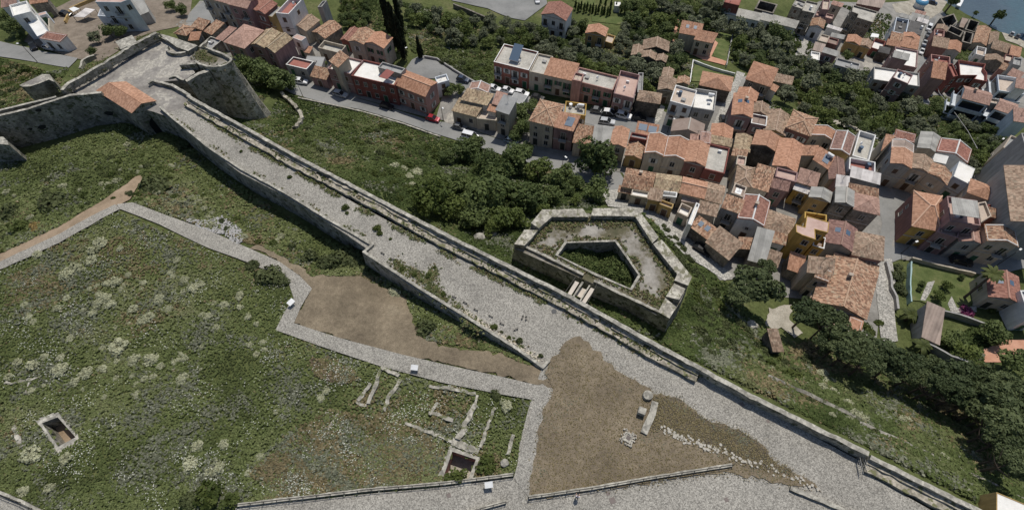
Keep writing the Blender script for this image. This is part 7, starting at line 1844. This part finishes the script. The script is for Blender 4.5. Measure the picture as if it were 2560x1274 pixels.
skin_body('top', [((0, 0, 1.0), .165, .84), ((0, .02, 1.18), .16, .78), ((0, .03, 1.38), .185, .66), ((0, .02, 1.47), .085), ((.19, .02, 1.42), .08), ((.24, -.02, 1.2), .066), ((-.19, .02, 1.42), .08), ((-.24, -.02, 1.2), .066)], [(0, 1), (1, 2), (2, 3), (2, 4), (4, 5), (2, 6), (6, 7)], TOP, pe)
skin_body('hair', [((0, .03, 1.69), .112), ((0, .0, 1.775), .085)], [(0, 1)], flat('dark_hair', (.02, .016, .014), .8), pe)
for s in (1, -1):
    jj = [((s * .20, -.22, 1.05), .034), ((s * .195, -.30, 1.02), .030, .6)]; bb = [(0, 1)]
    for k in range(4):
        x = s * (.17 + .017 * k); n = len(jj); jj += [((x, -.34, 1.01), .0095), ((x, -.38 - .006 * (1.5 - abs(k - 1.5)), .99), .0085), ((x, -.39, .965), .007)]; bb += [(1, n), (n, n + 1), (n + 1, n + 2)]
    n = len(jj); jj += [((s * .155, -.27, 1.0), .011), ((s * .14, -.31, .985), .009)]; bb += [(1, n), (n, n + 1)]
    skin_body('hand', jj, bb, SKIN, pe)
fm = MB()
for s in (1, -1): fm.box((s * .035, -.105, 1.685), .018, .012, .012)
fm.build('eyes', [IRON], pe); fm = MB(); fm.tube((0, -.10, 1.68), (0, -.135, 1.645), .008, .016, 6); fm.build('nose', [SKIN], pe)

def pole(px, hh, label, lamp=False, tip=None, name='street_lamp', base=None):
    g = G(px) if base is None else base; o = thing(name if lamp else 'utility_pole', label, 'street lamp' if lamp else 'pole', g)
    mb = MB(); mb.tube((0, 0, -.5), (0, 0, hh), .09, .05, 8); mb.build('pole', [IRON], o)
    if lamp:
        d = np.array(tip or (0, -1.0)); mb = MB(); mb.beam((0, 0, hh - .05), (d[0], d[1], hh + .25), .06); mb.build('arm', [IRON], o)
        mb = MB(); mb.box((d[0], d[1], hh + .12), .32, .62, .14, math.atan2(d[1], d[0]) - math.pi / 2); mb.build('lamp_head', [WHITE], o)
pole((760, 247), 4.6, 'dark pole at the head of the green bank'); pole((1075, 357), 4.2, 'dark pole at the edge of the bank near the red car')
pole((94, 156), 5.5, 'street lamp on the hill street', True, (-.9, .2)); pole((2252, 634), 4.0, 'street lamp at the street corner by the yellow fronted house', True, (.8, .3)); pole((2478, 672), 6.5, 'tall street lamp with a pale head in front of the beige house', True, (.9, .5))
pole((2078, 610), 5.0, 'street lamp rising behind the yellow tower house', True, (.6, .4)); pole((2442, 405), 7.0, 'bent street lamp in front of the grove at the right', True, (1.4, .8)); pole((1668, 332), 5, 'street lamp at the foot of the stair lane', True, (.5, -.6)); pole((1108, 300), 4.5, 'street lamp by the pink corner house', True, (.5, -.6)); pole((1405, 425), 5, 'street lamp under the thicket by the lower street', True, (.5, -.6))
pole((1018, 160), 5, 'street lamp at the road bend by the cypresses', True, (.6, .4))

# round and square covers, small iron stands, gate on the cobbled road
def disc(px, r, label, n=28, name='manhole_cover', col=None):
    g = RZ(px); mb = MB(); mb.tube((*g[:2], g[2] - .1), (*g[:2], g[2] + .03), r, r, n); tag(mb.build(name, [col or flat('grey_iron_cover', (.085, .085, .085), .7)], None, tuple(g)), label, 'cover')
disc((1385, 778), .40, 'round grey cover in the middle of the cobbled road')
for px, s, lb in (((1122, 1237), .32, 'small square cover below the meadow railing'), ((1520, 1232), .30, 'small square cover below the long railing'), ((1531, 1250), .45, 'larger square cover under the small one, bottom centre'), ((1816, 1248), .32, 'square cover at the right of the bottom road'), ((1855, 1010), .36, 'square cover near the rampart on the right'), ((1920, 1052), .26, 'little brown cover by the dirt patch')):
    g = RZ(px); mb = MB(); mb.box((*g[:2], g[2] - .1), s * 1.6, s * 1.6, .125, .3); tag(mb.build('square_cover', [flat('brown_iron_cover', (.17, .14, .125), .7)], None, tuple(g)), lb, 'cover')
def stand(px, rot, label):
    g = RZ(px); o = thing('iron_stand', label, 'stand', g, rot, 'small iron stands on the road')
    mb = MB(); mb.beam((-.38, 0, .22), (.38, 0, .22), .10); mb.build('bar', [IRON], o)
    for s in (-.26, .26):
        mb = MB(); mb.beam((s, -.16, 0), (s, .0, .24), .06); mb.beam((s, .16, 0), (s, .0, .24), .06); mb.build('foot', [IRON], o)
for i, (x, y) in enumerate(((957, 634), (981, 648), (1136, 743), (1163, 757), (1190, 775), (1227, 791), (1255, 810), (1290, 824), (1306, 794), (1315, 796))):
    stand((x, y), (-.5, -.5, -.4, -.5, -.45, -.5, -.5, .35, 1.2, 1.5)[i], 'low dark iron stand ' + ('beside the jog of the retaining wall, upper', 'beside the jog of the retaining wall, lower', 'at the lower end of the weed strip', 'just above the wall rubble', 'upper one of three in a line above the round bushes', 'middle one of three in a line above the round bushes', 'lower one of three in a line above the round bushes', 'turned the other way, above the tall dark bush', 'left one of a pair out on the open road', 'right one of a pair out on the open road')[i])
gz = RZ((2150, 1160)); o = thing('iron_gate', 'open iron railing gate where the rampart walkway starts again', 'gate', gz)
for k, (a, b) in enumerate((((2148, 1140), (2160, 1176)), ((2139, 1146), (2147, 1186)))):
    p, q = RZ(a), RZ(b); mb = MB()
    for z in (.15, .6, 1.05): mb.beam(p + [0, 0, z], q + [0, 0, z], .045)
    for t in np.linspace(0, 1, 9): s_ = p + (q - p) * t; mb.beam(s_, s_ + [0, 0, 1.1], .03)
    mb.build('gate_leaf', [flat('galvanised_bar', (.30, .30, .29), .5, .5)], o, o.location)
# pieces of the brown field: stone block, platform, white stone row, rubble
def rock(name, c, s, mat, label, cat='rock', seed=0, sq=(1, 1, .7)):
    r = random.Random(seed); bm = bmesh.new(); bmesh.ops.create_icosphere(bm, subdivisions=2, radius=1)
    for v_ in bm.verts: v_.co *= 1 + r.uniform(-.16, .16); v_.co.x *= s * sq[0]; v_.co.y *= s * sq[1]; v_.co.z *= s * sq[2]
    me = bpy.data.meshes.new(name); bm.to_mesh(me); bm.free(); me.materials.append(mat); return tag(link(name, me, None, tuple(c)), label, cat)
rock('boulder', G((1198, 595)) + [0, 0, .3], 1.1, CAP, 'pale boulder at the outer foot of the rampart', seed=1); rock('boulder', G((1232, 585)) + [0, 0, .2], .8, CAP, 'smaller pale boulder right of the first one', seed=2)
rock('boulder', G((1262, 1158)) + [0, 0, .2], .55, CAP, 'white rock in the weeds right of the cistern', seed=3); rock('boulder', G((1868, 728)) + [0, 0, .4], 1.5, CAP, 'pale rock face below the largest pine', seed=4); rock('boulder', G((1878, 815)) + [0, 0, .3], 1.0, CAP, 'rock on the bank left of the clearing', seed=5)
def stones(name, label, spots, mat, smin, smax, zf):
    mb = MB()
    for x, y in spots:
        s = rng.uniform(smin, smax); z = zf(x, y); a = rng.uniform(0, 3.1); k = 5
        ring = [(x + s * math.cos(a + 6.283 * i / k) * rng.uniform(.7, 1.1), y + s * math.sin(a + 6.283 * i / k) * rng.uniform(.7, 1.1)) for i in range(k)]
        mb.prism(ccw(ring), z - .1, [z + s * rng.uniform(.3, .8) for _ in range(k)], 0)
    return tag(mb.build(name, [mat]), label, 'stones', None, 'stuff')
def along(px, n, spread, v='z'):
    line = [P(*q, 30)[:2] for q in pts(px, v)]; out = []
    for _ in range(n):
        i = rng.integers(0, len(line) - 1); out.append(line[i] + (line[i + 1] - line[i]) * rng.uniform(0, 1) + rng.normal(0, spread, 2))
    return out
WS = flat('white_limestone', (.43, .40, .34), .9)
stones('white_stones', 'white limestone blocks in a broken row across the brown field', along('1655,1072 1680,1084 1700,1096 1745,1108 1765,1120 1800,1126 1850,1150 1900,1160 1960,1185 2040,1222', 240, .24), WS, .06, .24, lambda x, y: 30.18)
rp = pts('440,538 470,548 520,552 555,540 605,575 612,600 595,612 560,588 500,570'); A = np.array(rp); p = rng.uniform(A.min(0), A.max(0), (1500, 2)); p = p[inpoly(p, rp)][:620]; gp = Gv(p)
stones('white_rubble', 'heap of white rubble on the grass beside the upper footpath', gp[:, :2], flat('white_rubble_stone', (.36, .35, .335), .9), .08, .24, lambda x, y: T(x, y) + .12)
stones('wall_rubble', 'pale rubble along the inner side of the retaining wall', [q[:2] for q in [RZ(t) for t in [(1160 + 190 * u_ + rng.normal(0, 5), 780 + 122 * u_ + rng.normal(0, 4)) for u_ in rng.uniform(0, 1, 260)]]], flat('sandy_rubble', (.50, .45, .36), .95), .06, .2, lambda x, y: 30.1)
pc = P(1570, 1095, 30); o = thing('stone_platform', 'square platform of white stones with a dark plate on the brown field', 'platform', (pc[0], pc[1], 30))
mb = MB(); mb.box((0, 0, 0), 1.15, 1.15, .38, -.55); mb.build('base', [CAP], o); mb = MB(); mb.box((0, 0, .38), .55, .55, .03, -.55); mb.build('plate', [flat('dark_plate', (.12, .10, .09), .7)], o)
mb = MB()
for k in range(110):
    a = rng.uniform(-1, 1, 2) * .78; a = a / max(abs(a)) * rng.uniform(.5, .98) if max(abs(a)) > 0 else a; s = rng.uniform(.05, .13); ca, sa = math.cos(-.55), math.sin(-.55); x, y = a[0] * ca - a[1] * sa, a[0] * sa + a[1] * ca
    mb.box((x, y, .1), s * 1.5, s * 1.5, .2 + rng.uniform(.05, .25), rng.uniform(0, 1))
_st = mb.build('loose_stones', [WS], o)
pc = P(1602, 1031, 30); mb = MB(); mb.box((pc[0], pc[1], 29.8), 1.0, .9, 1.35, -.4); tag(mb.build('stone_block', [CAP], None, (pc[0], pc[1], 30)), 'block of old masonry beside the low ruined wall', 'block')
pc = P(1618, 990, 30); mb = MB(); mb.tube((pc[0], pc[1], 29.8), (pc[0], pc[1], 30.7), .75, .68, 12); tag(mb.build('stone_stump', [CAP], None, (pc[0], pc[1], 30)), 'round stump of masonry at the upper end of the ruined wall', 'block')
# odds and ends in the town
def awning(px, z, label, mat, th=.08, posts=True):
    g0 = G(pts(px)[0]); q = [P(*t, g0[2] + z) for t in pts(px)]; c = np.mean(q, 0); o = thing('canopy', label, 'canopy', (c[0], c[1], g0[2])); r = ccw([tuple(t[:2]) for t in q])
    mb = MB(); mb.prism(r, g0[2] + z - th, g0[2] + z, 0, bottom=True); mb.build('cover', [mat], o, o.location)
    if posts:
        for t in r: mb = MB(); mb.beam((t[0], t[1], g0[2] - .5), (t[0], t[1], g0[2] + z - th), .09); mb.build('post', [IRON], o, o.location)
awning('172,22 184,17 199,22 183,30', 2.6, 'small white canopy in the earth yard', WHITE); awning('183,42 214,20 238,24 210,44', 2.2, 'whitish plastic roof beside the earth yard', ROOF['wr'])
awning('947,192 968,198 986,180 967,172', 8.8, 'dark red awning on the white roofed row', flat('dark_red_awning', (.25, .085, .07), .8), .1, False)
awning('2383,535 2449,545 2444,502 2378,492', 12.2, 'grey translucent canopy over the mauve tower terrace', ROOF['gr'], .1, False)
awning('2176,92 2196,94 2198,86 2180,83', 3, 'white car port roof by the cream flat roof', WHITE)
c = G((2296, 18)); o = thing('dome_kiosk', 'round kiosk with a blue and white dome near the quay', 'kiosk', c); mb = MB(); n = 20
for i in range(n):
    for j in range(5):
        q = []
        for a, e in ((i, j), (i + 1, j), (i + 1, j + 1), (i, j + 1)):
            t, f = 6.283 * a / n, 1.571 * e / 5; q.append((2.6 * math.cos(t) * math.cos(f), 2.6 * math.sin(t) * math.cos(f), 2.4 + 1.7 * math.sin(f)))
        mb.poly(q, 0 if j < 3 else 1)
mb.build('dome', [flat('blue_dome', (.10, .30, .48), .5), WHITE], o); mb = MB(); mb.tube((0, 0, -.3), (0, 0, 2.4), 2.2, 2.2, n); mb.build('wall', [WALL['wh']], o)
c = G((2370, 18)); mb = MB(); mb.box((0, 0, 0), 5.5, 1.6, .6, .9); mb.v = [(x + c[0] + 6, y + c[1] + 2, z + max(c[2], -47.6)) for x, y, z in mb.v]; tag(mb.build('landing_stage', [WHITE], None, tuple(c)), 'white topped landing stage at the water edge', 'jetty')
# gatehouse arch: flat black sheet on the front wall, passage shade painted as colour
hs = next(h_ for h_ in HOUSES if 'gatehouse with' in h_['label']); gh = next(o for o in bpy.data.objects if o.name.startswith('gatehouse'))
A, B = hs['R'][0], hs['R'][1]; d = (B - A) / np.linalg.norm(B - A); nn = np.array([d[1], -d[0]]); m = A + (B - A) * .62 + nn * .03; z0 = T(*m) - .2; w2 = 1.9
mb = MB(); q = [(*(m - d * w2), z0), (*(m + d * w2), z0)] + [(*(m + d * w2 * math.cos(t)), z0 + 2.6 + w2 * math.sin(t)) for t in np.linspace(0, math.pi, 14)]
mb.poly(q); mb.build('arch', [flat('archway_painted_shade', (.012, .012, .011), 1)], gh, gh.location)

cz = [(2334.6, 174, -17), (2337.5, 197.5, -15), (2348, 232, -12), (2373, 263, -8), (2394, 291, -4), (2420, 328, 2), (2444, 372, 9)]
cp = [P(x, y, z) for x, y, z in cz]; mb = MB()
for a, b in zip(cp, cp[1:]):
    mb.tube(a, b, .07, .07, 5, caps=False)
tag(mb.build('overhead_cable', [flat('grey_cable', (.30, .29, .28), .6)], None, tuple(cp[0])), 'sagging overhead cable crossing from the street facade to the bent lamp', 'cable')
